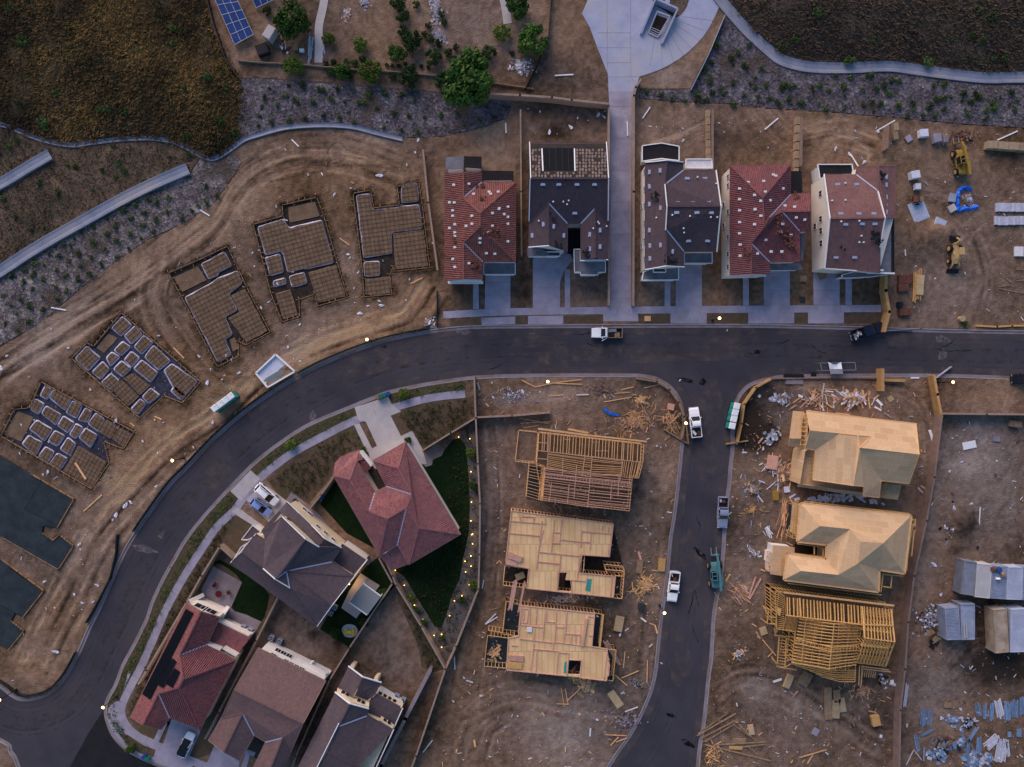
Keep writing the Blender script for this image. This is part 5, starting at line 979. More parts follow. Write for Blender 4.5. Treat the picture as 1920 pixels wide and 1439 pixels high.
for a, b in (((200, 740), (310, 770)), ((200, 740), (172, 990)), ((172, 990), (292, 1005)), ((58, 1000), (212, 1020)), ((58, 1000), (32, 1235)), ((32, 1235), (198, 1250)), ((65, 960), (172, 980))): stud_wall(o, w2(*a, 2.5), w2(*b, 2.5), .1, 2.6)
o.build('porch_frame', M['lumber_y'], t); o = MB()
for a, b in (((872, 830), (940, 842)), ((940, 842), (912, 1085)), ((970, 1105), (1035, 1110)), ((1035, 1110), (1010, 1345)), ((1010, 1345), (965, 1340))): stud_wall(o, w2(*a, 2.5), w2(*b, 2.5), .1, 2.6)
o.beam(w2(935, 845, 2.8), w2(910, 1085, 2.8), .34, .3); o.build('porch_frame', M['lumber_y'], t); o = MB()
for k in range(5): o.beam(w2(670 + 18 * k, 1300 + 2 * k, 2.0), w2(690 + 18 * k, 1355 + 2 * k, .3), .08, .1)
o.beam(w2(668, 1325, 1.3), w2(765, 1338, 1.3), .1, .1); o.build('porch_frame', M['lumber_y'], t)
o = MB(); o.hexa([w2(*q, zd + .01) for q in ((642, 1205), (658, 1195), (655, 1288), (637, 1285))][::-1], [w2(*q, zd + .06) for q in ((642, 1205), (658, 1195), (655, 1288), (637, 1285))][::-1]); o.build('shower_pan', M['teal'], t)
o = MB()
for k in range(9): o.box(w2(700 + k * 6, 1285 - 8 * k, 2.9 - .3 * k), (.28, 1.1, .06), R(-4))
o.build('stair', M['rust'], t)
stack('lumber_stack', 'striped lumber stack at the lower left corner of the lowest subfloor deck', 'lumber stack', w2(278, 1172, zd), 7, 2.7, .13, R(-3), zd, 'lumber_pink', 4); stack('lumber_stack', 'second striped lumber stack just below the first on the lowest subfloor deck', 'lumber stack', w2(266, 1228, zd), 7, 2.7, .13, R(-4), zd, 'lumber_y', 4)
def leaning(label, a, b, n, spread, m, name='board_bundle', w=.14):
 o = thing(name, label, 'board bundle', (0, 0, 0)); A, B = Vector(a), Vector(b); sd = (B - A).cross(Vector((0, 0, 1))).normalized()
 for k in range(n):
  mb = MB(); s0 = (k - (n - 1) / 2) * spread + random.uniform(-.05, .05); e0 = random.uniform(-.4, .4) * (B - A).normalized()
  mb.beam(A + sd * s0 + e0, B + sd * (s0 * random.uniform(.6, 1.2)) + e0, w, .06); mb.build('board', M[m], o)
 return o
leaning('wide pink boards bridging the gap between the middle and the lowest left framed houses', w2(268, 590, zd + .1), w2(225, 810, 2.75), 5, .16, 'lumber_pink'); leaning('narrow pink bundle of boards beside the wide one bridging the gap between two framed houses', w2(340, 595, zd + .1), w2(292, 825, 2.75), 3, .15, 'lumber_pink')
leaning('fan of pale boards leaning on the right corner of the lowest left framed house', w2(955, 1045, 2.9), w2(1065, 1225, .2), 6, .15, 'lumber_pink')
tag(MB().box(w2(375, 957, zd + .12), (.9, .85, .2), R(-5)).build('white_crate', M['white_d']), 'white square box on the deck of the lowest left framed house', 'box')
FR2 = 'timber framed houses right of the side street'
def g1(x, y): return (1420 + x / 6, 760 + y / 6)
def Wg(x, y, z): return W(*g1(x, y), z)
t = thing('framed_house', 'house with bare strand board roof planes, topmost of the three beside the brown wall', 'house frame', W(1610, 850), 0, FR2)
e = 5.6
VV = dict(A=(555, 65, e), B=(1785, 205, e), C=(1820, 555, 8.8), D=(1160, 480, 8.8), E=(1280, 355, 7.5), F=(1130, 340, 7.6), G=(925, 318, 7.6), I=(595, 285, 7.6), J=(540, 490, e), K=(655, 505, 5.7), L=(625, 840, 5.7), M_=(1080, 905, 8.3), N=(1155, 480, 8.5), f=(1130, 341, 8.0), Q=(1705, 885, e), R_=(1400, 850, 5.8), T=(1385, 872, 5.8), U=(1368, 1040, 4.8), X=(1200, 915, 7.4), Y=(1190, 1020, 6.6), p=(1155, 480, 8.45))
VW = {k: Wg(*v) for k, v in VV.items()}
trace_roof(t, VW, [['A', 'B', 'C', 'D', 'E', 'F', 'G', 'I'], ['I', 'G', 'K', 'J'], ['G', 'f', 'N', 'M_', 'L', 'K'], ['f', 'E', 'p'], ['D', 'C', 'Q', 'R_', 'N'], ['N', 'R_', 'T', 'U', 'Y', 'X', 'M_']], M['osb'], 'sheet', M['osb'], M['lumber'], .14, .22, val=None, nm='roof_sheathing', caps=False)
gq = lambda *q: [g1(*a) for a in q]
flatroof(t, gq((525, 495), (655, 508), (625, 842), (1080, 906), (1200, 918), (1195, 1022), (1368, 1042), (1360, 1048), (940, 990), (458, 918)), [4.0, 4.0, 4.0, 4.4, 4.6, 4.2, 4.0, 3.9, 3.7, 3.5], 'osb', 'low_roof_sheathing', posts=False)
flatroof(t, gq((405, 65), (528, 75), (490, 380), (365, 372)), [3.2, 3.2, 4.4, 4.4], 'osb', 'porch_sheathing', posts=False); flatroof(t, gq((365, 373), (490, 381), (480, 472), (352, 462)), [4.4, 4.4, 3.0, 3.0], 'osb', 'porch_sheathing', posts=False)
flatroof(t, gq((1378, 872), (1622, 905), (1582, 1066), (1370, 1040)), 3.0, 'ply', 'porch_deck', posts=False)
P = inset([Wg(x, y, e)[:2] for x, y in ((555, 65), (1785, 205), (1705, 885), (1400, 850), (1368, 1040), (455, 920), (525, 495), (540, 490))], .5)
MB().prism(P, -.1, 5.2, top=False, bottom=False).build('wall_sheathing', M['osb'], t); FLAT.append(([(960 + a * 10, 719.5 - b * 10) for a, b in P], -.1))
o = MB()
for k in range(8):
 y = 90 + 50 * k; o.beam(Wg(500 - k * 3, y, 4.0), Wg(555, y + 8, 4.6), .10, .16)
for xx in (503, 553): o.beam(Wg(xx, 85, 4.1), Wg(xx - 20, 460, 4.1), .12, .16)
o.build('roof_framing', M['lumber_y'], t); o = MB()
for k in range(7): o.beam(Wg(590 - 2 * k, 560 + 40 * k, 4.6), Wg(635 - 2 * k, 565 + 40 * k, 4.9), .10, .16)
o.beam(Wg(632, 530, 4.8), Wg(610, 815, 4.8), .10, .2)
for a, b in (((1395, 870), (1380, 1010)), ((1440, 870), (1405, 1020)), ((1500, 880), (1425, 1020)), ((1400, 858), (1740, 912))): o.beam(Wg(*a, 4.2), Wg(*b, 3.4), .1, .14)
o.build('roof_framing', M['lumber_y'], t)
flatroof(t, gq((480, 235), (545, 240), (530, 312), (475, 300)), 3.9, 'lumber_y', 'porch_panel', posts=False)
o = MB()
for a, b in (((885, 88), (1040, 108)), ((1040, 118), (1310, 155)), ((560, 62), (890, 100))): o.beam(Wg(*a, 5.3), Wg(*b, 5.3), .22, .05)
o.build('ledger_board', M['lumber'], t)
def g2(x, y): return (1420 + x / 6, 930 + y / 6)
def Wh(x, y, z): return W(*g2(x, y), z)
t = thing('framed_house', 'house with hipped strand board roof, middle of the three beside the brown wall', 'house frame', W(1575, 1025), 0, FR2)
e = 5.4; r1, r2, r3, r4 = 7.6, 8.4, 8.2, 7.2
VV = dict(a=(490, 85, e), b=(1730, 225, e), c=(1415, 535, r2), d=(1160, 515, r2), f=(1045, 375, r1), g=(705, 340, r1), h=(450, 515, e), i=(782, 552, e), j=(772, 714, e), k=(910, 890, r4), l=(1135, 760, r3), m=(340, 660, e), n=(490, 845, r4), o=(300, 945, e), p=(1360, 1080, e), q=(1370, 832, e), r=(1655, 875, e))
VW = {k: Wh(*v) for k, v in VV.items()}
trace_roof(t, VW, ['abcdfg', 'agh', 'hgfi', 'ifdlkj', 'mjkn', 'mno', 'onklp'[0:0] + 'onkp', 'klp', 'dcrqpl', 'brc'], M['osb'], 'sheet', M['osb'], M['lumber'], .42, .16, val=None, nm='roof_sheathing', caps=False)
P = inset([Wh(x, y, e)[:2] for x, y in ((490, 85), (1730, 225), (1655, 875), (1370, 832), (1360, 1080), (300, 945), (340, 660), (772, 714), (782, 552), (450, 515))], .7)
MB().prism(P, -.1, 5.1, top=False, bottom=False).build('wall_sheathing', M['osb'], t); FLAT.append(([(960 + a * 10, 719.5 - b * 10) for a, b in P], -.1))
hq = lambda *q: [g2(*a) for a in q]
flatroof(t, hq((180, 555), (420, 580), (418, 650), (330, 640), (300, 905), (148, 882), (150, 790), (135, 785), (150, 640), (175, 640)), [3.4] * 10, 'osb', 'porch_sheathing', posts=True); MB().prism([Wh(x, y, .2)[:2] for x, y in ((440, 530), (790, 560), (770, 720), (330, 660))], 0, .2).build('entry_court', M['trench'], t)
o = MB()
for a, b in (((450, 540), (775, 582)), ((385, 645), (760, 690)), ((640, 575), (640, 660)), ((745, 560), (735, 700))): o.beam(Wh(*a, 4.6), Wh(*b, 4.6), .14, .3)
for a, b in (((525, 62), (1710, 200)), ((345, 985), (1395, 1115)), ((1755, 260), (1690, 690)), ((1778, 260), (1735, 680)), ((1740, 255), (1775, 400)), ((1690, 690), (1680, 840)), ((1390, 870), (1370, 1080)), ((1415, 870), (1390, 1085)), ((1420, 885), (1640, 905)), ((1515, 905), (1500, 1035)), ((1410, 1020), (1510, 1035))): o.beam(Wh(*a, 4.2), Wh(*b, 4.2), .2, .08)
o.build('ledger_board', M['lumber_y'], t)
o = MB()
for k in range(14): y = 60 + 32 * k; o.beam(Wh(420 - k * 1.5, y, 3.8), Wh(470 - k * 1.5, y + 12, 4.3), .10, .14)
for xx in (425, 455): o.beam(Wh(xx, 60, 4.0), Wh(xx - 30, 480, 4.0), .12, .2)
for a, b in (((365, 30), (420, 100)), ((365, 50), (430, 110)), ((325, 385), (420, 490)), ((310, 430), (410, 480)), ((320, 520), (400, 560)), ((330, 380), (400, 395)), ((365, 90), (425, 95))): o.beam(Wh(*a, 3.2), Wh(*b, 3.6), .12, .16)
for k in range(9): o.beam(Wh(298 - k * 1, 680 + 25 * k, 4.0), Wh(322 - k * 1, 690 + 25 * k, 4.3), .10, .14)
for xx in (285, 318): o.beam(Wh(xx, 670, 4.1), Wh(xx - 20, 900, 4.1), .12, .16)
o.build('roof_framing', M['lumber_y'], t); MB().prism([Wh(x, y, .2)[:2] for x, y in ((360, 90), (415, 95), (390, 400), (330, 390))], -.1, .15).build('floor_slab', M['membrane'], t)
o = MB()
for a, b in (((115, 620), (95, 830)), ((150, 630), (135, 850)), ((95, 830), (140, 855)), ((115, 620), (150, 630)), ((110, 680), (150, 690)), ((105, 740), (145, 750)), ((100, 790), (140, 800))): o.beam(Wh(*a, 2.4), Wh(*b, 2.4), .16, .16)
o.build('porch_frame', M['lumber'], t)
def g3(x, y): return (1420 + x / 6, 1090 + y / 6)
def Wk(x, y, z): return W(*g3(x, y), z)
t = thing('framed_house', 'house of open roof trusses, lowest of the three beside the brown wall', 'house frame', W(1560, 1190), 0, FR2)
def trusses(mb, A0, A1, R0, R1, B0, B1, n, zc=5.3, w=.10, h=.14, webs=3, bottom=True):
 for i in range(n):
  s = i / (n - 1); a, r, b = lerp(A0, A1, s), lerp(R0, R1, s), lerp(B0, B1, s)
  mb.beam(a, r, w, h); mb.beam(r, b, w, h)
  if bottom: mb.beam(Vector((a.x, a.y, zc)), Vector((b.x, b.y, zc)), .05, h)
  for q0, q1 in ((a, r), (b, r)):
   for k in range(1, webs):
    u = k / webs; top = q0.lerp(q1, u); mb.beam(top, Vector((q0.lerp(q1, u - .5 / webs).x, q0.lerp(q1, u - .5 / webs).y, zc)), .045, .09)
    mb.beam(top, Vector((q0.lerp(q1, min(1, u + .5 / webs)).x, q0.lerp(q1, min(1, u + .5 / webs)).y, zc)), .045, .09)
P = [Wk(x, y, 5.3) for x, y in ((205, 115), (1530, 290), (1450, 960), (1110, 920), (1100, 1135), (930, 1135), (390, 930), (430, 570), (220, 540))]
FLAT.append(([g3(x, y) for x, y in ((150, 100), (1550, 280), (1460, 970), (1100, 1150), (220, 980))], -.12))
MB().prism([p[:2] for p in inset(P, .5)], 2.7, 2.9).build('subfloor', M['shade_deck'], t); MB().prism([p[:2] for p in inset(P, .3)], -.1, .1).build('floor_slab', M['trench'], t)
o = MB(); o2 = MB()
for i in range(len(P)): stud_wall(o, P[i], P[(i + 1) % len(P)], 2.9, 5.25); stud_wall(o2, P[i], P[(i + 1) % len(P)], .1, 2.7)
o.build('wall_frame', M['lumber_y'], t); o2.build('wall_frame', M['lumber_y'], t)
o = MB(); rowof(o, Wk(330, 180, 5.5), Wk(1165, 280, 5.5), Wk(335, 385, 6.9), Wk(1175, 490, 6.9), 23, .12, .2, .2); rowof(o, Wk(330, 180, 5.3), Wk(1165, 280, 5.3), Wk(345, 400, 5.3), Wk(1180, 500, 5.3), 23, .05, .14, .4); o.beam(Wk(325, 385, 6.95), Wk(1190, 492, 6.95), .12, .28); o.beam(Wk(475, 190, 5.7), Wk(490, 400, 7.0), .2, .2); o.build('roof_truss', M['lumber_y'], t)
o = MB(); trusses(o, Wk(1205, 285, 5.5), Wk(1510, 320, 5.5), Wk(1210, 640, 8.6), Wk(1545, 682, 8.6), Wk(1125, 920, 5.5), Wk(1445, 952, 5.5), 10, webs=4)
for a, b in (((1205, 640), (1545, 682)),): o.beam(Wk(*a, 8.7), Wk(*b, 8.7), .12, .12)
for (a, za), (b, zb) in ((((1207, 490), 7.4), ((1530, 500), 7.4)), (((1165, 720), 7.7), ((1470, 752), 7.7)), (((1505, 318), 5.7), ((1545, 682), 8.7)), (((1545, 682), 8.7), ((1445, 955), 5.7)), (((1180, 285), 5.7), ((1207, 640), 8.7))): o.beam(Wk(*a, za), Wk(*b, zb), .2, .14)
o.build('roof_truss', M['lumber_y'], t)
o = MB(); trusses(o, Wk(475, 430, 5.6), Wk(392, 915, 5.6), Wk(862, 480, 7.7), Wk(810, 985, 7.7), Wk(1165, 490, 5.9), Wk(1110, 940, 5.9), 15, webs=2)
o.beam(Wk(865, 475, 7.8), Wk(808, 1000, 7.8), .1, .1); o.beam(Wk(430, 645, 6.0), Wk(835, 745, 7.8), .1, .1); o.beam(Wk(835, 745, 7.8), Wk(1120, 730, 6.2), .1, .1); o.beam(Wk(420, 690, 6.0), Wk(830, 795, 7.8), .1, .1); o.beam(Wk(830, 795, 7.8), Wk(1115, 780, 6.2), .1, .1)
for k in range(18):
 s = k / 17
 if s < .55: a, b = (430 + 405 * s / .55, 650 + 95 * s / .55), (425 + 405 * s / .55, 690 + 105 * s / .55)
 else: u = (s - .55) / .45; a, b = (840 + 280 * u, 745 - 15 * u), (835 + 280 * u, 795 - 15 * u)
 zz = 6.1 + 1.6 * (1 - abs(s - .55) / .55); o.beam(Wk(*a, zz), Wk(*b, zz), .05, .08)
for x0, y0, x1, y1 in ((655, 450, 600, 930), (545, 420, 500, 900), (920, 480, 880, 1000), (1040, 490, 990, 1000), (740, 470, 680, 970)): o.beam(Wk(x0, y0, 6.4), Wk(x1, y1, 6.4), .07, .1)
o.build('roof_truss', M['lumber_y'], t)
o = MB(); trusses(o, Wk(390, 920, 5.0), Wk(720, 1075, 5.0), Wk(810, 1000, 5.9), Wk(930, 1130, 5.3), Wk(1110, 1010, 5.2), Wk(1095, 1130, 5.0), 6, zc=4.8, webs=3)
for k in range(14): o.beam(Wk(400 + 30 * k, 885 + 9 * k, 5.3), Wk(395 + 30 * k, 925 + 9 * k, 5.1), .05, .1)
o.beam(Wk(390, 880, 5.4), Wk(800, 985, 5.6), .1, .12); o.build('roof_truss', M['lumber_y'], t)
o = MB()
rowof(o, Wk(175, 120, 3.3), Wk(155, 300, 3.3), Wk(235, 130, 3.9), Wk(215, 310, 3.9), 9, .07, .14); rowof(o, Wk(235, 130, 4.2), Wk(205, 540, 4.2), Wk(305, 175, 4.9), Wk(300, 545, 4.9), 19, .07, .14)
for a, b in (((205, 90), (310, 175)), ((110, 70), (175, 118)), ((305, 170), (320, 390)), ((55, 275), (145, 328)), ((60, 275), (125, 380)), ((35, 415), (115, 475)), ((125, 330), (110, 478)), ((150, 320), (215, 330)), ((120, 400), (215, 410)), ((112, 475), (210, 485)), ((320, 390), (290, 545)), ((240, 130), (205, 530))): o.beam(Wk(*a, 4.3), Wk(*b, 4.5), .16, .16)
rowof(o, Wk(320, 400, 4.4), Wk(450, 410, 4.4), Wk(310, 560, 4.4), Wk(430, 575, 4.4), 10, .06, .14); rowof(o, Wk(245, 630, 3.6), Wk(225, 960, 3.6), Wk(325, 640, 3.9), Wk(310, 970, 3.9), 11, .07, .14); rowof(o, Wk(325, 640, 3.9), Wk(310, 970, 3.9), Wk(400, 680, 4.6), Wk(380, 930, 4.6), 6, .06, .12)
for a, b in (((190, 608), (425, 632)), ((160, 850), (245, 960)), ((165, 870), (230, 950)), ((325, 640), (310, 975)), ((330, 860), (370, 920)), ((245, 625), (222, 965)), ((240, 965), (440, 1000))): o.beam(Wk(*a, 3.9), Wk(*b, 3.9), .16, .16)
o.build('porch_frame', M['lumber_y'], t)
o = MB(); o.beam(Wk(300, 128, 5.6), Wk(1540, 275, 5.6), .30, .1); o.build('ledger_board', M['lumber'], t)
o = MB()
for a, b in (((1150, 950), (1140, 1170)), ((1180, 950), (1165, 1180)), ((1170, 985), (1500, 1022)), ((1185, 960), (1480, 1000))): o.beam(Wk(*a, 2.7), Wk(*b, 2.7), .14, .16)
rowof(o, Wk(1190, 1000, 2.6), Wk(1330, 1015, 2.6), Wk(1180, 1075, 2.5), Wk(1320, 1090, 2.5), 7, .07, .12); o.build('porch_frame', M['lumber'], t)
flatroof(t, [g3(*q) for q in ((220, 290), (270, 318), (255, 400), (208, 350))], 5.0, 'lumber_y', 'porch_panel', posts=False); flatroof(t, [g3(*q) for q in ((640, 985), (715, 1010), (705, 1075), (625, 1000))], 4.4, 'ply', 'porch_panel', posts=False); flatroof(t, [g3(*q) for q in ((205, 480), (235, 560), (200, 600), (190, 540))], 3.2, 'lumber_y', 'porch_panel', posts=False)
# foundations ready for concrete
M['trench_sheet'] = mat('trench_sheet', (.022, .022, .036), (.055, .052, .085), 1.6, .5, .05, 5, c3=(.02, .018, .02), sc3=.5)
def rounded(poly, r=4, n=3):
 out = []; N = len(poly)
 for i in range(N):
  p0, p, p1 = Vector(poly[i - 1]), Vector(poly[i]), Vector(poly[(i + 1) % N]); a = (p0 - p); b = (p1 - p); ra = min(r, a.length * .35); rb = min(r, b.length * .35)
  s = p + a.normalized() * ra; e = p + b.normalized() * rb
  for k in range(n + 1):
   u = k / n; out.append(tuple((s.lerp(p, u)).lerp(p.lerp(e, u), u)))
  m = max(1, int((b.length - ra) / 12)); q = p1 + (p - p1).normalized() * min(r, b.length * .35)
  for k in range(1, m): c = e.lerp(q, k / m); out.append((c.x + random.uniform(-.5, .5), c.y + random.uniform(-.5, .5)))
 return out
def pinset(poly, d):
 w = [(x, -y) for x, y in poly]; return [(x, -y) for x, y in inset(w, d)]
def grid_lines(mb, poly, ax, step, z, w=.07, h=.03, off=0.):
 d = Vector(ax).normalized(); n = Vector((-d.y, d.x)); vals = [Vector(p).dot(n) for p in poly]; c = math.floor(min(vals) / step) * step + off
 while c < max(vals):
  xs = []
  for i in range(len(poly)):
   a, b = Vector(poly[i]), Vector(poly[(i + 1) % len(poly)]); da, db = a.dot(n) - c, b.dot(n) - c
   if (da > 0) != (db > 0): xs.append(a.lerp(b, da / (da - db)).dot(d))
  xs.sort()
  for a, b in zip(xs[::2], xs[1::2]):
   if b - a > 3:
    p = d * a + n * c; q = d * b + n * c; j = random.uniform(-.5, .5); mb.beam(W(p.x + n.x * j, p.y + n.y * j, z), W(q.x, q.y, z), w, h)
  c += step
def foundation(label, outline, cells, boxes=(), ax=(1, 0), step=8.3, rim=1.4, garages=(), many=False):
 xs = [p[0] for p in outline]; ys = [p[1] for p in outline]; mm = (GX > min(xs) - 40) & (GX < max(xs) + 40) & (GY > min(ys) - 40) & (GY < max(ys) + 40); dd = polydist(GX[mm], GY[mm], outline, True); nn = vnoise(GX[mm], GY[mm], 16, 33, 3); w = np.exp(-((dd - 5) / 7) ** 2) * np.clip(nn * 3 - .9, 0, 1.3); tone[mm] -= .26 * w; z[mm] += .16 * w
 c = (sum(p[0] for p in outline) / len(outline), sum(p[1] for p in outline) / len(outline))
 t = thing('foundation', label, 'foundation', W(*c), 0, 'foundations formed up along the outer side of the bend')
 FLAT.append((pinset(outline, -1.5), -.3))
 mb = MB(); mb.prism([W(x, y)[:2] for x, y in pinset(outline, -1.2)], -.4, -.12); mb.build('footing_trench', M['trench_sheet' if many else 'trench'], t)
 d = Vector(ax).normalized(); perp = (-d.y, d.x)
 for i, cl in enumerate(cells):
  gar = i in garages; rr = rounded(pinset(cl, -1.1) if many else cl, 5 if not gar else 2); fl = pinset(rr, rim if not gar else .6)
  s = MB(); n = len(rr); A = [W(x, y, -.12) for x, y in rr]; B = [W(x + random.uniform(-1, 1), y + random.uniform(-1, 1), .16) for x, y in fl]
  for k in range(n): s.add([A[(k + 1) % n], A[k], B[k], B[(k + 1) % n]] if True else [])
  u = MB(); P = [(p.x, p.y, .165) for p in B]; ar = sum(P[k][0] * P[(k + 1) % n][1] - P[(k + 1) % n][0] * P[k][1] for k in range(n)); u.add(P if ar > 0 else P[::-1])
  so_ = u.build('soil_pad', M['pad'], t); s.build('vapour_sheet', M['plastic'] if not gar else M['pad'], so_)
  g = MB(); grid_lines(g, fl, ax, step, .20, .045); grid_lines(g, fl, perp, step, .225, .045, off=2)
  if g.f: g.build('rebar_mat', M['rebar'], so_)
 for b in boxes:
  P = [W(x, y)[:2] for x, y in pinset(rounded(b, 3), 1)]; MB().prism(P, -.2, -.02).build('soil_pad', M['pad'], t)
 N = len(outline)
 for i in range(N):
  a, b = outline[i], outline[(i + 1) % N]; f = MB(); A, B = W(*a, .12), W(*b, .12); f.beam(A, B, .10, .26); dd = (B - A).normalized(); nn = Vector((dd.y, -dd.x, 0))
  L = (B - A).length; m = max(2, int(L / 1.1))
  for k in range(m + 1):
   p = A.lerp(B, k / m); q = p + nn * random.uniform(-.5, .5) + Vector((0, 0, .05)); f.box((p.x, p.y, .22), (.12, .12, .5))
   f.beam(p + Vector((0, 0, .14)), p + nn * random.choice((-.6, .6)) + Vector((0, 0, .0)), .09, .06)
  f.build('form_board', M['form'], t)
 return t
def T4(ox, oy, *p): return [(ox + x / 4, oy + y / 4) for x, y in p]
s1 = foundation('foundation nearest the red tiled house, with a large pad and a square garage bay', [(662, 363), (695, 357), (701, 390), (749, 385), (745, 350), (785, 340), (792, 385), (806, 502), (741, 509), (738, 500), (731, 515), (735, 552), (683, 557), (679, 500)],
 [[(667, 366), (694, 362), (699, 393), (786, 383), (793, 430), (735, 437), (736, 476), (681, 485)], [(737, 438), (795, 431), (803, 500), (742, 506)], [(681, 491), (712, 489), (713, 518), (683, 520)], [(684, 524), (731, 519), (733, 551), (685, 554)], [(752, 349), (783, 342), (786, 378), (752, 382)]], [[(702, 360), (746, 353), (747, 381), (703, 388)]], (1, -.13), garages=(1, 3))
foundation('foundation with two narrow front bays, second from the red tiled house', [(475, 421), (531, 405), (529, 385), (594, 370), (607, 404), (632, 490), (652, 558), (596, 574), (590, 552), (561, 562), (562, 594), (529, 604), (508, 550)],
 [[(482, 425), (532, 410), (541, 427), (604, 412), (627, 494), (575, 506), (570, 504), (539, 512), (531, 478), (526, 472), (497, 480)], [(496, 483), (525, 475), (533, 511), (506, 519)], [(541, 518), (571, 510), (577, 532), (547, 540)], [(578, 511), (631, 497), (649, 556), (596, 569)], [(511, 527), (535, 520), (538, 533), (513, 540)], [(516, 551), (545, 543), (559, 592), (531, 600)]], [[(539, 388), (591, 377), (601, 406), (542, 419)]], (1, -.28), garages=(3, 5))
foundation('foundation with a bare corner box and stepped middle, third from the red tiled house', [(316, 512), (372, 488), (427, 462), (442, 495), (462, 537), (507, 623), (460, 648), (447, 640), (448, 668), (408, 688), (398, 670), (340, 556)],
 [[(376, 495), (421, 471), (436, 499), (411, 511), (410, 517), (391, 525)], [(345, 558), (395, 531), (410, 520), (446, 507), (455, 532), (430, 552), (447, 582), (423, 595), (437, 628), (423, 637), (435, 667), (408, 681)], [(433, 555), (460, 542), (502, 621), (463, 643), (427, 597), (449, 585)]], [[(323, 520), (371, 498), (389, 526), (341, 549)], [(429, 637), (440, 631), (449, 652), (436, 662)]], (1, -.5), garages=(2,))
z1 = lambda *p: T4(0, 360, *p); z2 = lambda *p: T4(0, 720, *p)
foundation('foundation of many blue rimmed cells, second from the dark slabs', [(134, 672), (163, 643), (176, 650), (228, 587), (376, 716), (342, 756), (308, 742), (262, 784), (208, 737)],
 [z1((560, 1250), (650, 1155), (755, 1245), (665, 1345)), z1((835, 1020), (920, 930), (990, 1000), (910, 1085)), z1((930, 1080), (1010, 1005), (1070, 1070), (985, 1145)), z1((1005, 1160), (1080, 1075), (1150, 1130), (1065, 1220)), z1((855, 1190), (920, 1120), (980, 1165), (910, 1230)), z1((795, 1245), (840, 1200), (900, 1240), (830, 1310)), z1((930, 1260), (985, 1195), (1050, 1245), (985, 1320)), z1((1085, 1240), (1150, 1150), (1280, 1270), (1190, 1340)), z1((690, 1350), (770, 1270), (820, 1330), (755, 1410)), z1((850, 1330), (910, 1265), (985, 1325), (920, 1390)), z1((1000, 1325), (1060, 1260), (1185, 1355), (1130, 1430)), [(307, 695), (322, 682), (371, 716), (344, 745), (328, 732)], z1((760, 1430), (830, 1360), (895, 1415), (835, 1490)), z2((840, 35), (915, -25), (1040, 95), (960, 165)), z2((930, -40), (1000, -75), (1120, 15), (1050, 80)), z2((1065, 95), (1130, 30), (1200, 85), (1115, 150)), z2((980, 185), (1050, 110), (1095, 150), (1040, 230)), z2((1280, 55), (1310, 15), (1395, 85), (1360, 125))], [z1((715, 1170), (810, 1060), (890, 1095), (780, 1215))], (1, -.9), 7.6, 2.0, (13, 14), True)
foundation('foundation with a long wooden plank lying on its bay, next to the dark slab', [(2, 818), (27, 768), (56, 765), (77, 716), (252, 810), (232, 842), (195, 828), (205, 868), (172, 917)],
 [z2((300, 90), (340, 10), (390, 40), (355, 120)), z2((225, 190), (265, 110), (335, 150), (290, 230)), z2((365, 100), (400, 40), (540, 110), (490, 200)), z2((310, 220), (345, 165), (460, 230), (420, 310)), z2((495, 215), (545, 125), (620, 160), (575, 260)), z2((585, 270), (640, 180), (690, 205), (660, 290)), z2((430, 310), (475, 240), (560, 290), (510, 370)), z2((220, 340), (275, 270), (395, 340), (335, 430)), z2((360, 430), (410, 350), (490, 390), (430, 470)), z2((520, 380), (570, 295), (625, 330), (570, 415)), z2((590, 400), (640, 330), (730, 385), (680, 480)), z2((165, 450), (215, 385), (320, 440), (270, 540)), z2((290, 540), (340, 470), (410, 510), (360, 590)), z2((450, 490), (510, 400), (570, 450), (530, 540)), z2((370, 600), (430, 520), (510, 560), (460, 640)), z2((660, 300), (720, 215), (790, 270), (740, 360)), z2((480, 650), (590, 470), (800, 590), (690, 780)), z2((745, 360), (800, 270), (880, 320), (830, 410)), z2((840, 410), (890, 330), (990, 380), (930, 480))], [z2((20, 380), (130, 200), (255, 250), (160, 440))], (1, .55), 7.6, 2.0, (16, 17, 18), True)
tag(MB().beam(W(141, 868, .3), W(161, 899, .3), .35, .08).build('plank', M['lumber']), 'long plank lying across the bay of the foundation next to the dark slab', 'plank')
def slabpad(label, poly, joints, boards):
 c = (sum(p[0] for p in poly) / len(poly), sum(p[1] for p in poly) / len(poly)); t = thing('slab', label, 'house slab', W(*c), 0, 'poured slabs under dark membrane'); FLAT.append((poly, -.2))
 MB().prism([W(x, y)[:2] for x, y in poly], -.3, .28).build('membrane', M['membrane'], t)
 j = MB()
 for a, b in joints: j.beam(W(*a, .285), W(*b, .285), .10, .012)
 j.build('slab_joint', M['black_m'], t); f = MB()
 for a, b in boards: f.beam(W(*a, .15), W(*b, .15), .14, .32); [f.box(W(a[0] + (b[0] - a[0]) * k / 5, a[1] + (b[1] - a[1]) * k / 5, .3), (.16, .16, .3)) for k in range(6)]
 f.build('form_board', M['form'], t); return t
slabpad('large dark slab at the left edge beside the foundations', z2((-400, 330), (0, 540), (310, 730), (555, 862), (430, 1075), (330, 1062), (318, 1122), (392, 1172), (440, 1130), (552, 1215), (440, 1392), (0, 1140), (-400, 930)), [((78, 903), (46, 955)), ((46, 955), (106, 985))], [((60, 890), (139, 936)), ((139, 936), (108, 989)), ((98, 1012), (80, 1000)), ((100, 1013), (111, 1003)), ((112, 1003), (138, 1024)), ((138, 1024), (110, 1068)), ((110, 1068), (0, 1005))])
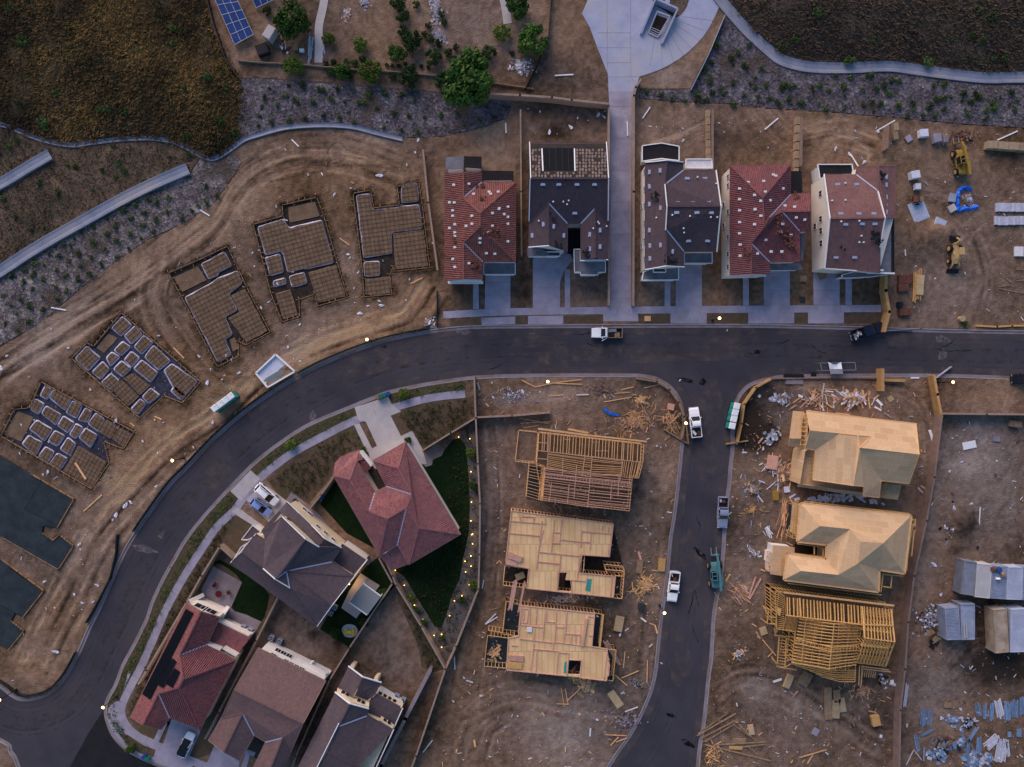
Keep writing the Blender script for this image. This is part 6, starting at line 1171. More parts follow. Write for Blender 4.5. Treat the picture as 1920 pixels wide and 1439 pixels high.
slabpad('smaller dark slab at the left edge, below the large one', [(-100, 1000), (0, 1047), (37, 1078), (81, 1108), (43, 1157), (30, 1148), (22, 1164), (44, 1182), (17, 1217), (0, 1207), (-100, 1160)], [((0, 1135), (42, 1157))], [((0, 1047), (82, 1108)), ((82, 1108), (43, 1158)), ((22, 1165), (45, 1183)), ((45, 1183), (17, 1218))])
# vehicles (built facing +x, then turned)
def loft(mb, secs, m=0):
 for a, b in zip(secs[:-1], secs[1:]):
  n = len(a)
  for i in range(n): j = (i + 1) % n; mb.add([a[i], b[i], b[j], a[j]], m)
 mb.add(secs[0], m); mb.add(secs[-1][::-1], m)
def sec(x, w, z0, z1, c=.10, wt=None):
 wt = w if wt is None else wt
 return [(x, -w + c, z0), (x, -w, z0 + c), (x, -w, z1 - c * 1.5), (x, -wt + c, z1), (x, wt - c, z1), (x, w, z1 - c * 1.5), (x, w, z0 + c), (x, w - c, z0)]
def wheel(t, x, y, r=.36, w=.24, rim='rim'):
 s = 1 if y > 0 else -1; o = MB().cyl((x, y - w / 2, r), r, w, 16, 'y').build('wheel', M['rubber'], t, True)
 MB().cyl((x, y + (s * w / 2 if s > 0 else -w / 2 - .012), r), r * .62, .012, 12, 'y').build('rim', M[rim], o, True)
def lamps(t, xf, xr, y, zf, zr):
 for s in (-1, 1):
  MB().box((xf, s * y, zf), (.10, .34, .17)).build('headlight', M['lens'], t, True); MB().box((xr, s * y, zr), (.08, .20, .26)).build('tail_light', M['redlens'], t, True)
def mirrors(t, x, y, z, m):
 for s in (-1, 1): MB().box((x, s * (y + .12), z), (.14, .24, .16)).build('wing_mirror', M[m], t, True)
def greenhouse(t, xr0, xr1, xf1, xf0, w0, w1, z0, z1, paint, roof=None, nm='roof'):
 mb = MB(); b = [(xr0, -w0, z0), (xf0, -w0, z0), (xf0, w0, z0), (xr0, w0, z0)]; u = [(xr1, -w1, z1), (xf1, -w1, z1), (xf1, w1, z1), (xr1, w1, z1)]
 mb.hexa(b, u); g = mb.build('windows', M['glass'], t, True)
 r = MB(); secs = []
 for x, ww, zz in ((xr1 - .08, w1 * .9, z1 - .02), (xr1 + .1, w1 + .02, z1 + .03), ((xr1 + xf1) / 2, w1 + .03, z1 + .06), (xf1 - .1, w1 + .02, z1 + .03), (xf1 + .08, w1 * .9, z1 - .02)): secs.append([(x, -ww, zz - .06), (x, -ww, zz), (x, ww, zz), (x, ww, zz - .06)])
 loft(r, secs); r.build(nm, M[roof or paint], t, True)
 p = MB()
 for s in (-1, 1):
  p.beam((xf0, s * w0, z0), (xf1, s * w1, z1), .09, .09); p.beam((xr0, s * w0, z0), (xr1, s * w1, z1), .11, .11); xm = (xr0 + xf0) / 2 - .1; p.beam((xm, s * (w0 + .01), z0), (xm, s * (w1 + .01), z1), .10, .06)
 p.build('pillars', M[paint], t, True)
def turned(name, label, cat_, px, py, ang, group=None): p = W(px, py, 0); return thing(name, label, cat_, (p.x, p.y, -.09), R(ang), group)
def suv(label, paint, px, py, ang, L=4.8, w=.93, roof=None, tall=1.62, z=-.09, rails=False):
 t = turned('parked_car', label, 'car', px, py, ang); t.location.z = z; h = L / 2; b = MB()
 loft(b, [sec(-h, w * .78, .42, .80), sec(-h + .18, w * .95, .30, .98), sec(-h + .8, w, .26, 1.02), sec(0, w, .26, 1.0), sec(h - 1.5, w, .26, .98), sec(h - .9, w * .98, .28, .93), sec(h - .22, w * .9, .32, .80), sec(h, w * .7, .42, .66)])
 b.build('body', M[paint], t, True); greenhouse(t, -h + .22, -h + .75, h - 2.25, h - 1.2, w * .90, w * .80, .96, tall, paint, roof)
 for x in (-h + .95, h - .95):
  for y in (-w + .08, w - .08): wheel(t, x, y)
 lamps(t, h - .16, -h + .06, w * .66, .66, .85); mirrors(t, h - 1.5, w - .05, 1.02, paint)
 if rails:
  for s in (-1, 1): MB().beam((-h + .9, s * w * .66, tall + .12), (h - 2.3, s * w * .66, tall + .12), .07, .07).build('roof_rail', M['black_m'], t, True)
 return t
def pickup(label, paint, px, py, ang, L=5.7, w=.98, crew=True, load=(), z=-.09, stake=False, cat_='pickup truck'):
 t = turned('pickup_truck', label, cat_, px, py, ang); t.location.z = z; h = L / 2; xc = (-h + 1.95) if crew else (-h + 2.75); b = MB()
 loft(b, [sec(xc, w, .38, 1.08), sec(h - 1.95, w, .36, 1.10), sec(h - 1.2, w * .98, .38, 1.12), sec(h - .3, w * .95, .40, 1.02), sec(h - .05, w * .86, .45, .85)]); b.build('body', M[paint], t, True)
 greenhouse(t, xc + .12, xc + .30, h - 2.55, h - 1.65, w * .88, w * .78, 1.06, 1.78, paint, nm='cab_roof')
 bd = MB(); bd.box(((xc - h) / 2, 0, .62), (xc + h - .04, 1.9, .1)); bd.build('bed_floor', M['black_m'], t, True); bs = MB(); side_m = 'lumber_old' if stake else paint
 for s in (-1, 1): bs.box(((xc - h) / 2, s * (w - .05), .86), (xc + h - .06, .10, .56))
 bs.box((xc - .06, 0, .86), (.08, 1.8, .56)); bs.build('bed_side', M[side_m], t, True); MB().box((-h + .05, 0, .86), (.08, 1.8, .54)).build('tailgate', M[side_m], t, True)
 MB().box((h + .02, 0, .55), (.14, 1.8, .22)).build('bumper', M['steel'], t, True); MB().box((-h - .06, 0, .50), (.12, 1.7, .16)).build('bumper', M['steel'], t, True)
 for x in (-h + 1.05, h - 1.0):
  for y in (-w + .10, w - .10): wheel(t, x, y, .39, .26)
 lamps(t, h - .06, -h + .02, w * .75, .78, .85); mirrors(t, h - 1.95, w - .02, 1.15, paint)
 p = W(px, py, 0); ca, sa = math.cos(R(ang)), math.sin(R(ang))
 for nm, lb, ct, lx, ly, dx, dy, dz, m, rz in load:
  q = (p.x + (lx * ca - ly * sa), p.y + (lx * sa + ly * ca), z + .68 + dz / 2); o = MB().box((0, 0, 0), (dx, dy, dz)); o.box((dx * .1, -dy * .1, dz * .55), (dx * .6, dy * .5, dz * .2)); o = o.build(nm, M[m], None); o.location = q; o.rotation_euler = (0, 0, R(ang) + rz); tag(o, lb, ct)
 return t
tr = pickup('white work truck with open driver door and wooden load bed on the main road', 'car_w', 1137, 625, 180, 5.7, .95, False, [('plywood_sheet', 'plywood piece in the back of the white work truck', 'plywood sheet', -1.9, .35, 1.0, .9, .08, 'lumber_old', .1), ('tool_box', 'dark tool box behind the cab of the white work truck', 'tool box', -.7, .45, 1.0, .8, .35, 'black_m', .05), ('tool_bag', 'grey tools piled along the kerb side of the white work truck bed', 'tools', -1.0, -.45, 1.5, .6, .3, 'cont_grey', .1)], stake=True)
MB().box((.55, 1.28, .85), (1.0, .08, .9), R(-28) * -1).build('open_door', M['car_w'], tr, True)
nv = pickup('dark navy pickup heaped with shiny scrap beside the orange plank fence', 'car_n', 1623, 622, 17, 6.3, 1.0, True, [])
def heap(name, label, cat_, cx, cy, rx, ry, n, mats, ln=(.3, 1.2), wd=(.05, .14), zt=.5, z0=0., stuff=True, group=None, flat=.5, ang=None, spread=3.2):
 mb = MB(); k = len(mats)
 for i in range(n):
  a = random.uniform(0, 6.283); r = min(1.7, abs(random.gauss(0, .62))) * (1 + .35 * math.sin(2 * a + cx) + .25 * math.sin(5 * a + cy)); x = cx + math.cos(a) * r * rx; y = cy + math.sin(a) * r * ry; p = W(x, y, 0)
  z = z0 + .05 + zt * max(0, 1 - r) * random.random(); L = random.uniform(*ln); w = random.uniform(*wd); th = random.choice((.03, .05, .09)) if w < .3 else .03
  mb.box((p.x, p.y, z), (L, w, th), (R(ang) if ang is not None else 0) + random.uniform(-spread / 2, spread / 2), random.randrange(k), random.uniform(-flat, flat) * .5)
 return tag(mb.build(name, [M[m] for m in mats]), label, cat_, group, 'stuff' if stuff else None)
heap('scrap_load', 'shiny scrap heaped in the bed of the navy pickup', 'scrap', 1606, 627, 10, 6, 45, ['white', 'steel', 'lumber_old', 'black_m', 'car_s'], (.2, .6), (.15, .4), .5, .6)
pickup('white pickup with black loaded bed parked beside the plank corner fence', 'car_w', 1301.5, 792, 96, 5.6, .98, True, [('white_bag', 'folded white sheet in the bed of the pickup by the corner fence', 'sheet', -1.9, .35, .95, .45, .2, 'white', .6), ('tool_bag', 'red and black tools in the bed of the pickup by the corner fence', 'tools', -2.0, -.5, .8, .5, .3, 'rust', .2)])
pickup('silver grey pickup facing down the side street', 'car_s', 1353, 960, -92, 5.7, .98, True, [('tool_bag', 'orange and blue tools in the bed of the silver pickup', 'tools', -2.1, .1, .6, .6, .3, 'rust', .4), ('tool_box', 'white and blue bags in the silver pickup bed', 'bags', -2.2, -.5, .6, .4, .25, 'cont_pale', .2)])
wp = pickup('white pickup with a rack bar at the left kerb of the side street', 'car_w', 1261, 1098, -96.5, 5.6, .97, True, [('tool_bag', 'red tools in the bed of the white pickup with rack bar', 'tools', -1.4, .1, .6, .6, .25, 'rust', .3)])
rk = MB(); [rk.beam((-2.7, -.85, 1.5), (-2.7, .85, 1.5), .08, .08), rk.beam((-2.7, -.85, .9), (-2.7, -.85, 1.5), .08, .08), rk.beam((-2.7, .85, .9), (-2.7, .85, 1.5), .08, .08), rk.beam((-2.75, -.8, 1.2), (-1.9, -.5, 1.2), .1, .1)]; rk.build('rack_bar', M['car_w'], wp, True)
suv('black car just entering at the right edge on the main road', 'car_k', 1914, 711, 180, 4.6, .9)
suv('white sport utility vehicle on the driveway of the grey tiled house', 'car_w', 503, 926.5, -42, 5.1, .9, z=.07, rails=True); suv('light blue hatchback beside the white vehicle on the driveway', 'car_b', 492, 950, -37, 4.5, .82, tall=1.5, z=.07, rails=True)
suv('white car with black roof outside the house with roof solar panels', 'car_w', 352.5, 1393, 65.5, 4.9, .94, roof='car_k', z=.07)
def handler(label, paint, px, py, ang, mirror=1):
 t = turned('telehandler', label, 'telehandler', px, py, ang); s = mirror; t.location.z = .0
 b = MB(); loft(b, [sec(-2.5, .7, .7, 1.3, .08), sec(-2.2, .95, .55, 1.45, .08), sec(1.6, .95, .55, 1.2, .08), sec(2.2, .7, .6, 1.0, .08)]); b.build('chassis', M[paint], t, True)
 MB().box((-1.1, -s * .72, 1.5), (1.9, .65, .75)).build('engine_cover', M[paint], t, True)
 c = MB(); x0, x1, y0, y1 = -.7, .75, .15, 1.05
 for x in (x0, x1):
  for y in (y0, y1): c.beam((x, s * y, 1.2), (x, s * y, 2.45), .09, .09)
 for y in (y0, y1): c.beam((x0, s * y, 2.45), (x1, s * y, 2.45), .10, .10)
 for x in (x0, x1, .05): c.beam((x, s * y0, 2.45), (x, s * y1, 2.45), .10, .10)
 c = c.build('cab_frame', M[paint], t, True); MB().box((0, s * .6, 1.75), (1.3, .8, 1.1)).build('cab_glass', M['glass'], c, True)
 bm = MB(); bm.beam((-2.9, -s * .45, 2.0), (2.6, -s * .45, 1.7), .42, .45); bm.beam((1.6, -s * .45, 1.75), (3.4, -s * .45, 1.35), .32, .34); bm.build('boom', M[paint], t, True)
 hd = MB(); hd.beam((3.4, -s * .45, 1.3), (3.55, -s * .45, .5), .4, .3); hd.box((3.5, -s * .2, .7), (.14, 1.5, .6)); hd = hd.build('fork_carriage', M[paint], t, True)
 for y in (-.75, .25): MB().box((4.1, -s * .2 + y + .25, .2), (1.3, .13, .06)).build('fork', M['steel'], hd, True)
 for x in (-1.75, 1.6):
  for y in (-1.05, 1.05): wheel(t, x, y, .66, .44, 'tan_m')
 return t
handler('teal telehandler with forks raised toward the junction in the side street', 'teal_m', 1339, 1074, 94.5); handler('yellow telehandler parked on the bare storage yard', 'yel', 1796, 306, 99)
t = turned('backhoe_loader', 'tan backhoe loader with wide front bucket in the storage yard', 'loader', 1785, 478, -91); t.location.z = .02
b = MB(); loft(b, [sec(-1.7, .5, .6, 1.2, .08), sec(-.4, .55, .5, 1.35, .08), sec(1.0, .5, .5, 1.5, .08), sec(1.9, .42, .55, 1.3, .08)]); b.build('chassis', M['tan_m'], t, True)
c = MB(); [c.beam((x, y, 1.2), (x, y, 2.4), .08, .08) for x in (-1.0, .3) for y in (-.55, .55)]; c.build('canopy_post', M['tan_m'], t, True); MB().box((-.25, .25, 2.45), (1.3, 1.0, .08)).build('canopy', M['tan_m'], t, True)
for s in (-1, 1): MB().beam((.6, s * .62, 1.4), (2.2, s * .62, 1.1), .16, .22).beam((2.2, s * .62, 1.1), (2.8, s * .62, .4), .16, .2).build('loader_arm', M['tan_m'], t, True)
bk = MB(); P_ = [(2.75, .15), (3.45, .05), (3.5, .12), (2.95, .35), (2.9, .9), (2.8, .9)]
bk.hexa([(x, -1.1, z) for x, z in P_], [(x, 1.1, z) for x, z in P_]); bk.build('front_bucket', M['black_m'], t, True)
bm = MB(); bm.beam((-1.7, 0, 1.0), (-2.3, .1, 2.2), .26, .3); bm.beam((-2.3, .1, 2.2), (-3.0, .15, 1.0), .22, .26); bm.beam((-1.6, -.5, .6), (-1.9, -.5, 1.6), .16, .16); bm.beam((-1.6, .5, .6), (-1.9, .5, 1.6), .16, .16); bm.build('backhoe_boom', M['tan_m'], t, True)
bk = MB(); bk.hexa([(x, -.7, z) for x, z in ((-3.4, .1), (-2.7, .1), (-2.5, .9), (-3.1, 1.1), (-3.5, .7))], [(x, .8, z) for x, z in ((-3.4, .1), (-2.7, .1), (-2.5, .9), (-3.1, 1.1), (-3.5, .7))]); bk.build('rear_bucket', M['black_m'], t, True)
for x, r in ((-1.0, .7), (1.35, .52)):
 for y in (-.9, .9): wheel(t, x, y, r, .4, 'tan_m')
def toilet(label, px, py, ang, grp):
 p = W(px, py, 2.25); t = thing('portable_toilet', label, 'portable toilet', (p.x, p.y, 0), R(ang), grp)
 b = MB(); b.hexa([(-.58, -.58, .05), (.58, -.58, .05), (.58, .58, .05), (-.58, .58, .05)], [(-.54, -.54, 2.15), (.54, -.54, 2.15), (.54, .54, 2.15), (-.54, .54, 2.15)]); b.build('cabin', M['teal'], t, True)
 r = MB(); r.hexa([(-.6, -.6, 2.15), (.6, -.6, 2.15), (.6, .6, 2.15), (-.6, .6, 2.15)], [(-.5, -.5, 2.33), (.5, -.5, 2.33), (.5, .5, 2.33), (-.5, .5, 2.33)]); r.cyl((.35, .35, 2.28), .07, .14, 8); r.build('roof', M['white'], t, True)
 d = MB().box((0, -.575, 1.1), (.72, .05, 1.8)).build('door', M['teal'], t, True); MB().box((.25, -.61, 1.1), (.08, .04, .16)).build('handle', M['black_m'], d, True); MB().box((0, 0, .04), (1.3, 1.3, .1)).build('skid', M['black_m'], t, True)
for i, (x, y) in enumerate(((402, 766), (412, 758.5), (422, 751), (432, 743.5))): toilet('teal portable toilet with white roof, ' + ('lower end', 'lower middle', 'upper middle', 'upper end')[i] + ' of the row beside the bend', x, y, 37 + random.uniform(-3, 3), 'portable toilets on the dirt by the bend')
for i, (x, y) in enumerate(((1382, 762), (1379, 774), (1376.5, 786), (1373.5, 799))): toilet('teal portable toilet with white roof, ' + ('top', 'upper middle', 'lower middle', 'bottom')[i] + ' of the row by the side street', x, y, -104 + random.uniform(-3, 3), 'portable toilets along the side street')
def container(label, quad, m, h=2.6, ribs=26, rib=True, doors='s'):
 P = [W(x, y, h) for x, y in quad]; c = sum(P, Vector((0, 0, 0))) / 4; t = thing('shipping_container', label, 'shipping container', (c.x, c.y, 0), 0, 'shipping containers in the storage yard')
 A = sum(P[i].x * P[(i + 1) % 4].y - P[(i + 1) % 4].x * P[i].y for i in range(4)); P = P if A > 0 else [P[0], P[3], P[2], P[1]]
 b = MB(); b.prism([p[:2] for p in P], .12, h - .03); b.build('body', M[m], t)
 q = [W(x, y, h) for x, y in quad]                      # quad order: top-left, top-right, bottom-right, bottom-left
 if rib:
  r = MB()
  for i in range(ribs):
   k = (i + .5) / ribs; r.beam(q[0].lerp(q[3], k), q[1].lerp(q[2], k), .12, .07)
  r.build('roof_rib', M[m], t)
 s = MB()
 for a, b2 in ((0, 3), (1, 2)):
  n = 22
  for i in range(n + 1): p = q[a].lerp(q[b2], i / n); s.box((p.x, p.y, h / 2), (.14, .12, h - .3))
 s.build('side_rib', M[m], t); f = MB()
 for p in q: f.box((p.x, p.y, h / 2 + .03), (.18, .18, h))
 for a in range(4): f.beam(q[a], q[(a + 1) % 4], .14, .14)
 f.build('corner_frame', M[m], t); e = MB(); mid = (q[2] + q[3]) / 2; d = (q[2] - q[3]).normalized(); nn = Vector((d.y, -d.x, 0)); 
 if nn.dot(mid - c) < 0: nn = -nn
 for k in (-.6, .6): e.beam(Vector((mid.x, mid.y, .3)) + d * (k - .5) + nn * .05, Vector((mid.x, mid.y, h - .2)) + d * (k - .5) + nn * .05, .06, .06); e.beam(Vector((mid.x, mid.y, .3)) + d * (k + .4 * (1 if k < 0 else -.2)) + nn * .05, Vector((mid.x, mid.y, h - .2)) + d * (k + .4 * (1 if k < 0 else -.2)) + nn * .05, .06, .06)
 e.build('door_bar', M['steel'], t); return t
g7 = lambda *p: [(1690 + x / 6.257, 1030 + y / 6.257) for x, y in p]
container('dented grey container at the left end of the upper row', g7((745, 140), (880, 158), (845, 542), (703, 522)), 'cont_grey', rib=False)
container('white ribbed container, second in the upper row', g7((890, 172), (1058, 188), (1030, 575), (866, 556)), 'cont_white', ribs=30)
container('blue grey container with bags on its roof in the upper row', g7((1068, 200), (1245, 210), (1222, 584), (1048, 572)), 'cont_blue', ribs=20)
container('pale container right of the one with bags on its roof', g7((1253, 215), (1420, 218), (1410, 590), (1232, 585)), 'cont_pale', ribs=30)
container('last container of the upper row, cut by the right edge', g7((1428, 218), (1600, 225), (1590, 600), (1418, 592)), 'cont_blue', ribs=26)
container('ribbed blue grey container beside the litter heap in the lower row', g7((512, 700), (668, 682), (690, 1058), (538, 1062)), 'cont_blue', ribs=22)
container('smooth blue container with pale planks lying on its roof', g7((700, 650), (855, 647), (857, 1057), (706, 1060)), 'cont_blue', rib=False)
container('long tan container with scuffed roof', g7((1085, 718), (1228, 702), (1258, 1205), (1110, 1218)), 'cont_tan', 2.75, rib=False)
container('long pale container right of the tan one, cut by the right edge', g7((1290, 712), (1450, 700), (1455, 1200), (1283, 1206)), 'cont_pale', 2.75, ribs=36)
for i, (x, y, dx, dy, m, nm, lb) in enumerate(((1085, 235, 1.2, .8, 'rust', 'sack', 'rust brown sack on the container roof'), (1145, 245, 1.1, .7, 'binblue', 'sack', 'blue sack on the container roof'), (1190, 298, .9, .8, 'lumber_old', 'sack', 'tan sack on the container roof'), (1130, 345, .8, .4, 'white', 'white_bag', 'small white and dark bag on the container roof'))):
 p = g7((x, y))[0]; q = W(*p, 2.75); mb = MB(); mb.hexa([(-dx / 2, -dy / 2, 0), (dx / 2, -dy / 2, 0), (dx / 2, dy / 2, 0), (-dx / 2, dy / 2, 0)], [(-dx / 3, -dy / 3, .4), (dx / 3, -dy / 3, .3), (dx / 3, dy / 3, .42), (-dx / 3, dy / 3, .34)]); o = mb.build(nm, M[m]); o.location = q; o.rotation_euler = (0, 0, i); tag(o, lb, 'bag')
for i, (x0, y0, x1, y1, lb) in enumerate(((735, 870, 745, 1045, 'left pale plank on the smooth blue container'), (760, 860, 772, 1040, 'right pale plank on the smooth blue container'))):
 a, b_ = g7((x0, y0), (x1, y1)); tag(MB().beam(W(*a, 2.68), W(*b_, 2.68), .2, .07).build('plank', M['conc_pale']), lb, 'plank')
# walls and fences
def wallrun(label, pts, h=1.8, th=.22, m='wall', nm='block_wall', cat_='wall', cap=True, grp=None, z0=-.1):
 P = [W(x, y, h) for x, y in pts]; t = thing(nm, label, cat_, (P[0].x, P[0].y, 0), 0, grp); b = MB(); c = MB()
 for p, q in zip(P[:-1], P[1:]):
  d = (q - p).normalized() * (th / 2); b.beam(Vector((p.x, p.y, (h + z0) / 2)) - d, Vector((q.x, q.y, (h + z0) / 2)) + d, th, h - z0)
  if cap: c.beam(p + Vector((0, 0, .03)) - d * 1.2, q + Vector((0, 0, .03)) + d * 1.2, th + .08, .10)
 b.build('wall_body', M[m], t)
 if cap: c.build('coping', M[m], t)
 return t
wallrun('tan garden wall along the right side of the rock garden down to the bottom edge', [(889, 706), (892, 784), (896, 870), (900, 945), (899, 1040), (897, 1105), (855, 1212), (835, 1255), (780, 1418), (766, 1455)], 1.9)
wallrun('short tan wall stub running right from the rock garden corner', [(893, 783), (960, 780), (1030, 774)]); wallrun('tan wall from the rose tiled house up to the rock garden corner', [(792, 845), (845, 812), (893, 783)])
wallrun('tan wall sloping down from the rose tiled house to the tip of the rock garden', [(718, 1042), (736, 1080), (743, 1098), (790, 1175), (835, 1255)], 1.9); wallrun('second thin wall close beside the back of the rose tiled house', [(711, 1048), (736, 1094), (655, 1215), (618, 1275), (555, 1418), (545, 1445)])
wallrun('brown wall between the grey house garden and the arcaded house', [(520, 1122), (480, 1202), (410, 1336), (385, 1385)]); wallrun('double topped wall right of the stepped gable house', [(806, 1259), (760, 1348), (715, 1436), (706, 1455)], 1.9, .5, 'conc_dirty')
wallrun('cream wall beside the parkway of the house with roof solar panels', [(435, 1046), (412, 1025), (378, 1080), (350, 1130), (275, 1257), (260, 1282)], 1.9, .25, 'wall'); wallrun('short wall beside the side gate of the rose tiled house', [(626, 894), (602, 928), (580, 955)], 1.8, .2)
wallrun('long brown wall between the framed houses and the storage yard', [(1766, 780), (1752, 895), (1737, 977), (1714, 1080), (1703, 1167), (1697, 1255), (1688, 1332), (1686, 1450)], 2.0, .24, 'wall_brown'); wallrun('tan wall along the top of the storage yard, reaching the right edge', [(1766, 776), (1850, 777), (1960, 778)], 1.8, .22)
wallrun('tan wall behind the house with the tile stacks', [(912, 176), (975, 179), (1035, 183), (1072, 188), (1141, 195)], 2.2, .3); wallrun('tan wall along the left edge of the concrete alley', [(1141.5, 196), (1142, 360), (1142, 572)], 1.8, .22); wallrun('tan wall along the right edge of the concrete alley', [(1201, 150), (1192, 164), (1188.5, 180), (1188, 360), (1187.5, 572)], 1.8, .3)
wallrun('thin wall between the red tiled house and the house with tile stacks', [(976, 207), (977, 360), (978, 478)], 1.8, .2); wallrun('thin wall right of the first row of stacked blocks', [(1337, 206), (1337, 320)], 1.8, .16, 'wall_brown'); wallrun('thin wall right of the second row of stacked blocks', [(1504, 222), (1503, 310)], 1.8, .16, 'wall_brown'); wallrun('thin wall behind the house with broad cream gable', [(1666, 235), (1664, 278)], 1.8, .16, 'wall_brown')
wallrun('tan wall between the last foundation and the red tiled house', [(793, 282), (803, 380), (820, 505)], 1.6, .25)
park = wallrun('low rail fence along the foot of the park', [(445, 113), (480, 116), (570, 121), (640, 128), (720, 133), (830, 142), (930, 156), (1000, 166)], .6, .10, 'block', 'rail_fence', 'fence', False); wallrun('dark wire fence down the right side of the park', [(1035, -20), (1028, 70), (1010, 115), (985, 165)], 1.1, .08, 'black_m', 'wire_fence', 'fence', False); wallrun('dark fence beside the blue solar panels', [(383, -20), (398, 40), (420, 105), (446, 146)], 1.2, .12, 'black_m', 'wire_fence', 'fence', False)
wallrun('pale pipe handrail up the gravel slope beside the drain apron', [(1360, 28), (1330, 100), (1296, 168)], 1.0, .10, 'steel', 'handrail', 'rail', False)
sil = [p for p in offs(NORTH, -side(NORTH, 0) * 5.5) if p[0] < 812]
def stretch(y0, y1, x0=0, x1=2000): return [p for p in sil if y0 <= p[1] <= y1 and x0 <= p[0] <= x1]
for lb, pts in (('black silt fence along the upper part of the bend', stretch(600, 705)), ('black silt fence along the middle of the bend', stretch(705, 1000)), ('black silt fence along the lower bend by the dark slabs', [(218, 1005), (216, 1040), (205, 1085), (182, 1130), (160, 1168)]), ('black silt fence around the lower left corner', stretch(1220, 1330, -20, 150))): wallrun(lb, pts, .7, .22, 'silt', 'silt_fence', 'silt fence', False)
wallrun('black silt fence stub beside the red tiled house', [(819, 545), (819, 612)], .8, .12, 'silt', 'silt_fence', 'silt fence', False)
for lb, pts, h in (('curved plank fence on the corner by the scrap heap', [(1195, 710), (1232, 716), (1256, 731), (1273, 755), (1283, 782), (1284, 795), (1279, 822)], .9), ('leaning plank beside the post lamp on the corner', [(1287, 797), (1291, 831)], 1.2), ('long plank lying below the corner fence', [(1246, 806), (1291, 833)], .5), ('curved plank fence on the corner by the portable toilets', [(1445, 712), (1418, 727), (1396, 758), (1391, 795), (1384, 828)], 1.2), ('end plank of the fence by the portable toilets', [(1363, 833), (1402, 827)], .5), ('low plank edging along the kerb above the white debris heap', [(1445, 710.5), (1560, 709), (1690, 709.5)], .4)):
 wallrun(lb, pts, h, .3 if 'curved' in lb else .2, 'panel_y' if 'toilets' in lb else 'lumber_old', 'plank_fence', 'plank fence', False)
for lb, pts, h, th in (('tall yellow panel fence closing the pavement end', [(1662, 516), (1661, 545), (1668, 585), (1659, 620)], 1.8, .55), ('yellow panel standing across the kerb above the white debris heap', [(1655.5, 694), (1655.5, 731)], 1.8, .55), ('low yellow panel beside the standing one on the kerb', [(1660, 713), (1695, 714)], .8, .5), ('yellow panel fence at the corner of the storage yard', [(1752, 706), (1758, 740), (1766, 780)], 1.8, .45)): wallrun(lb, pts, h, th, 'panel_y', 'panel_fence', 'panel fence', False)
wallrun('thin gate pole lying on the road by the yellow panel fence', [(1662, 621), (1712, 617)], .5, .1, 'conc', 'pole', 'pole', False); wallrun('thin pole lying on the road right of the standing panel', [(1757, 709), (1785, 688)], .5, .12, 'conc', 'pole', 'pole', False); wallrun('yellow straw roll along the kerb of the storage yard', [(1832, 611), (1870, 613), (1898, 611), (1960, 611)], .3, .3, 'lumber_y', 'straw_roll', 'straw roll', False)
def blocks(lb, x, y, w, h, dz, rz=0):
 p = W(x, y, dz); t = thing('block_pallet', lb, 'block pallet', (p.x, p.y, 0), rz, 'pallets of stacked blocks'); MB().box((0, 0, .07), (w, h, .12)).build('pallet', M['lumber_old'], t, True); b = MB()
 for l in range(3):
  for k in (-1, 1): b.box((k * w / 4, random.uniform(-.03, .03), .13 + (l + .5) * (dz - .13) / 3), (w / 2 - .03, h, (dz - .13) / 3 - .02))
 b.build('block_stack', M['block'], t, True)
od = ('topmost', 'second', 'third', 'fourth', 'fifth', 'sixth', 'lowest')
for k in range(7): blocks(f'tan block pallet, {od[k]} of the column behind the alley-side plum house', 1328 + .2 * k, 213 + 14 * k, .75, 1.3, 1.0)
for k in range(7): blocks(f'tan block pallet, {od[k]} of the column between the cream walled houses', 1496 - .4 * k, 226 + 16 * k, .8, 1.4, 1.0)
for k in range(2): blocks(f'tan block pallet, {("upper", "lower")[k]} of the pair beside the striped pallet', 1681 - k, 237 + 17 * k, .9, 1.5, 1.0, R(8))
for k in range(4): blocks(f'tan block pallet, {("first", "second", "third", "fourth")[k]} from the left in the row at the right edge', 1862 + 20 * k, 271 + 1.5 * k, 1.9, 1.4, 1.2, R(-3))
# lamps
def post_lamp(lb, px, py, z=4.4, lit=True):
 p = W(px, py, z); t = thing('street_lamp', lb, 'street lamp', (p.x, p.y, 0), 0, 'post lamps along the streets'); po = MB(); po.rod((0, 0, -.1), (0, 0, z - .4), .09, .06, 8); po.cyl((0, 0, -.1), .2, .5, 8); po.build('pole', M['black_m'], t, True)
 hd = MB(); hd.cyl((0, 0, z - .45), .16, .45, 10, r2=.34); hd.build('lamp_head', M['black_m'], t, True); g = MB(); g.cyl((0, 0, z), .25, .12, 14, r2=.17); g.build('lamp_globe', M['glow'], t, True)
 l = bpy.data.lights.new('lamp_light', 'POINT'); l.energy = 75; l.color = (1, .62, .28); l.shadow_soft_size = .3; o = bpy.data.objects.new('lamp_light', l); COL.objects.link(o); o.parent = t; o.location = (0, 0, z + .45)
for px, py, lb in ((688, 637, 'lit post lamp on the outer kerb of the upper bend'), (323, 864, 'lit post lamp on the outer kerb of the bend near the dark slabs'), (1349, 597, 'lit post lamp in the planting strip before the second house from the right'), (1027, 716, 'lit post lamp on the inner kerb by the gravel patch'), (1286, 794, 'lit post lamp on the corner plank fence'), (1246, 1150, 'lit post lamp on the left kerb of the side street'), (1787, 717, 'lit post lamp at the kerb near the right edge'), (193, 1327, 'lit post lamp on the lower left street corner'), (-1, 1313, 'lit post lamp cut by the left edge')): post_lamp(lb, px, py)
M['gl'] = bpy.data.lights.new('garden_light', 'POINT'); M['gl'].energy = 4; M['gl'].color = (1, .6, .22); M['gl'].shadow_soft_size = .08
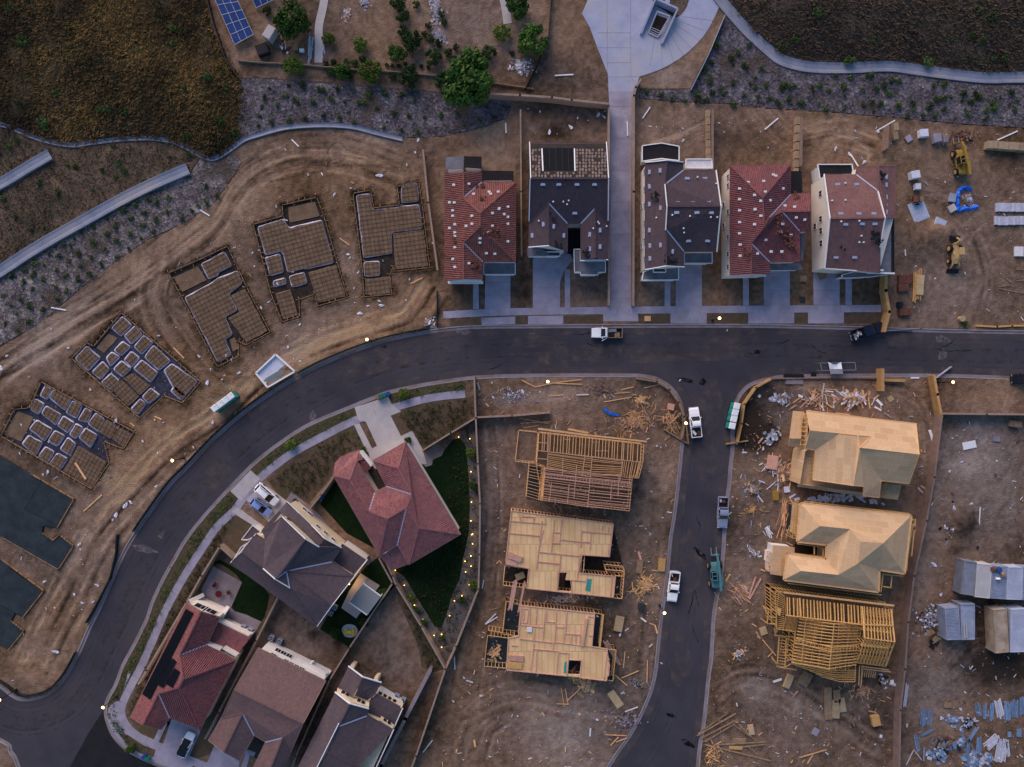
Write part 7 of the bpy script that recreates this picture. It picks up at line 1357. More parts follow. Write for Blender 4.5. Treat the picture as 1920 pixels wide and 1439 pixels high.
gp = [(881, 823), (883, 885), (884, 942), (883, 977), (884, 1003), (883, 1043), (883, 1062), (886, 1002), (880, 1097), (866, 1118), (852, 1127), (843, 1155), (828, 1190), (814, 1192), (828, 1214), (777, 1135), (769, 1117), (758, 1098), (741, 1070), (793, 1162), (860, 820), (872, 1053), (873, 1073), (886, 1020), (791, 1170)]
proto = None
for i, (x, y) in enumerate(gp):
 p = W(x, y, .45)
 if proto is None:
  proto = thing('garden_lamp', 'small lit garden stake lamp in the rock garden around the dark lawn', 'garden lamp', (p.x, p.y, 0), 0, 'garden lamps around the dark lawn'); MB().rod((0, 0, 0), (0, 0, .4), .025, .02, 6).build('stake', M['black_m'], proto, True); MB().cyl((0, 0, .4), .10, .08, 8, r2=.07).build('lamp_cap', M['gglow'], proto, True)
  l = bpy.data.objects.new('garden_light', M['gl']); COL.objects.link(l); l.parent = proto; l.location = (.2, 0, .6)
 else: dup(proto, (p.x, p.y, 0), random.uniform(0, 6))
# trees, shrubs, grass
def crown(n, size, lobes, seed, flat=.8):
 r = random.Random(seed); mb = MB()
 for k in range(n):
  cx, cy, cz, lr = r.choice(lobes); d = Vector((r.gauss(0, 1), r.gauss(0, 1), r.gauss(0, 1) * flat)).normalized() * lr * (r.random() ** .42) * 1.12; c = Vector((cx, cy, cz)) + d
  nrm = (d.normalized() * .7 + Vector((r.uniform(-1, 1), r.uniform(-1, 1), r.uniform(-.2, 1.1)))).normalized(); u = nrm.cross(Vector((r.random(), r.random(), r.random()))).normalized(); v = nrm.cross(u); s = size * r.uniform(.55, 1.3)
  mb.add([c - u * s, c + v * s * .55, c + u * s, c - v * s * .55])
 return mb
def tree_proto(m, seed, n=1500):
 r = random.Random(seed); t = thing('tree', 'tree', 'tree'); tk = MB(); tk.rod((0, 0, -.1), (.03, .02, .45), .075, .05, 8); lob = [(0, 0, .72, .38)]
 for k in range(8):
  a = k * .785 + r.uniform(-.3, .3); d = r.uniform(.45, .72); e = (math.cos(a) * d, math.sin(a) * d, r.uniform(.42, .8)); lob.append((*e, r.uniform(.18, .36))); tk.rod((.02, .01, .38), e, .035, .012, 5)
 tk.build('trunk', M['bark'], t, True); crown(n, .085, lob, seed).build('crown', M[m], t, True); return t
PR = {'leaf': [tree_proto('leaf', 3, 2600), tree_proto('leaf', 5, 1900)], 'leaf_y': [tree_proto('leaf_y', 8, 1700)], 'leaf_d': [tree_proto('leaf_d', 9, 1700), tree_proto('leaf_d', 12, 1500)]}
used = set()
def plant_tree(px, py, r, m, lb, grp, k=0, hh=1.15):
 pr = PR[m][k % len(PR[m])]; s = r * .122; zc = s * hh * .7; p = W(px, py, zc); loc = (p.x, p.y, hz(px, py)); rz = random.uniform(0, 6.28)
 if (m, k % len(PR[m])) in used: o = dup(pr, loc, rz, lb, grp, (s, s, s * hh))
 else: used.add((m, k % len(PR[m]))); o = pr; o.location = loc; o.rotation_euler = (0, 0, rz); o.scale = (s, s, s * hh); o['label'] = lb; o['group'] = grp
 o['category'] = 'tree' if r > 9.5 else 'bush'; o.name = 'tree' if r > 9.5 else 'bush'
PT = 'trees in the hillside park'
for a in ((880, 147, 46, 'leaf', 'largest green tree, where the park meets the gravel slope', 0), (546, 38, 32, 'leaf', 'broad green tree beside the white garden shed', 1), (549, 122, 17, 'leaf_y', 'yellow green tree on the rail fence left of the park path', 0), (615, 71, 11, 'leaf_y', 'small tree right of the park path', 0), (674, 83, 13, 'leaf_y', 'round yellow green tree alone on the park soil', 0), (744, 101, 16, 'leaf', 'round tree left of the stream bed on the lower park', 0), (772, 75, 19, 'leaf_d', 'dark spiky tree left of the rock stream', 0), (754, 28, 12, 'leaf_d', 'dark tree near the top edge left of the rock stream', 1), (641, 131, 15, 'leaf', 'dark green tree on the rail fence right of the path', 1), (692, 132, 20, 'leaf_y', 'spreading bright tree on the rail fence', 0), (765, 144, 19, 'leaf_d', 'dark tree below the rail fence', 0), (812, 105, 15, 'leaf_d', 'dark tree at the foot of the rock stream', 1), (940, 60, 15, 'leaf_y', 'bright tree beside the right park path', 0), (996, 72, 28, 'leaf', 'broad bright tree by the wire fence of the park', 1), (970, 8, 22, 'leaf', 'tree cut by the top edge by the wire fence', 0), (917, 97, 13, 'leaf_d', 'dark spiky tree above the largest tree', 1), (745, 2, 15, 'leaf_d', 'olive tree cut by the top edge', 0), (838, 150, 20, 'leaf_d', 'dark tree hugging the left side of the largest tree', 1), (756, 58, 11, 'leaf_d', 'dark shrub between two dark trees left of the rock stream', 0)): plant_tree(*a[:5], PT, a[5])
for i, (x, y, r) in enumerate(((833, 42, 6), (803, 47, 6), (807, 72, 8), (855, 88, 6), (840, 98, 8), (823, 80, 7), (796, 64, 6), (780, 8, 7), (890, 105, 9), (900, 112, 8), (625, 116, 6), (650, 117, 7), (665, 118, 7), (610, 119, 5), (680, 112, 7), (725, 122, 4), (735, 123, 4), (748, 124, 4), (760, 120, 4), (775, 123, 4), (790, 124, 4), (803, 126, 4), (735, 142, 7), (620, 135, 8), (655, 142, 7), (700, 150, 6), (850, 110, 7), (828, 25, 6), (960, 100, 5), (500, 20, 8))): plant_tree(x, y, r, 'leaf_d', 'small dark bush growing in the hillside park', 'dark bushes in the park', i)
for a in ((757, 739, 10, 'leaf_y', 'young street tree near the three wheeled bins'), (544, 835, 10, 'leaf_y', 'young street tree on the inner bend parkway'), (882, 851, 9, 'leaf_y', 'upper small tree in the rock garden strip'), (887, 911, 8, 'leaf', 'lower small tree in the rock garden strip'), (888, 1098, 9, 'leaf_y', 'small tree at the bend of the rock garden wall'), (245, 1405, 9, 'leaf', 'young street tree on the bottom left corner'), (770, 1122, 8, 'leaf_y', 'bush by the wall above the lower rock garden'), (778, 1143, 7, 'leaf', 'bush by the wall halfway down the rock garden'), (793, 1168, 7, 'leaf', 'bush by the wall near the rock garden tip'), (866, 1126, 7, 'leaf_d', 'dark bush in the lower rock garden'), (720, 1112, 9, 'leaf', 'tree in the corner behind the white pergola'), (683, 1168, 9, 'leaf_d', 'dark bush by the wall below the pergola'), (628, 1187, 10, 'leaf_d', 'dark bush left of the yellow play table'), (830, 1198, 5, 'leaf', 'bush at the tip of the rock garden'), (1810, 606, 5, 'leaf', 'green bush beside the round wooden spool'), (765, 825, 6, 'leaf', 'bush by the entry path of the rose tiled house'), (681, 842, 5, 'leaf', 'bush by the walkway of the rose tiled house'), (553, 942, 6, 'leaf_d', 'dark bush beside the grey tiled house wall')): plant_tree(*a, 'garden and street trees of the finished homes')
shp = []
for k in range(6):
 r = random.Random(50 + k); lob = [(r.uniform(-.5, .5), r.uniform(-.5, .5), r.uniform(.25, .5), r.uniform(.28, .5)) for _ in range(6)]; o = crown(170, .17, lob, 60 + k).build('shrub', M['shrubleaf']); shp.append(o)
su = set()
def shrubs(pts, lb, grp, lo=.45, hi=.95):
 for i, (x, y) in enumerate(pts):
  k = random.randrange(6); s = random.uniform(lo, hi); p = W(x, y, .35); z = hz(x, y) + .1; s = (s * random.uniform(.8, 1.25), s * random.uniform(.8, 1.25), s)
  if k in su: o = dup(shp[k], (p.x, p.y, z), random.uniform(0, 6), lb, grp, s)
  else: su.add(k); o = shp[k]; o.location = (p.x, p.y, z); o.scale = s; o['label'] = lb; o['group'] = grp
  o['category'] = 'shrub'
def TT(ox, oy, s): v = [int(a) for a in s.split()]; return [(ox + a / 4, oy + b / 4) for a, b in zip(v[::2], v[1::2])]
shrubs(TT(0, 360, '800 205 1075 150 980 205 1250 150 1440 140 1355 200 1160 205 875 250 700 265 1070 255 800 310 970 315 1150 305 610 310 555 350 865 365 1060 350 690 380 960 425 465 400 520 400 585 455 775 430 865 485 370 465 425 475 515 520 680 495 760 550 600 560 260 540 330 550 420 585 490 635 590 660 675 610 180 590 245 620 325 660 95 645 165 680 410 705 495 750 240 730 315 780 435 805 15 785 70 840 150 805 215 860 325 885 125 915 35 985 225 980 120 1035 1030 90 1265 40 915 140 1180 80 1110 50 1545 80 1480 100 1620 30 1550 -40'), 'small green shrub planted in rows on the left gravel slope', 'shrubs on the left gravel slope')
shrubs(TT(480, 0, '95 660 240 640 360 640 485 670 615 670 730 675 850 690 960 700 1090 710 1190 750 60 735 215 720 155 785 300 760 430 755 560 750 670 760 795 770 905 810 40 800 1030 850 1145 875 1270 880 1390 860 1500 845 1675 905 1795 880 125 910 250 910 365 895 735 920 620 890 510 870 25 860 15 945 960 960 1090 970 1215 990 1565 950 470 665 500 680 840 720'), 'small green shrub planted on the gravel slope below the park', 'shrubs on the gravel slope below the park')
shrubs(TT(1440, 0, '115 640 105 665 140 650 190 655 385 640 335 670 450 680 575 640 710 670 815 670 740 565 780 570 510 565 620 585 990 605 940 610 1280 605 1330 635 25 740 65 765 240 780 225 765 265 770 385 770 445 810 575 820 720 790 800 830 860 780 845 775 980 800 1090 770 1095 820 1215 805 1265 750 1320 740 1325 820 1450 760 1480 820 1530 760 1560 720 1820 700 1820 780 1880 750 1740 730 1640 830 1690 770 1410 880 1500 860 1640 890 1160 865 1260 860 1040 860 100 795 160 745 580 720 785 770 870 640 910 710 1250 640 1550 690 1600 730 1460 690 1380 730 1700 820 1850 820'), 'dark green shrub on the gravel slope under the right channel', 'shrubs under the right channel'); shrubs(TT(960, 0, '1780 335 1700 395 1640 440 1500 460 1445 525 1740 500 1655 485 1870 520 1825 585 1480 600 1790 630 1830 650 1670 620 1910 630 1740 715 1500 690 1600 700 1390 700 1200 740 1300 760 1110 700 1020 700 1440 750 1660 765 1840 725 1560 660 1410 580 1530 350 1000 690 1470 740 1395 750'), 'dark green shrub on the gravel slope under the right channel', 'shrubs under the right channel')
def scatter_in(poly, n, sd):
 r = random.Random(sd); xs = [p[0] for p in poly]; ys = [p[1] for p in poly]; out = []
 while len(out) < n:
  X = np.array([r.uniform(max(min(xs), -5), min(max(xs), 1925)) for _ in range(400)]); Y = np.array([r.uniform(max(min(ys), -5), min(max(ys), 1440)) for _ in range(400)]); k = inside(X, Y, poly)
  out += list(zip(X[k], Y[k]))
 return out[:n]
shrubs(scatter_in(SCRUB, 26, 3), 'dark low shrub on the scrubby bank between the two left channels', 'shrubs on the left scrub bank', .4, .9); shrubs(scatter_in(HILL_R, 24, 4), 'dark scrub bush on the slope above the right channel', 'scrub bushes above the right channel', .5, 1.5); shrubs(scatter_in(HILL_L, 34, 5), 'dark scrub bush on the dry grass hillside', 'scrub bushes on the dry hillside', .5, 1.5)
def tufts(name, pts, m, hgt, w, lab, n=3, hfun=True):
 pts = np.array(pts); zz = hill_h(pts[:, 0], pts[:, 1]) if hfun else np.zeros(len(pts)); mb = MB(); r = random.Random(2)
 for (x, y), z in zip(pts, zz):
  p = W(x, y, z + .15); cx, cy = r.uniform(-.4, .4), r.uniform(-.4, .4)
  for k in range(n):
   a = r.uniform(0, 6.28); h = hgt * r.uniform(.5, 1.2); s = w * r.uniform(.5, 1.1); d = Vector((math.cos(a), math.sin(a), 0)); e = Vector((-d.y, d.x, 0)); b = p + d * r.uniform(0, w); t_ = b + Vector((cx + d.x * .7, cy + d.y * .7, .6)) * h
   mb.add([b - e * s * .3, b + e * s * .3, t_ + e * s * .1, t_ - e * s * .1])
 return tag(mb.build(name, M[m]), lab, None, None, 'stuff')
tufts('dry_grass', [(x + random.gauss(0, 5), y + random.gauss(0, 5)) for x, y in scatter_in(HILL_L, 9500, 6)], 'drygrass', .75, .5, 'long dry golden grass on the upper left hillside', 4)
M['scrubgrass'] = mat('scrub_grass', (.12, .078, .048), (.12, .085, .055), .3, .95, spec=0, fine=.3, fsc=1.2); M['scrubgrass_d'] = mat('dark_scrub_grass', (.085, .060, .042), (.125, .088, .06), .2, .95, spec=0, fine=.3, fsc=1.2)
tufts('scrub_grass', scatter_in(SCRUB, 1800, 7), 'scrubgrass', .4, .4, 'thin brown scrub grass between the left channels'); tufts('scrub_grass', scatter_in(HILL_R, 4200, 8), 'scrubgrass_d', .5, .5, 'dark scrub grass above the right channel', 3)
M['chip'] = mat('wood_chip', (.17, .145, .16), (.09, .07, .07), 3, .95, rnd=0)
for G, sd, n, nm in ((G_L, 21, 2600, 'beside the haul road'), (G_C, 22, 2200, 'below the park'), (G_R, 23, 3400, 'under the right channel')): tufts('wood_chips', scatter_in(G, n, sd), 'chip', .22, .3, 'pale wood chips and gravel covering the planted slope ' + nm, 2, False)
M['tuft'] = mat('bed_plant', (.022, .026, .012), (.045, .045, .02), 2, .95, rnd=0, spec=0)
sw_ = SW_C[:-10]; swe = min((offs(sw_, 10), offs(sw_, -10)), key=lambda q: (q[0][0] - 872) ** 2 + (q[0][1] - 722) ** 2); bed = lambda poly, n, sd, lab, m='tuft', h=.3, w=.35: tufts('bed_plants', scatter_in(poly, n, sd), m, h, w, lab, 5, False)
bed([(882, 750), (888, 782), (845, 808), (795, 840), (772, 808), (745, 778), (805, 760)], 260, 31, 'rows of low dark plants in the front bed right of the pale driveway'); bed([(510, 905), (545, 868), (605, 832), (662, 804), (680, 835), (650, 850), (620, 880), (580, 935)], 260, 32, 'low dark plants in the front bed left of the pale driveway'); bed([(440, 960), (405, 1008), (372, 1060), (320, 1148), (275, 1252), (245, 1325), (252, 1352), (275, 1300), (340, 1150), (400, 1040)], 330, 33, 'rows of low plants along the inner pavement')
bed(BED_A, 520, 34, 'dark tufts dotted over the rock garden'); AP = [[(655, 764), (728, 740), (738, 760), (690, 795)], [(428, 925), (472, 876), (494, 900), (450, 945)]]; _si = scatter_in; scatter_in = lambda p, n, sd: [q for q in _si(p, n, sd) if not any(inside(np.array([q[0]]), np.array([q[1]]), a)[0] for a in AP)]; bed(offs(pk, -side(SOUTHW, 0) * 5) + swe[::-1], 420, 35, 'green ground cover in the parkway strip', 'shrubleaf', .35, .4); bed([(748, 1100), (832, 1252), (806, 1258), (775, 1180)], 90, 36, 'dark seedlings in the side strip by the diagonal wall')
# loose material
heap('scrap_heap', 'wide heap of broken lumber offcuts below the corner fence', 'scrap heap', 1190, 790, 27, 24, 520, ['lumber', 'lumber_pink', 'lumber_old', 'lumber_y'], (.3, 1.3), (.05, .14), .5); heap('scrap_heap', 'small pale heap of short lumber ends beside the wide heap', 'scrap heap', 1199, 752, 16, 8, 60, ['lumber_y', 'lumber', 'ply'], (.5, 1.4), (.1, .2), .4); heap('scrap_heap', 'criss-cross heap of long boards under the corner post lamp', 'scrap heap', 1258, 791, 20, 22, 70, ['lumber', 'lumber_pink', 'lumber_old', 'lumber_y'], (1.2, 3.4), (.06, .16), .9, ang=60, spread=2.4)
heap('scrap_heap', 'tangled lumber heap beside the porch of the middle deck house', 'scrap heap', 1209, 1098, 17, 24, 170, ['lumber_y', 'lumber', 'ply', 'lumber_old'], (.5, 2.0), (.08, .22), .7); heap('debris_heap', 'white and tan debris heap above the topmost strand board house', 'debris heap', 1597, 748, 32, 17, 120, ['white', 'plastic_w', 'lumber', 'lumber_old', 'lumber_pink'], (.7, 2.6), (.12, .5), .8); heap('scrap_heap', 'thin scrap boards beside the white debris heap', 'scrap heap', 1530, 752, 28, 22, 50, ['lumber', 'lumber_old', 'lumber_pink', 'white_d'], (1, 4), (.07, .2), .3)
heap('scrap_heap', 'crossed boards and white pieces left of the topmost strand board house', 'scrap heap', 1465, 885, 26, 36, 80, ['lumber', 'lumber_pink', 'lumber_old', 'plastic_w'], (1, 3.6), (.08, .22), .5, ang=40, spread=2.2); heap('debris_heap', 'bags and cans heaped beside the damp soil patch', 'debris heap', 1448, 820, 14, 14, 60, ['cont_pale', 'black_m', 'steel', 'white_d', 'cont_blue'], (.3, 1.1), (.2, .6), .5); heap('debris_heap', 'pale blue bits in the dirt below the kerb left of the debris heap', 'debris heap', 1465, 748, 22, 16, 60, ['cont_pale', 'white_d', 'lumber_old', 'conc'], (.3, 1.2), (.15, .5), .25)
heap('scrap_heap', 'yellow wood splinters right of the silver pickup', 'scrap heap', 1410, 957, 14, 9, 60, ['lumber_y', 'lumber'], (.3, 1.2), (.04, .1), .25); heap('scrap_heap', 'tools and boards in front of the topmost strand board house', 'scrap heap', 1414, 918, 16, 12, 60, ['lumber_old', 'steel', 'cont_blue', 'lumber'], (.4, 1.6), (.08, .3), .35); heap('scrap_heap', 'long boards laid beside the middle strand board house', 'scrap heap', 1468, 965, 9, 28, 40, ['lumber_pink', 'lumber', 'lumber_old'], (2, 4), (.1, .18), .4, ang=78, spread=.4); heap('scrap_heap', 'white strips curled beside the lumber near the middle strand board house', 'scrap heap', 1440, 995, 7, 9, 14, ['white', 'plastic_w'], (.8, 1.8), (.1, .2), .3, ang=-65, spread=.8)
heap('scrap_heap', 'fan of boards on the dirt by the teal telehandler', 'scrap heap', 1385, 1112, 17, 14, 45, ['lumber_old', 'lumber_pink', 'lumber'], (1.2, 3.4), (.07, .16), .3, ang=-40, spread=.9); heap('scrap_heap', 'scrap in the gap between the topmost and middle strand board houses', 'scrap heap', 1560, 935, 58, 8, 60, ['plastic_w', 'white', 'lumber_old'], (.5, 2.0), (.2, .8), .3); heap('scrap_heap', 'pink offcuts below the truss house', 'scrap heap', 1615, 1297, 22, 14, 130, ['lumber_pink', 'lumber_old', 'lumber'], (.4, 1.6), (.06, .14), .4); heap('scrap_heap', 'brown twig-like board heap at the bottom edge right of the side street', 'scrap heap', 1338, 1420, 18, 24, 110, ['lumber_old', 'lumber', 'form'], (.8, 2.6), (.06, .16), .5)
heap('scrap_heap', 'offcuts below the opening of the lowest deck house', 'scrap heap', 1102, 1285, 22, 14, 60, ['ply', 'lumber', 'lumber_old'], (.6, 2.2), (.1, .6), .3); heap('scrap_heap', 'grey offcuts inside the lower left porch frame', 'scrap heap', 929, 1225, 13, 16, 26, ['ply', 'lumber_old', 'lumber'], (.8, 2.4), (.15, .5), .4); heap('scrap_heap', 'scrap in the gap between the two deck houses', 'scrap heap', 1060, 1122, 62, 7, 70, ['lumber_old', 'lumber', 'cont_pale'], (.5, 1.8), (.08, .3), .3); heap('scrap_heap', 'thin boards on the dirt below the joist house', 'scrap heap', 1060, 952, 70, 6, 40, ['lumber_old', 'lumber'], (.6, 2.6), (.05, .12), .15)
heap('litter_heap', 'bright litter heap around the dark soil mound in the storage yard', 'litter heap', 1790, 990, 26, 26, 230, ['white_d', 'conc', 'conc_dirty', 'lumber_old', 'rust', 'cont_blue', 'black_m'], (.15, .8), (.15, .5), .5); heap('litter_heap', 'glittering litter heap left of the ribbed container', 'litter heap', 1743, 1160, 20, 24, 300, ['white', 'steel', 'rust', 'cont_blue', 'black_m', 'conc'], (.15, .7), (.1, .4), .4); heap('tarp_scraps', 'black tarp scraps at the foot of the glittering litter heap', 'tarp', 1752, 1196, 10, 16, 14, ['black_felt', 'lumber_old'], (1, 2.4), (.4, 1.0), .3, ang=50, spread=1)
heap('rubble_heap', 'grey gravel patch on the dirt beside the inner kerb', 'gravel', 963, 741, 22, 13, 420, ['conc', 'conc_dirty', 'gravel', 'white_d'], (.06, .3), (.06, .25), .2); heap('rubble_heap', 'pinkish rubble spread below the inner kerb', 'rubble', 1130, 732, 28, 11, 260, ['conc_dirty', 'rust', 'lumber_old', 'gravel'], (.08, .4), (.06, .25), .15); heap('rubble_heap', 'rubble pile on the kerb edge near the bottom of the side street', 'rubble', 1177, 1352, 15, 18, 260, ['conc_dirty', 'conc', 'rust', 'gravel'], (.1, .5), (.08, .35), .4); heap('rubble_heap', 'pale stones around the park rock stream', 'rock stream', 818, 20, 8, 34, 200, ['rock', 'conc', 'conc_dirty'], (.15, .7), (.15, .5), .3); heap('rubble_heap', 'pale stones at the lower end of the rock stream', 'rock stream', 823, 68, 9, 18, 120, ['rock', 'conc', 'conc_dirty'], (.15, .8), (.15, .6), .3)
heap('rubble_heap', 'pink stone circle in the park', 'stones', 651, 26, 8, 10, 90, ['rock', 'lumber_pink', 'conc'], (.15, .5), (.1, .4), .25); heap('rubble_heap', 'white stone circle at the top edge of the park', 'stones', 683, 6, 10, 9, 110, ['rock', 'conc'], (.15, .5), (.1, .4), .25); heap('rubble_heap', 'white rubble beside the wire fence of the park', 'rubble', 975, 125, 15, 15, 170, ['rock', 'white_d', 'conc'], (.15, .7), (.1, .5), .3)
heap('metal_heap', 'blue metal offcuts at the bottom edge of the storage yard', 'metal offcuts', 1762, 1412, 18, 22, 55, ['bluepvc', 'palepvc', 'bluepvc', 'black_m'], (.4, 1.2), (.3, .8), .5); heap('metal_heap', 'blue metal offcuts in the bottom right corner region', 'metal offcuts', 1822, 1427, 22, 16, 90, ['bluepvc', 'bluepvc', 'palepvc'], (.4, 1.4), (.3, .7), .5); heap('metal_heap', 'blue offcuts left of the pale metal fan', 'metal offcuts', 1850, 1422, 12, 12, 40, ['bluepvc', 'palepvc'], (.4, 1.2), (.3, .7), .5); heap('metal_heap', 'small blue fittings between the metal bundles', 'metal offcuts', 1812, 1358, 16, 12, 60, ['bluepvc', 'palepvc', 'black_m'], (.3, 1.0), (.15, .5), .3); heap('metal_heap', 'blue fittings left of the centre bundles', 'metal offcuts', 1786, 1348, 16, 7, 36, ['bluepvc', 'palepvc'], (.3, 1.6), (.2, .5), .3); heap('metal_heap', 'dark offcuts among the metal at the bottom edge', 'metal offcuts', 1770, 1395, 34, 10, 60, ['black_m', 'rust', 'bluepvc', 'lumber_old'], (.4, 1.8), (.2, .6), .4); heap('metal_heap', 'blue fittings above the bottom corner heap', 'metal offcuts', 1800, 1390, 12, 10, 40, ['bluepvc', 'palepvc', 'bluepvc'], (.4, 1.2), (.2, .6), .4)
heap('debris_heap', 'white and dark cloths beside the truss house corner', 'debris heap', 1655, 1275, 10, 10, 26, ['white', 'plastic_w', 'black_m', 'lumber_old'], (.4, 1.2), (.3, .8), .4); heap('debris_heap', 'tools and white bits on the dirt left of the truss house', 'debris heap', 1385, 1225, 9, 7, 40, ['white', 'lumber', 'steel', 'lumber_old'], (.3, 1.1), (.1, .3), .3); heap('debris_heap', 'dark clutter under the green tree at the park edge', 'debris heap', 533, 88, 10, 9, 36, ['black_m', 'steel', 'lumber_old'], (.3, 1.2), (.15, .4), .4); heap('debris_heap', 'pale rods and tools along the left edge of the park path', 'debris heap', 581, 93, 4, 24, 30, ['palepvc', 'cont_pale'], (1.4, 3.6), (.08, .14), .3, ang=85, spread=.25); heap('debris_heap', 'blue white pipes at the right edge of the park path', 'debris heap', 608, 85, 4, 13, 14, ['cont_pale', 'palepvc', 'cont_blue'], (1, 2.2), (.1, .2), .3, ang=88, spread=.3)
heap('debris_heap', 'rust red scrap behind the yellow telehandler', 'debris heap', 1812, 256, 26, 8, 60, ['rust', 'lumber_old', 'rust'], (.6, 2.4), (.1, .4), .3); heap('debris_heap', 'bright tool clutter at the kerb by the red tiled house', 'debris heap', 806, 605, 8, 9, 50, ['white', 'lumber_y', 'cont_blue', 'rust'], (.2, .8), (.15, .4), .5); heap('debris_heap', 'tools on the dirt near the middle strand board porch', 'debris heap', 1415, 1038, 9, 10, 40, ['cont_blue', 'steel', 'lumber_old', 'white_d'], (.3, 1.0), (.1, .3), .3); heap('debris_heap', 'hoses and reels at the kerb below the porch with the pale fan of boards', 'debris heap', 1200, 1283, 12, 8, 40, ['cont_blue', 'lumber_old', 'black_m'], (.4, 1.4), (.06, .2), .3)
def bundle(lb, cx, cy, n, L, wd, ang, m, z=0, gap=.06):
 p = W(cx, cy, 0); t = thing('metal_bundle', lb, 'metal bundle', (p.x, p.y, z), R(ang), 'metal lengths stored in the yard')
 for k in range(n): MB().box((random.uniform(-.25, .25), (k - (n - 1) / 2) * (wd + gap), .06), (L * random.uniform(.85, 1.05), wd, .1), random.uniform(-.04, .04)).build('metal_length', M[m], t, True)
for a in (('blue metal bundle nearest the brown wall', 1731, 1345, 5, 3.3, .16, 86, 'bluepvc'), ('thin blue metal lengths beside the nearest bundle', 1742, 1346, 5, 3.1, .08, 84, 'bluepvc', 0, .16), ('thin blue lengths at the left of the right-hand row', 1834, 1332, 5, 2.6, .12, -78, 'bluepvc', 0, .12), ('two wide blue lengths in the right-hand row', 1846, 1336, 2, 3.0, .26, 88, 'bluepvc'), ('three blue lengths left of the pale bundle in the right-hand row', 1859, 1335, 3, 3.6, .2, 87, 'bluepvc'), ('slanted pale bundle in the right-hand row', 1873, 1329, 4, 3.4, .3, -77, 'palepvc'), ('wide blue bundle right of the slanted pale bundle', 1889, 1333, 5, 3.6, .22, 88, 'bluepvc'), ('blue bundle second from the right edge', 1903, 1329, 4, 3.4, .24, 89, 'bluepvc'), ('blue bundle at the right edge', 1916, 1325, 3, 3.8, .26, 90, 'bluepvc'), ('pale metal fan leaning right near the bottom', 1860, 1391, 8, 3.0, .15, 40, 'palepvc'), ('pale metal fan spreading down near the bottom', 1877, 1408, 9, 4.4, .17, 80, 'palepvc'), ('two pale lengths right of the pale fan', 1889, 1401, 2, 3.3, .24, -83, 'palepvc'), ('wide slanted blue length near the brown wall', 1736, 1375, 1, 2.8, .5, 27, 'bluepvc'), ('three blue lengths below the slanted one', 1719, 1393, 3, 2.9, .2, -79, 'bluepvc'), ('two grey blue lengths in the middle of the scrap metal', 1815, 1400, 2, 3.2, .25, 88, 'bluepvc'), ('blue lengths left of the pale metal fan', 1835, 1397, 4, 3.1, .18, 88, 'bluepvc'), ('blue length slanting down beside the centre lengths', 1827, 1408, 1, 2.6, .2, -63, 'bluepvc'), ('long blue length crossing the middle of the scrap metal', 1823, 1378, 2, 3.6, .25, 55, 'bluepvc'), ('upright blue length by the dark offcuts', 1732, 1412, 1, 2.8, .22, 88, 'bluepvc'), ('pale pole slanting left at the bottom edge by the brown wall', 1706, 1420, 1, 3.0, .14, 64, 'palepvc'), ('pale pole slanting right at the bottom edge by the brown wall', 1720, 1415, 1, 2.4, .14, -53, 'palepvc'), ('pale lengths lying along the brown wall', 1698, 1305, 3, 4.6, .14, 82, 'palepvc')): bundle(*a)
def slats(lb, x0, x1, y0, y1, n, m):
 p = W((x0 + x1) / 2, (y0 + y1) / 2, .3); t = thing('panel_stack', lb, 'panel stack', (p.x, p.y, 0)); w = (x1 - x0) * .1 / n
 for k in range(n): MB().box(((k - (n - 1) / 2) * w, random.uniform(-.06, .06), .2), (w * .9, (y1 - y0) * .1, .3 + random.uniform(0, .06))).build('panel', M[m], t, True)
slats('upper row of pale panels standing on edge at the right of the yard', 1867, 1935, 381, 397, 18, 'palepvc'); slats('lower row of pale panels standing on edge at the right of the yard', 1865, 1935, 406, 422, 22, 'palepvc'); slats('white panel stack cut by the right edge', 1902, 1935, 463, 481, 2, 'white_d')
def sheets(items):
 for nm, lb, ct, x, y, dx, dy, dz, rz, m in items: p = W(x, y, 0); o = MB().box((0, 0, dz / 2), (dx, dy, dz)); o.box((0, 0, dz + .012), (dx * .92, dy * .9, .024)); o = o.build(nm, M[m]); o.location = (p.x, p.y, .06); o.rotation_euler = (0, 0, R(rz)); tag(o, lb, ct)
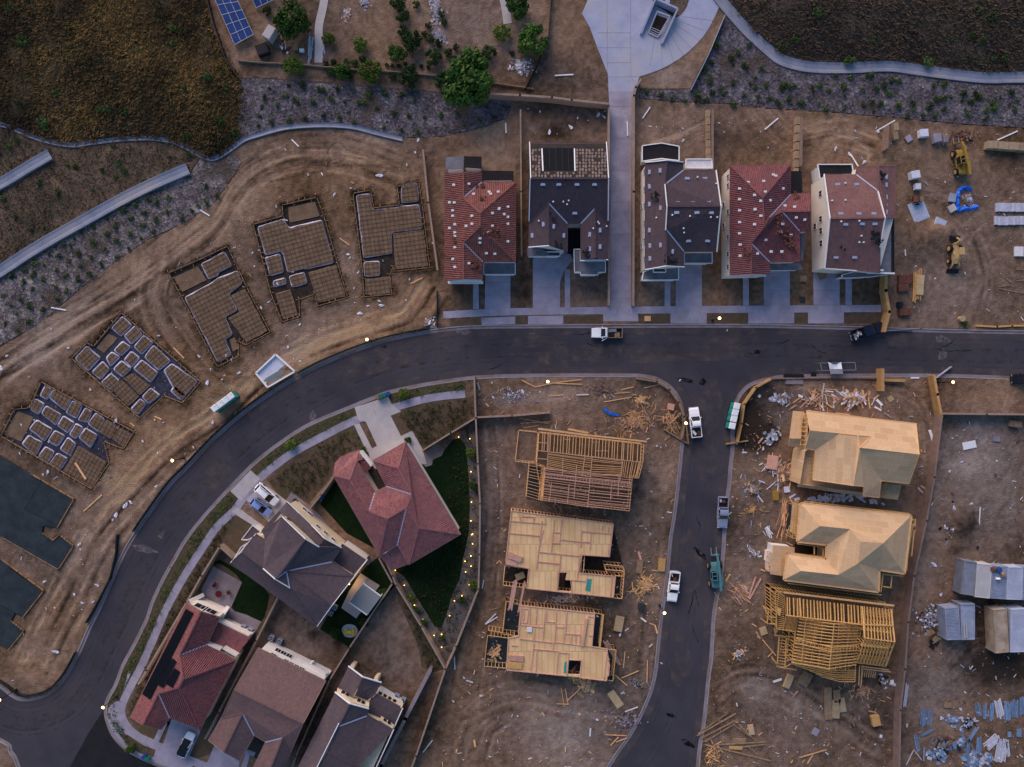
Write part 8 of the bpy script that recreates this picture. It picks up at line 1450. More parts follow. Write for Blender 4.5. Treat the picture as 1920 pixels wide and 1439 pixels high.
sheets((('plywood_sheet', 'square tan sheet alone on the dirt right of the white debris heap', 'sheet', 1669, 748, 1.1, 1.1, .06, 35, 'ply'), ('white_board', 'white board beside the brown wall near the topmost strand board house', 'board', 1746, 818, .5, 2.4, .1, 18, 'white'), ('white_sheet', 'white panel lying in the storage yard corner', 'panel', 1817, 835, 2.5, 1.4, .06, 12, 'white'), ('pallet', 'small grey pallet right of the white panel', 'pallet', 1867, 823, 1.4, 1.1, .15, -4, 'conc_dirty'), ('plywood_sheet', 'long tan panel lying above the rubble pile by the side street', 'sheet', 1154, 1311, 1.5, 3.4, .08, 35, 'ply'), ('plywood_sheet', 'pale box panel right of the lowest deck house', 'panel', 1160, 1169, 1.6, 2.8, .4, -10, 'ply'), ('crate', 'dark crate on the dirt above the post lamp of the side street', 'crate', 1202, 1137, 1.2, 1.2, .8, 0, 'membrane'), ('pallet', 'yellow sheet stack on the left kerb of the side street', 'sheet stack', 1240, 1059, 1.3, 2.3, .4, -4, 'lumber_y'), ('plywood_sheet', 'brown plank stack left of the yellow sheet stack', 'plank stack', 1199, 1062, 1.2, 2.6, .2, -6, 'lumber_old'), ('white_crate', 'white square panel left of the low strand board roof', 'panel', 1475, 918, 1.1, 1.1, .2, 5, 'plastic_w'), ('yellow_box', 'yellow box between the topmost and middle strand board houses', 'box', 1453, 929, 1.1, 1.7, .5, 2, 'yel'), ('lumber_block', 'striped pink lumber pack left of the topmost strand board house', 'lumber pack', 1447, 867, 1.9, 2.6, .5, -8, 'lumber_pink'), ('plywood_sheet', 'pale sheet stack below the left porch of the truss house', 'sheet stack', 1477, 1276, 1.2, 2.6, .5, -22, 'ply'), ('plywood_sheet', 'olive sheet stack right of the pale one below the truss house', 'sheet stack', 1509, 1272, 1.9, 2.6, .4, -30, 'lumber_old'), ('plywood_sheet', 'long brown plank stack below the truss house', 'plank stack', 1551, 1317, 1.3, 6.0, .5, 2, 'lumber_old'), ('plywood_sheet', 'upper brown sheet stack right of the long plank stack', 'sheet stack', 1567, 1304, 1.3, 2.4, .5, 5, 'lumber_old'), ('plywood_sheet', 'lower tan sheet stack right of the long plank stack', 'sheet stack', 1565, 1328, 1.5, 3.4, .5, -4, 'ply'), ('plywood_sheet', 'slanted tan sheet stack at the end of the plank stacks', 'sheet stack', 1577, 1320, 1.2, 2.6, .5, 10, 'ply'), ('bag_pallet', 'pallet of tan bags near the brown wall', 'pallet', 1639, 1349, 1.5, 1.9, .7, 12, 'lumber_y'), ('plywood_sheet', 'tan sheet among the boards at the lower right of the side street', 'sheet', 1386, 1389, 2.5, 1.1, .1, -2, 'lumber_old'), ('plywood_sheet', 'bright tan sheet below the other among the boards', 'sheet', 1379, 1402, 2.5, .6, .12, -3, 'lumber_y'), ('plywood_sheet', 'tan sheet at the end of the slanted boards', 'sheet', 1408, 1368, 1.1, 2.0, .1, 12, 'ply'), ('concrete_lid', 'pale square slab lying alone on the bare dirt', 'slab', 1529, 1372, 1.2, 1.4, .06, -30, 'conc'), ('plywood_sheet', 'tan sheet left of the truss house porch', 'sheet', 1431, 1183, 1.3, 1.5, .1, 20, 'ply'), ('crate', 'pink crate beside the corner fence above the criss-cross boards', 'crate', 1257, 763, 1.2, 1.2, .6, -12, 'lumber_pink'), ('cabinet', 'tan utility slab behind the kerb left of the debris heap', 'slab', 1489, 716, 3.3, 1.0, .12, -1, 'conc_dirty'), ('drain_grate', 'dark storm grate in the kerb left of the debris heap', 'drain grate', 1488, 705, 3.8, .6, .04, 0, 'black_m'), ('drain_grate', 'dark kerb inlet right of the storm grate', 'drain grate', 1525, 702, 1.0, .7, .04, 0, 'black_m'), ('shed', 'pale roofed garden shed beside the broad green tree', 'shed', 511, 70, 1.6, 2.4, 1.9, -32, 'conc_pale'), ('dark_cover', 'dark covered heap left of the garden shed', 'cover', 495, 97, 2.2, 2.0, 1.0, 20, 'black_felt'), ('pale_crate', 'white box by the park path', 'box', 567, 97, .8, .6, .5, 0, 'white'), ('plywood_sheet', 'tan box by the park path', 'box', 556, 91, .8, 1.2, .5, 0, 'lumber_old'), ('wrapped_pallet', 'pale wrapped pallet near the striped pallet', 'pallet', 1727, 253, 1.5, 1.4, 1.0, 4, 'plastic_w'), ('wrapped_pallet', 'wrapped pallet of bags right of the other at the yard top', 'pallet', 1752, 262, 1.4, 1.6, 1.0, 10, 'conc'), ('pallet', 'grey pallet beside the wrapped bags', 'pallet', 1768, 263, 1.0, 1.4, .8, 6, 'conc_dirty'), ('striped_pallet', 'tilted slatted pallet by the block pair', 'pallet', 1703, 261, 1.2, 1.2, .15, 35, 'conc'), ('wrapped_pallet', 'white wrapped cube above the grey sheet in the yard', 'pallet', 1710, 331, 1.6, 1.4, 1.2, 10, 'plastic_w'), ('wrapped_pallet', 'small white drum below the wrapped cube', 'drum', 1717, 352, 1.0, 1.1, .8, 0, 'plastic_w'), ('mixing_tray', 'grey mixing tray with pale rim in the yard', 'tray', 1760, 421, 2.1, 2.0, .35, -25, 'cont_pale'), ('grey_sheet', 'large grey ground sheet under the mortar mixer', 'ground sheet', 1722, 396, 3.1, 3.8, .04, 22, 'cont_pale'), ('brick_pallet', 'upper plum brick pallet by the long lumber pack', 'pallet', 1694, 525, 2.4, 1.6, .6, 0, 'rust'), ('brick_pallet', 'lower plum brick pallet by the long lumber pack', 'pallet', 1691, 540, 2.0, 1.5, .6, 3, 'rust'), ('brick_pallet', 'plum brick pallet near the kerb below the lumber pack', 'pallet', 1694, 586, 2.1, 1.3, .6, 2, 'rust'), ('blue_bin', 'dark round bin beside the brick pallets', 'bin', 1684, 572, .8, .9, .9, 0, 'car_n'), ('tarp_heap', 'tan pile of bags left of the blue tarp ring', 'bags', 1783, 392, 1.4, 1.3, .4, 30, 'conc_pale'), ('tarp_heap', 'blue grey bag heap above the tan bags', 'bags', 1784, 372, 1.6, 1.2, .4, 80, 'cont_blue'), ('manhole_box', 'green utility box in the planting strip', 'utility box', 1504, 562, 1.0, 1.1, .1, 0, 'membrane'), ('pallet', 'slatted pallet standing before the rightmost drive', 'pallet', 1505, 523, 1.3, 1.2, .15, 0, 'lumber_old'), ('pallet', 'slatted pallet in the planting strip right of the alley', 'pallet', 1214, 598, 1.2, 1.0, .15, 0, 'lumber'), ('plywood_sheet', 'cardboard sheet at the garage of the rightmost house', 'sheet', 1541, 515, 1.6, 1.8, .05, 25, 'lumber_old'), ('pallet', 'brown pallet in the storage yard above the blue bundles', 'pallet', 1776, 1322, 1.4, 1.0, .15, 0, 'lumber_old'), ('blue_sheet', 'square blue sheet right of the pale metal fan', 'sheet', 1910, 1374, .9, 1.5, .1, -3, 'bluepvc'), ('blue_sheet', 'small blue sheet left of the square one', 'sheet', 1892, 1377, .7, 1.0, .1, 3, 'bluepvc'), ('wall_vent_cap', 'two white panels on the gutter right of the standing panel', 'panel', 1715, 709, 1.6, .25, .04, 0, 'white'), ('rubble_tray', 'wooden crate near the top wall of the storage yard', 'crate', 1900, 795, 2.4, 1.2, .6, -8, 'lumber_old')))
tag(MB().cyl((*W(1805, 598, .8)[:2], .1), .55, .75, 18, r2=.55).build('cable_spool', M['ply']), 'round wooden spool standing by the kerb of the storage yard', 'spool')
t = thing('lumber_pack', 'long yellow lumber pack with pale panels on top in the storage yard', 'lumber pack', W(1717, 537), R(-4)); b = MB(); [b.box((-.6 + k * .16, random.uniform(-.5, .5), .3 + .1 * (k % 3)), (.13, 5.6, .12), random.uniform(-.03, .03)) for k in range(9)]; b.build('lumber_length', M['lumber_y'], t, True)
for k in (-1, 1): MB().box((.45, k * .95 + .2, .62), (1.35, 1.85, .12)).build('panel', M['ply'], t, True)
tp = cat([(1820, 355), (1808, 352), (1797, 360), (1795, 378), (1796, 395), (1808, 392), (1820, 392), (1832, 388)], 4); tb = MB(); c_ = []
for i, p in enumerate(tp): q = W(*p); n_ = W(*offs(tp, 4.2 + 1.5 * math.sin(i))[i]); o_ = W(*offs(tp, -3.6)[i]); c_.append((Vector((n_.x, n_.y, .08)), Vector((q.x, q.y, .5 + .15 * math.sin(i * 2.1))), Vector((o_.x, o_.y, .08))))
for a, b_ in zip(c_[:-1], c_[1:]): tb.add([a[0], a[1], b_[1], b_[0]]); tb.add([a[1], a[2], b_[2], b_[1]])
tag(tb.build('blue_tarp', M['blue']), 'bright blue tarp curled in a ring around sand in the storage yard', 'tarp'); heap('sand_heap', 'sand and bags inside the blue tarp ring', 'sand heap', 1815, 374, 11, 13, 90, ['pad', 'conc_dirty', 'cont_pale', 'lumber_old'], (.3, 1.2), (.2, .8), .4)
tp = [(1132, 766), (1138, 772), (1145, 777), (1152, 776), (1160, 780)]; tb = MB()
for a, b_ in zip(tp[:-1], tp[1:]): tb.beam(W(*a, .15), W(*b_, .2), .45, .2)
tag(tb.build('blue_tarp', M['blue']), 'thin twisted strip of blue tarp below the inner kerb', 'tarp')
t = thing('mortar_mixer', 'rusty mortar mixer on the grey ground sheet', 'mixer', W(1713, 377)); b = MB().cyl((0, -.5, .9), .55, 1.1, 14, 'y'); b.build('drum', M['rust'], t, True); MB().box((.9, .1, .6), (.9, .8, .7)).build('engine', M['lumber_old'], t, True)
for s in (-1, 1): MB().cyl((.5, s * .75 - .1, .35), .35, .2, 12, 'y').build('wheel', M['rubber'], t, True)
MB().box((-1.0, 0, .5), (1.3, .12, .12)).build('drawbar', M['black_m'], t, True); [MB().box((-.3, s * .55, .45), (.1, .1, .9)).build('leg', M['black_m'], t, True) for s in (-1, 1)]
t = thing('pipe_rack', 'white sheet draped over a pipe rack at the inner kerb of the main road', 'rack', W(1571, 690)); f = MB()
A = [W(x, y, 2.2) for x, y in ((1538, 681), (1603, 680), (1605, 694), (1541, 695))]
for i in range(4): f.beam(A[i], A[(i + 1) % 4], .07, .07); f.beam(Vector((A[i].x, A[i].y, -.1)), A[i], .07, .07)
f.build('frame', M['steel'], t); c_ = MB(); g_ = [[W(1553 + 8 * i + .8 * j, 679 + 4.5 * j + (4 if j == 0 and i in (1, 2) else 0), 2.35 - (.0 if j < 4 else .9 * (j - 3)) + .12 * math.sin(i * 1.7 + j)) for i in range(4)] for j in range(6)]
for j in range(5):
 for i in range(3): c_.add([g_[j + 1][i], g_[j + 1][i + 1], g_[j][i + 1], g_[j][i]])
c_.build('white_sheet', M['white'], t, smooth=True); MB().box(W(1568, 682, 1.2), (2.4, 1.4, 1.6)).build('load', M['membrane'], t)
def boards(lb, grp, lst, m, w=.14, name='loose_board'):
 for x0, y0, x1, y1 in lst: a = W(x0, y0, .1 + random.uniform(0, .1)); b_ = W(x1, y1, .12 + random.uniform(0, .1)); tag(MB().beam(a, b_, w, .06).build(name, M[m]), lb, 'board', grp)
boards('long brown board in the fan of boards at the lower right of the side street', 'boards fanned beside the side street', [(1307, 1380, 1380, 1338), (1314, 1385, 1382, 1350), (1309, 1376, 1365, 1337), (1322, 1392, 1378, 1357), (1376, 1360, 1420, 1390), (1385, 1358, 1412, 1385), (1324, 1397, 1445, 1427), (1340, 1397, 1435, 1392), (1370, 1404, 1435, 1396), (1400, 1398, 1422, 1416), (1326, 1402, 1342, 1418)], 'lumber_old', .24)
boards('crossed pale board lying alone near the bottom edge', 'crossed boards near the bottom edge', [(1499, 1421, 1550, 1406), (1514, 1432, 1524, 1416)], 'lumber', .2); boards('thin board on the open dirt below the truss house', 'thin boards below the truss house', [(1507, 1322, 1509, 1290), (1520, 1320, 1533, 1300), (1540, 1345, 1542, 1296), (1664, 1246, 1688, 1262)], 'lumber_old', .1)
boards('board on the dirt above the open joist house', 'boards above the open joist house', [(1133, 754, 1184, 745), (1065, 805, 1105, 812), (975, 794, 1033, 791), (974, 784, 1030, 795), (982, 803, 1010, 798), (1030, 743, 1055, 741), (1152, 738, 1180, 736), (1165, 731, 1188, 726), (1208, 728, 1240, 720), (1043, 798, 1044, 790), (1064, 797, 1070, 788)], 'lumber', .14)
boards('wooden board in the shallow trench below the inner kerb', 'boards below the inner kerb', [(978, 713, 1003, 726), (1003, 726, 1040, 718), (1040, 718, 1090, 712), (1040, 719, 1092, 721)], 'lumber', .2); boards('board on the dirt below the lowest deck house', 'boards below the lowest deck house', [(1063, 1315, 1100, 1280), (1060, 1292, 1065, 1320), (1043, 1320, 1066, 1321), (1052, 1290, 1058, 1325), (1153, 1266, 1176, 1286), (1165, 1272, 1198, 1258), (1135, 1378, 1175, 1380), (1145, 1398, 1160, 1382), (1155, 1392, 1176, 1384), (1214, 1238, 1213, 1280), (1169, 1253, 1172, 1222)], 'lumber', .16)
boards('tall leaning board pair by the fan of boards near the teal telehandler', 'leaning boards by the telehandler', [(1403, 1122, 1417, 1082), (1405, 1124, 1427, 1085)], 'lumber_pink', .3); boards('board lying left of the truss house porch', 'boards left of the truss house', [(1410, 1170, 1418, 1175), (1418, 1185, 1425, 1198), (1430, 1200, 1455, 1230), (1440, 1232, 1450, 1222), (1375, 1238, 1383, 1218)], 'lumber', .18)
boards('thin rod on the dirt at the right of the storage yard', 'rods in the storage yard', [(1872, 538, 1896, 535), (1872, 541, 1920, 550), (1905, 527, 1935, 524), (1905, 505, 1935, 506), (1886, 520, 1896, 530)], 'lumber_old', .12); boards('wooden plank lying on the graded dirt by the outer bend', 'planks by the outer bend', [(157, 959, 191, 928), (770, 532, 792, 521), (244, 793, 252, 800), (290, 781, 303, 787), (325, 652, 345, 672), (637, 447, 655, 460)], 'lumber', .22)
boards('white pole lying behind the northern houses', 'white poles behind the northern houses', [(1645, 245, 1678, 226), (1434, 243, 1459, 222), (1594, 288, 1609, 312), (1205, 222, 1219, 201), (1870, 263, 1908, 246), (1040, 142, 1075, 140), (1176, 228, 1177, 255), (948, 231, 949, 250), (375, 394, 393, 405), (96, 577, 124, 582), (547, 262, 560, 275)], 'white', .24, 'white_pole'); boards('white strip lying on the dirt drive left of the deck houses', 'white strips on the dirt drive', [(904, 1104, 907, 1088), (910, 1171, 933, 1157), (910, 1170, 930, 1151), (852, 1232, 853, 1256), (793, 1411, 811, 1388), (1172, 1335, 1196, 1326), (1081, 741, 1104, 740), (1836, 984, 1838, 951), (1697, 468, 1698, 480)], 'white_d', .2, 'white_strip')
mb0 = []
for k in range(5):
 b = MB(); n = 9; top = [(math.cos(6.28 * i / n) * random.uniform(.25, .6), math.sin(6.28 * i / n) * random.uniform(.15, .45), random.uniform(.05, .25)) for i in range(n)]
 for i in range(n): b.add([(0, 0, random.uniform(.1, .4)), top[i], top[(i + 1) % n]])
 mb0.append(b.build('plastic_scrap', M['plastic_w']))
spu = set()
def scraps(lst, lb, grp):
 for x, y, s in lst:
  k = random.randrange(5); p = W(x, y); sc = (s * .11, s * .075, .5); rz = random.uniform(0, 6)
  if k in spu: o = dup(mb0[k], (p.x, p.y, .08), rz, lb, grp, sc)
  else: spu.add(k); o = mb0[k]; o.location = (p.x, p.y, .08); o.scale = sc; o['label'] = lb; o['group'] = grp
  o['category'] = 'plastic scrap'
scraps([(676, 588, 12), (690, 574, 7), (716, 573, 10), (712, 565, 7), (653, 478, 9), (656, 484, 6), (711, 330, 13), (763, 310, 7), (658, 354, 5), (578, 328, 5), (563, 609, 7), (440, 465, 6), (425, 667, 8), (390, 718, 12), (535, 281, 5), (627, 366, 7), (664, 356, 5), (474, 475, 6), (478, 500, 5), (298, 630, 6), (504, 567, 6), (664, 541, 5), (768, 524, 5), (520, 533, 9), (486, 470, 6), (448, 699, 9), (374, 668, 8), (435, 675, 7), (417, 712, 6), (395, 693, 6), (583, 676, 8), (540, 652, 8), (563, 678, 6), (551, 673, 5), (490, 578, 8), (672, 511, 6)], 'crumpled white plastic scrap on the dirt around the upper foundations', 'plastic scraps by the upper foundations')
scraps([(236, 947, 13), (246, 942, 9), (219, 966, 13), (212, 975, 8), (268, 828, 8), (217, 790, 12), (296, 850, 5), (400, 792, 9), (150, 1020, 8), (152, 1030, 6), (90, 885, 9), (82, 890, 7), (38, 850, 7), (97, 618, 6), (170, 731, 7), (14, 668, 9), (4, 690, 12), (140, 1115, 8), (155, 1130, 9), (85, 1090, 9), (105, 1222, 12), (25, 1275, 7), (65, 788, 5), (182, 1097, 8), (176, 1128, 7), (307, 792, 5), (293, 912, 8), (41, 797, 5)], 'crumpled white plastic scrap on the dirt around the lower foundations and dark slabs', 'plastic scraps by the lower foundations')
scraps([(1121, 216, 12), (1132, 220, 8), (1012, 210, 6), (990, 205, 5), (1083, 222, 7), (1280, 242, 6), (1280, 264, 8), (1603, 246, 6), (1566, 280, 9), (1592, 290, 8), (1620, 305, 12), (1645, 248, 9), (1785, 372, 8), (1780, 428, 8), (188, 248, 10), (199, 136, 9), (289, 238, 7), (1658, 60, 6), (1586, 102, 6), (1658, 8, 9), (1892, 24, 7), (1387, 190, 5), (1866, 172, 5), (1070, 240, 12), (1030, 248, 10), (784, 264, 9)], 'white scrap lying on the ground uphill of the houses', 'white scraps uphill of the houses')
scraps([(1110, 953, 6), (1083, 972, 6), (1242, 971, 5), (1275, 713, 6), (1240, 1243, 6), (1163, 1190, 9), (1120, 1155, 7), (1420, 850, 7), (1430, 842, 9), (1520, 935, 14), (1540, 938, 12), (1640, 940, 12), (1655, 945, 10), (1620, 940, 8), (1725, 1000, 8), (1660, 1290, 8), (1803, 866, 7), (1780, 884, 7), (1788, 952, 12), (1820, 945, 9), (1750, 1058, 12), (1764, 1115, 9), (1711, 1188, 6), (1800, 1330, 8), (1640, 1395, 6), (1700, 1360, 7), (980, 735, 12), (922, 718, 5), (925, 745, 7), (880, 1165, 5), (905, 1195, 5), (870, 1271, 7), (850, 1315, 7), (1363, 620, 4)], 'white scrap lying on the dirt around the framed houses and roads', 'white scraps around the framed houses')
def speck(lb, poly, n, sd, mats, lo, hi, avoid=()):
 mb = MB(); r = random.Random(sd)
 for x, y in scatter_in(poly, n, sd):
  X, Y = np.array([x]), np.array([y])
  if inside(X, Y, ROAD)[0] or any(inside(X, Y, a)[0] for a in avoid): continue
  s = r.uniform(lo, hi) * (2 if r.random() < .1 else 1); p = W(x, y); mb.box((p.x, p.y, .09), (s * r.choice((1, 1, 3)), s * r.uniform(.25, .9), .05), r.uniform(0, 3), r.randrange(len(mats)), r.uniform(-.3, .3))
 return tag(mb.build('litter', [M[m] for m in mats]), lb, None, None, 'stuff')
speck('small bits of litter on the dirt of the outer bend', [(250, 560), (420, 420), (480, 300), (820, 270), (830, 600), (600, 670), (450, 770), (260, 960), (150, 1180), (0, 1270), (0, 720)], 420, 71, ['white_d', 'lumber', 'conc', 'lumber_old'], .08, .22); speck('small bits of litter and wood on the lots of the left framed houses', [(895, 715), (1280, 740), (1240, 1180), (1140, 1439), (820, 1439), (905, 1100)], 850, 72, ['lumber', 'lumber_old', 'white_d', 'conc', 'lumber_pink'], .08, .3, [f1(0, 0) and [(985, 800), (1212, 830), (1180, 960), (985, 940)]])
speck('small bits of litter and wood on the lots of the right framed houses', [(1390, 740), (1450, 715), (1750, 715), (1740, 900), (1690, 1439), (1320, 1439), (1370, 900)], 1000, 73, ['lumber', 'lumber_old', 'white_d', 'lumber_pink', 'conc'], .08, .3, [[(1490, 765), (1725, 790), (1710, 1110), (1680, 1290), (1440, 1270), (1440, 930)]]); speck('small bits of litter in the storage yard', [(1775, 785), (1920, 785), (1920, 1439), (1695, 1439), (1720, 1100)], 420, 74, ['white_d', 'steel', 'cont_blue', 'lumber_old', 'rust'], .08, .28); speck('small bits of litter on the yard behind the northern houses', [(840, 270), (1140, 200), (1190, 205), (1680, 230), (1920, 250), (1920, 605), (1690, 600), (1660, 320), (1340, 260)], 330, 75, ['white_d', 'conc', 'lumber_old'], .07, .2); speck('grit and pale flecks on the asphalt', [(900, 618), (1920, 625), (1920, 700), (1280, 706), (900, 702)], 0, 76, ['conc'], .05, .1) if 0 else None
def tiles(key, lst, m, lb, grp):
 h = [v for k, v in HOUSES.items() if key in k][0]
 for x, y, n in lst:
  z = zroof(h, x, y)
  if z is None: continue
  mb = MB()
  for k in range(n): mb.box((random.uniform(-.7, .7), random.uniform(-.7, .7), .12 + random.uniform(0, .15)), (.34, .42, random.uniform(.06, .25)), random.uniform(-.5, .5), 0, random.uniform(-.3, .3))
  o = mb.build('tile_stack', M[m]); o.location = W(x, y, z + .12); tag(o, lb, 'tile stack', grp)
tiles('red barrel', [(928, 433, 9), (934, 441, 8), (888, 494, 12), (896, 500, 8), (900, 350, 7), (905, 375, 4), (855, 447, 3), (842, 478, 2), (913, 440, 5)], 'rust', 'loose red tile stack on the roof of the leftmost northern house', 'tile stacks on the leftmost roof'); tiles('tile stacks dotting', [(1047, 458, 9), (1036, 405, 4), (1100, 477, 9), (1099, 470, 6), (1064, 345, 3)], 'black_m', 'dark tile stack on the front slopes of the house with tile stacks', 'dark tile stacks on the plum roof'); tiles('alley with', [(1228, 371, 10), (1253, 486, 8), (1262, 490, 6), (1230, 365, 4)], 'black_m', 'dark tile stack on the roof right of the alley', 'tile stacks on the roof right of the alley'); tiles('second from the right', [(1470, 440, 10), (1476, 450, 10), (1484, 462, 10), (1400, 470, 8), (1403, 478, 6), (1462, 412, 4), (1495, 368, 4), (1456, 432, 6)], 'rust', 'dark red tile stack on the roof second from the right', 'tile stacks on the roof second from the right'); tiles('right end', [(1637, 443, 7), (1645, 440, 7), (1653, 330, 7), (1646, 455, 6), (1578, 463, 2)], 'black_m', 'dark tile stack on the brown red roof at the right end', 'tile stacks on the right end roof')
h = [v for k, v in HOUSES.items() if 'dotting' in k][0]; pr = None
for r_ in range(9):
 for c in range(24):
  x = 999 + c * 5.9 + random.uniform(-.8, .8); y = 282 + r_ * 6.1 + random.uniform(-.8, .8)
  if 1013 < x < 1081 and y < 325 or random.random() < .12: continue
  p = W(x, y, zroof(h, x, y) + .16)
  if pr is None: pr = MB().box((0, 0, 0), (.34, .42, .22)).build('tile_bundle', M['tilestack']); tag(pr, 'small tan tile bundle laid out in rows around the dark roof solar panel', 'tile bundle', 'tile bundles on the rear slope'); pr.location = p
  else: dup(pr, p, random.uniform(-.2, .2))
# small things of the finished homes and the park
for i, (x, y, lb) in enumerate(((627, 1140, 'upper air conditioner behind the grey tiled house'), (619, 1151, 'lower air conditioner behind the grey tiled house'), (454, 1178, 'left air conditioner by the arcade of the plum tiled house'), (467, 1184, 'right air conditioner by the arcade of the plum tiled house'), (508, 1197, 'left air conditioner behind the white arcaded wall'), (523, 1204, 'right air conditioner behind the white arcaded wall'), (743, 1308, 'left air conditioner by the stepped gable house'), (755, 1315, 'right air conditioner by the stepped gable house'))):
 p = W(x, y, .9); t = thing('air_conditioner', lb, 'air conditioner', (p.x, p.y, 0), R(-26), 'air conditioners behind the finished homes'); MB().box((0, 0, .45), (.85, .85, .9)).build('housing', M['cont_blue'], t, True); MB().cyl((0, 0, .9), .33, .03, 14).build('fan_grille', M['black_m'], t, True); MB().cyl((0, 0, .93), .14, .02, 10).build('fan_hub', M['steel'], t, True)
def bin_(lb, x, y, m, rz):
 p = W(x, y, 1.0); t = thing('wheeled_bin', lb, 'wheeled bin', (p.x, p.y, -.05), R(rz)); b = MB(); b.hexa([(-.24, -.26, .08), (.24, -.26, .08), (.24, .26, .08), (-.24, .26, .08)], [(-.30, -.34, 1.0), (.30, -.34, 1.0), (.30, .34, 1.0), (-.30, .34, 1.0)]); b.build('bin_body', M[m], t, True); MB().box((0, 0, 1.04), (.64, .74, .07)).build('lid', M[m], t, True)
 for s in (-1, 1): MB().cyl((s * .28 - .04, -.3, .1), .1, .08, 10, 'x').build('wheel', M['rubber'], t, True)
bin_('brown wheeled bin at the kerb before the rose tiled house', 708, 745, 'lumber_old', 25); bin_('dark green wheeled bin, left of the green pair before the rose tiled house', 713.5, 743.5, 'green', 22); bin_('green wheeled bin next to the blue one before the rose tiled house', 720, 741, 'green', 18); bin_('blue wheeled bin at the right of the four before the rose tiled house', 727.5, 738.5, 'binblue', 18); bin_('blue wheeled bin on the bottom left kerb', 268, 1421, 'binblue', -30); bin_('green wheeled bin on the bottom left kerb', 275, 1425, 'green', -30); bin_('blue bin in the side yard left of the rose tiled house', 603, 933, 'binblue', 50); bin_('green bin in the side yard left of the rose tiled house', 592, 944, 'green', 50)
for i, (x, y, s, lb) in enumerate(((413, 1112, 1, 'red round table on the rear patio'), (405, 1095, 0, 'red chair above the red patio table'), (430, 1110, 0, 'red chair right of the red patio table'))):
 p = W(x, y); t = thing('patio_table' if s else 'patio_chair', lb, 'patio table' if s else 'patio chair', (p.x, p.y, .05), i)
 if s: MB().cyl((0, 0, .68), .62, .05, 16).build('table_top', M['red'], t, True); MB().rod((0, 0, 0), (0, 0, .68), .06, .06).build('table_leg', M['red'], t, True); MB().cyl((0, 0, .0), .3, .04, 12).build('table_base', M['red'], t, True)
 else:
  MB().box((0, 0, .43), (.6, .6, .06)).build('seat', M['red'], t, True); MB().box((-.3, 0, .7), (.06, .6, .55)).build('backrest', M['red'], t, True); [MB().box((a * .26, b * .26, .2), (.06, .06, .4)).build('leg', M['red'], t, True) for a in (-1, 1) for b in (-1, 1)]
t = thing('play_table', 'yellow plastic play table on a round patio', 'play table', W(656, 1184), R(-5)); MB().box((0, 0, .5), (.7, .6, .06)).build('table_top', M['yellow'], t, True)
for s in (-1, 1): MB().box((s * .65, 0, .3), (.45, 1.0, .08)).build('bench', M['yellow'], t, True); MB().box((s * .5, 0, .24), (.12, .5, .46)).build('leg', M['yellow'], t, True)
t = thing('pergola', 'white slatted pergola behind the grey tiled house', 'pergola', W(685, 1121)); Q = [W(410 + x * .2085, 890 + y * .2085, 2.6) for x, y in ((1300, 980), (1458, 1095), (1340, 1255), (1180, 1140))]
for q in Q: MB().beam(Vector((q.x, q.y, 0)), q, .14, .14).build('post', M['white'], t)
for a, b_ in ((0, 3), (1, 2)): MB().beam(Q[a] + Vector((0, 0, .08)), Q[b_] + Vector((0, 0, .08)), .12, .2).build('beam', M['white'], t)
s_ = MB(); [s_.beam(Q[0].lerp(Q[3], k / 15) + Vector((0, 0, .24)), Q[1].lerp(Q[2], k / 15) + Vector((0, 0, .24)), .46, .06) for k in range(16)]; s_.build('slats', M['white'], t)
for lb, qd, nx_, ny_ in (('large blue solar array on the slope at the top edge', ((391, -28), (432, -28), (475, 65), (440, 84)), 3, 6), ('second blue solar array cut by the top edge', ((455, -45), (497, -62), (513, 0), (480, 15)), 3, 4)):
 c_ = W(*qd[2], 1); t = thing('solar_array', lb, 'solar array', (c_.x, c_.y, 0)); hz_ = 1.4; solar(t, [(qd[0][0], qd[0][1], 2.0), (qd[1][0], qd[1][1], 2.0), (qd[2][0], qd[2][1], .9), (qd[3][0], qd[3][1], .9)], nx_, ny_, M['solarb'], 'panel_array', 0)
 for q in qd[2:]: p = W(*q, .8); MB().beam(Vector((p.x, p.y, -.2)), p, .1, .1).build('support_post', M['steel'], t)
 for q in qd[:2]: p = W(*q, 1.9); MB().beam(Vector((p.x, p.y, -.2)), p, .1, .1).build('support_post', M['steel'], t)
t = thing('storm_drain_inlet', 'concrete storm drain headwall with slanted grate on the splayed apron', 'storm drain', W(1232, 40)); A = {k: W(*v, .05) for k, v in dict(a=(1226, 6), b=(1267, 25), c=(1201, 66), d=(1240, 84)).items()}
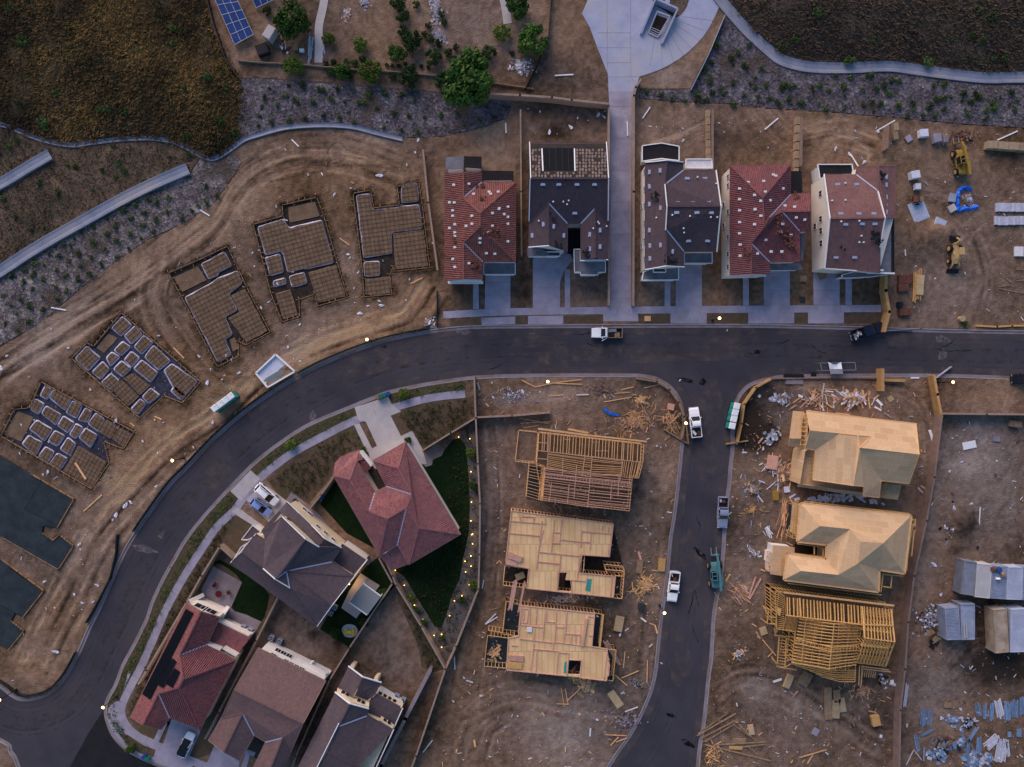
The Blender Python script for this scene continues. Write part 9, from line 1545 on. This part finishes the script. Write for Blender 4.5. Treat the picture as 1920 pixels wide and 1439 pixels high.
for nm, a, b_, h0, h1 in (('back_wall', 'a', 'b', 1.6, 1.6), ('wing_wall', 'a', 'c', 1.6, .5), ('wing_wall', 'b', 'd', 1.6, .5)):
 p, q = A[a], A[b_]; d = (q - p).normalized(); n_ = Vector((-d.y, d.x, 0)) * .17; bq = [p - n_, q - n_, q + n_, p + n_]; mb = MB().hexa(bq, [bq[0] + Vector((0, 0, h0)), bq[1] + Vector((0, 0, h1)), bq[2] + Vector((0, 0, h1)), bq[3] + Vector((0, 0, h0))]); mb.build(nm, M['conc_blue'], t)
Gd = [W(*q, z) for q, z in (((1232, 22), 1.1), ((1256, 31), 1.1), ((1233, 70), .2), ((1216, 62), .2))]; MB().prism([p[:2] for p in Gd], .03, .08).build('sump', M['trench'], t); g_ = MB()
for i in range(4): g_.beam(Gd[i], Gd[(i + 1) % 4], .22, .22)
for k in range(1, 4): u = 1 - k * .09; g_.beam(Gd[0].lerp(Gd[3], u), Gd[1].lerp(Gd[2], u), .1, .1)
g_.build('trash_rack', M['conc_blue'], t); tag(MB().cyl((*W(1251, 4, .1)[:2], 0), .5, .25, 16).build('manhole_ring', M['conc_blue']), 'round concrete manhole ring in the planted circle at the top edge', 'manhole')
t = thing('porch_lamp', 'lit wall lamp under the eave by the white pergola', 'wall lamp', W(655, 1096, 2.2)); MB().box((0, 0, 0), (.16, .16, .2)).build('lamp_globe', M['gglow'], t, True); l = bpy.data.lights.new('porch_light', 'POINT'); l.energy = 60; l.color = (1, .58, .2); l.shadow_soft_size = .1; o = bpy.data.objects.new('porch_light', l); COL.objects.link(o); o.parent = t; o.location = (.35, 0, -.3)
wp_ = [(480, 700), (517, 665), (553, 697), (502, 727)]; Pw = [W(x, y, .3) for x, y in wp_]; t = thing('washout_pit', 'white lined concrete washout pit holding grey water beside the bend', 'washout pit', W(514, 697))
MB().prism([p[:2] for p in Pw], -.05, .10).build('liner', M['plastic_w'], t); q4 = [Pw[0].lerp(Pw[3], .55).lerp(Pw[1], .05), Pw[1].lerp(Pw[2], .75).lerp(Pw[0], .25), Pw[2].lerp(Pw[3], .1), Pw[3].lerp(Pw[2], .1)]; MB().prism([p[:2] for p in rounded([(p.x, p.y) for p in q4], .6)], .02, .14).build('water', mat('washout_water', (.14, .17, .17), (.18, .21, .21), .6, .3), t)
rm = MB()
for i in range(4): rm.beam(Pw[i], Pw[(i + 1) % 4], .28, .4)
rm.build('rim', M['white'], t)
build_ground()
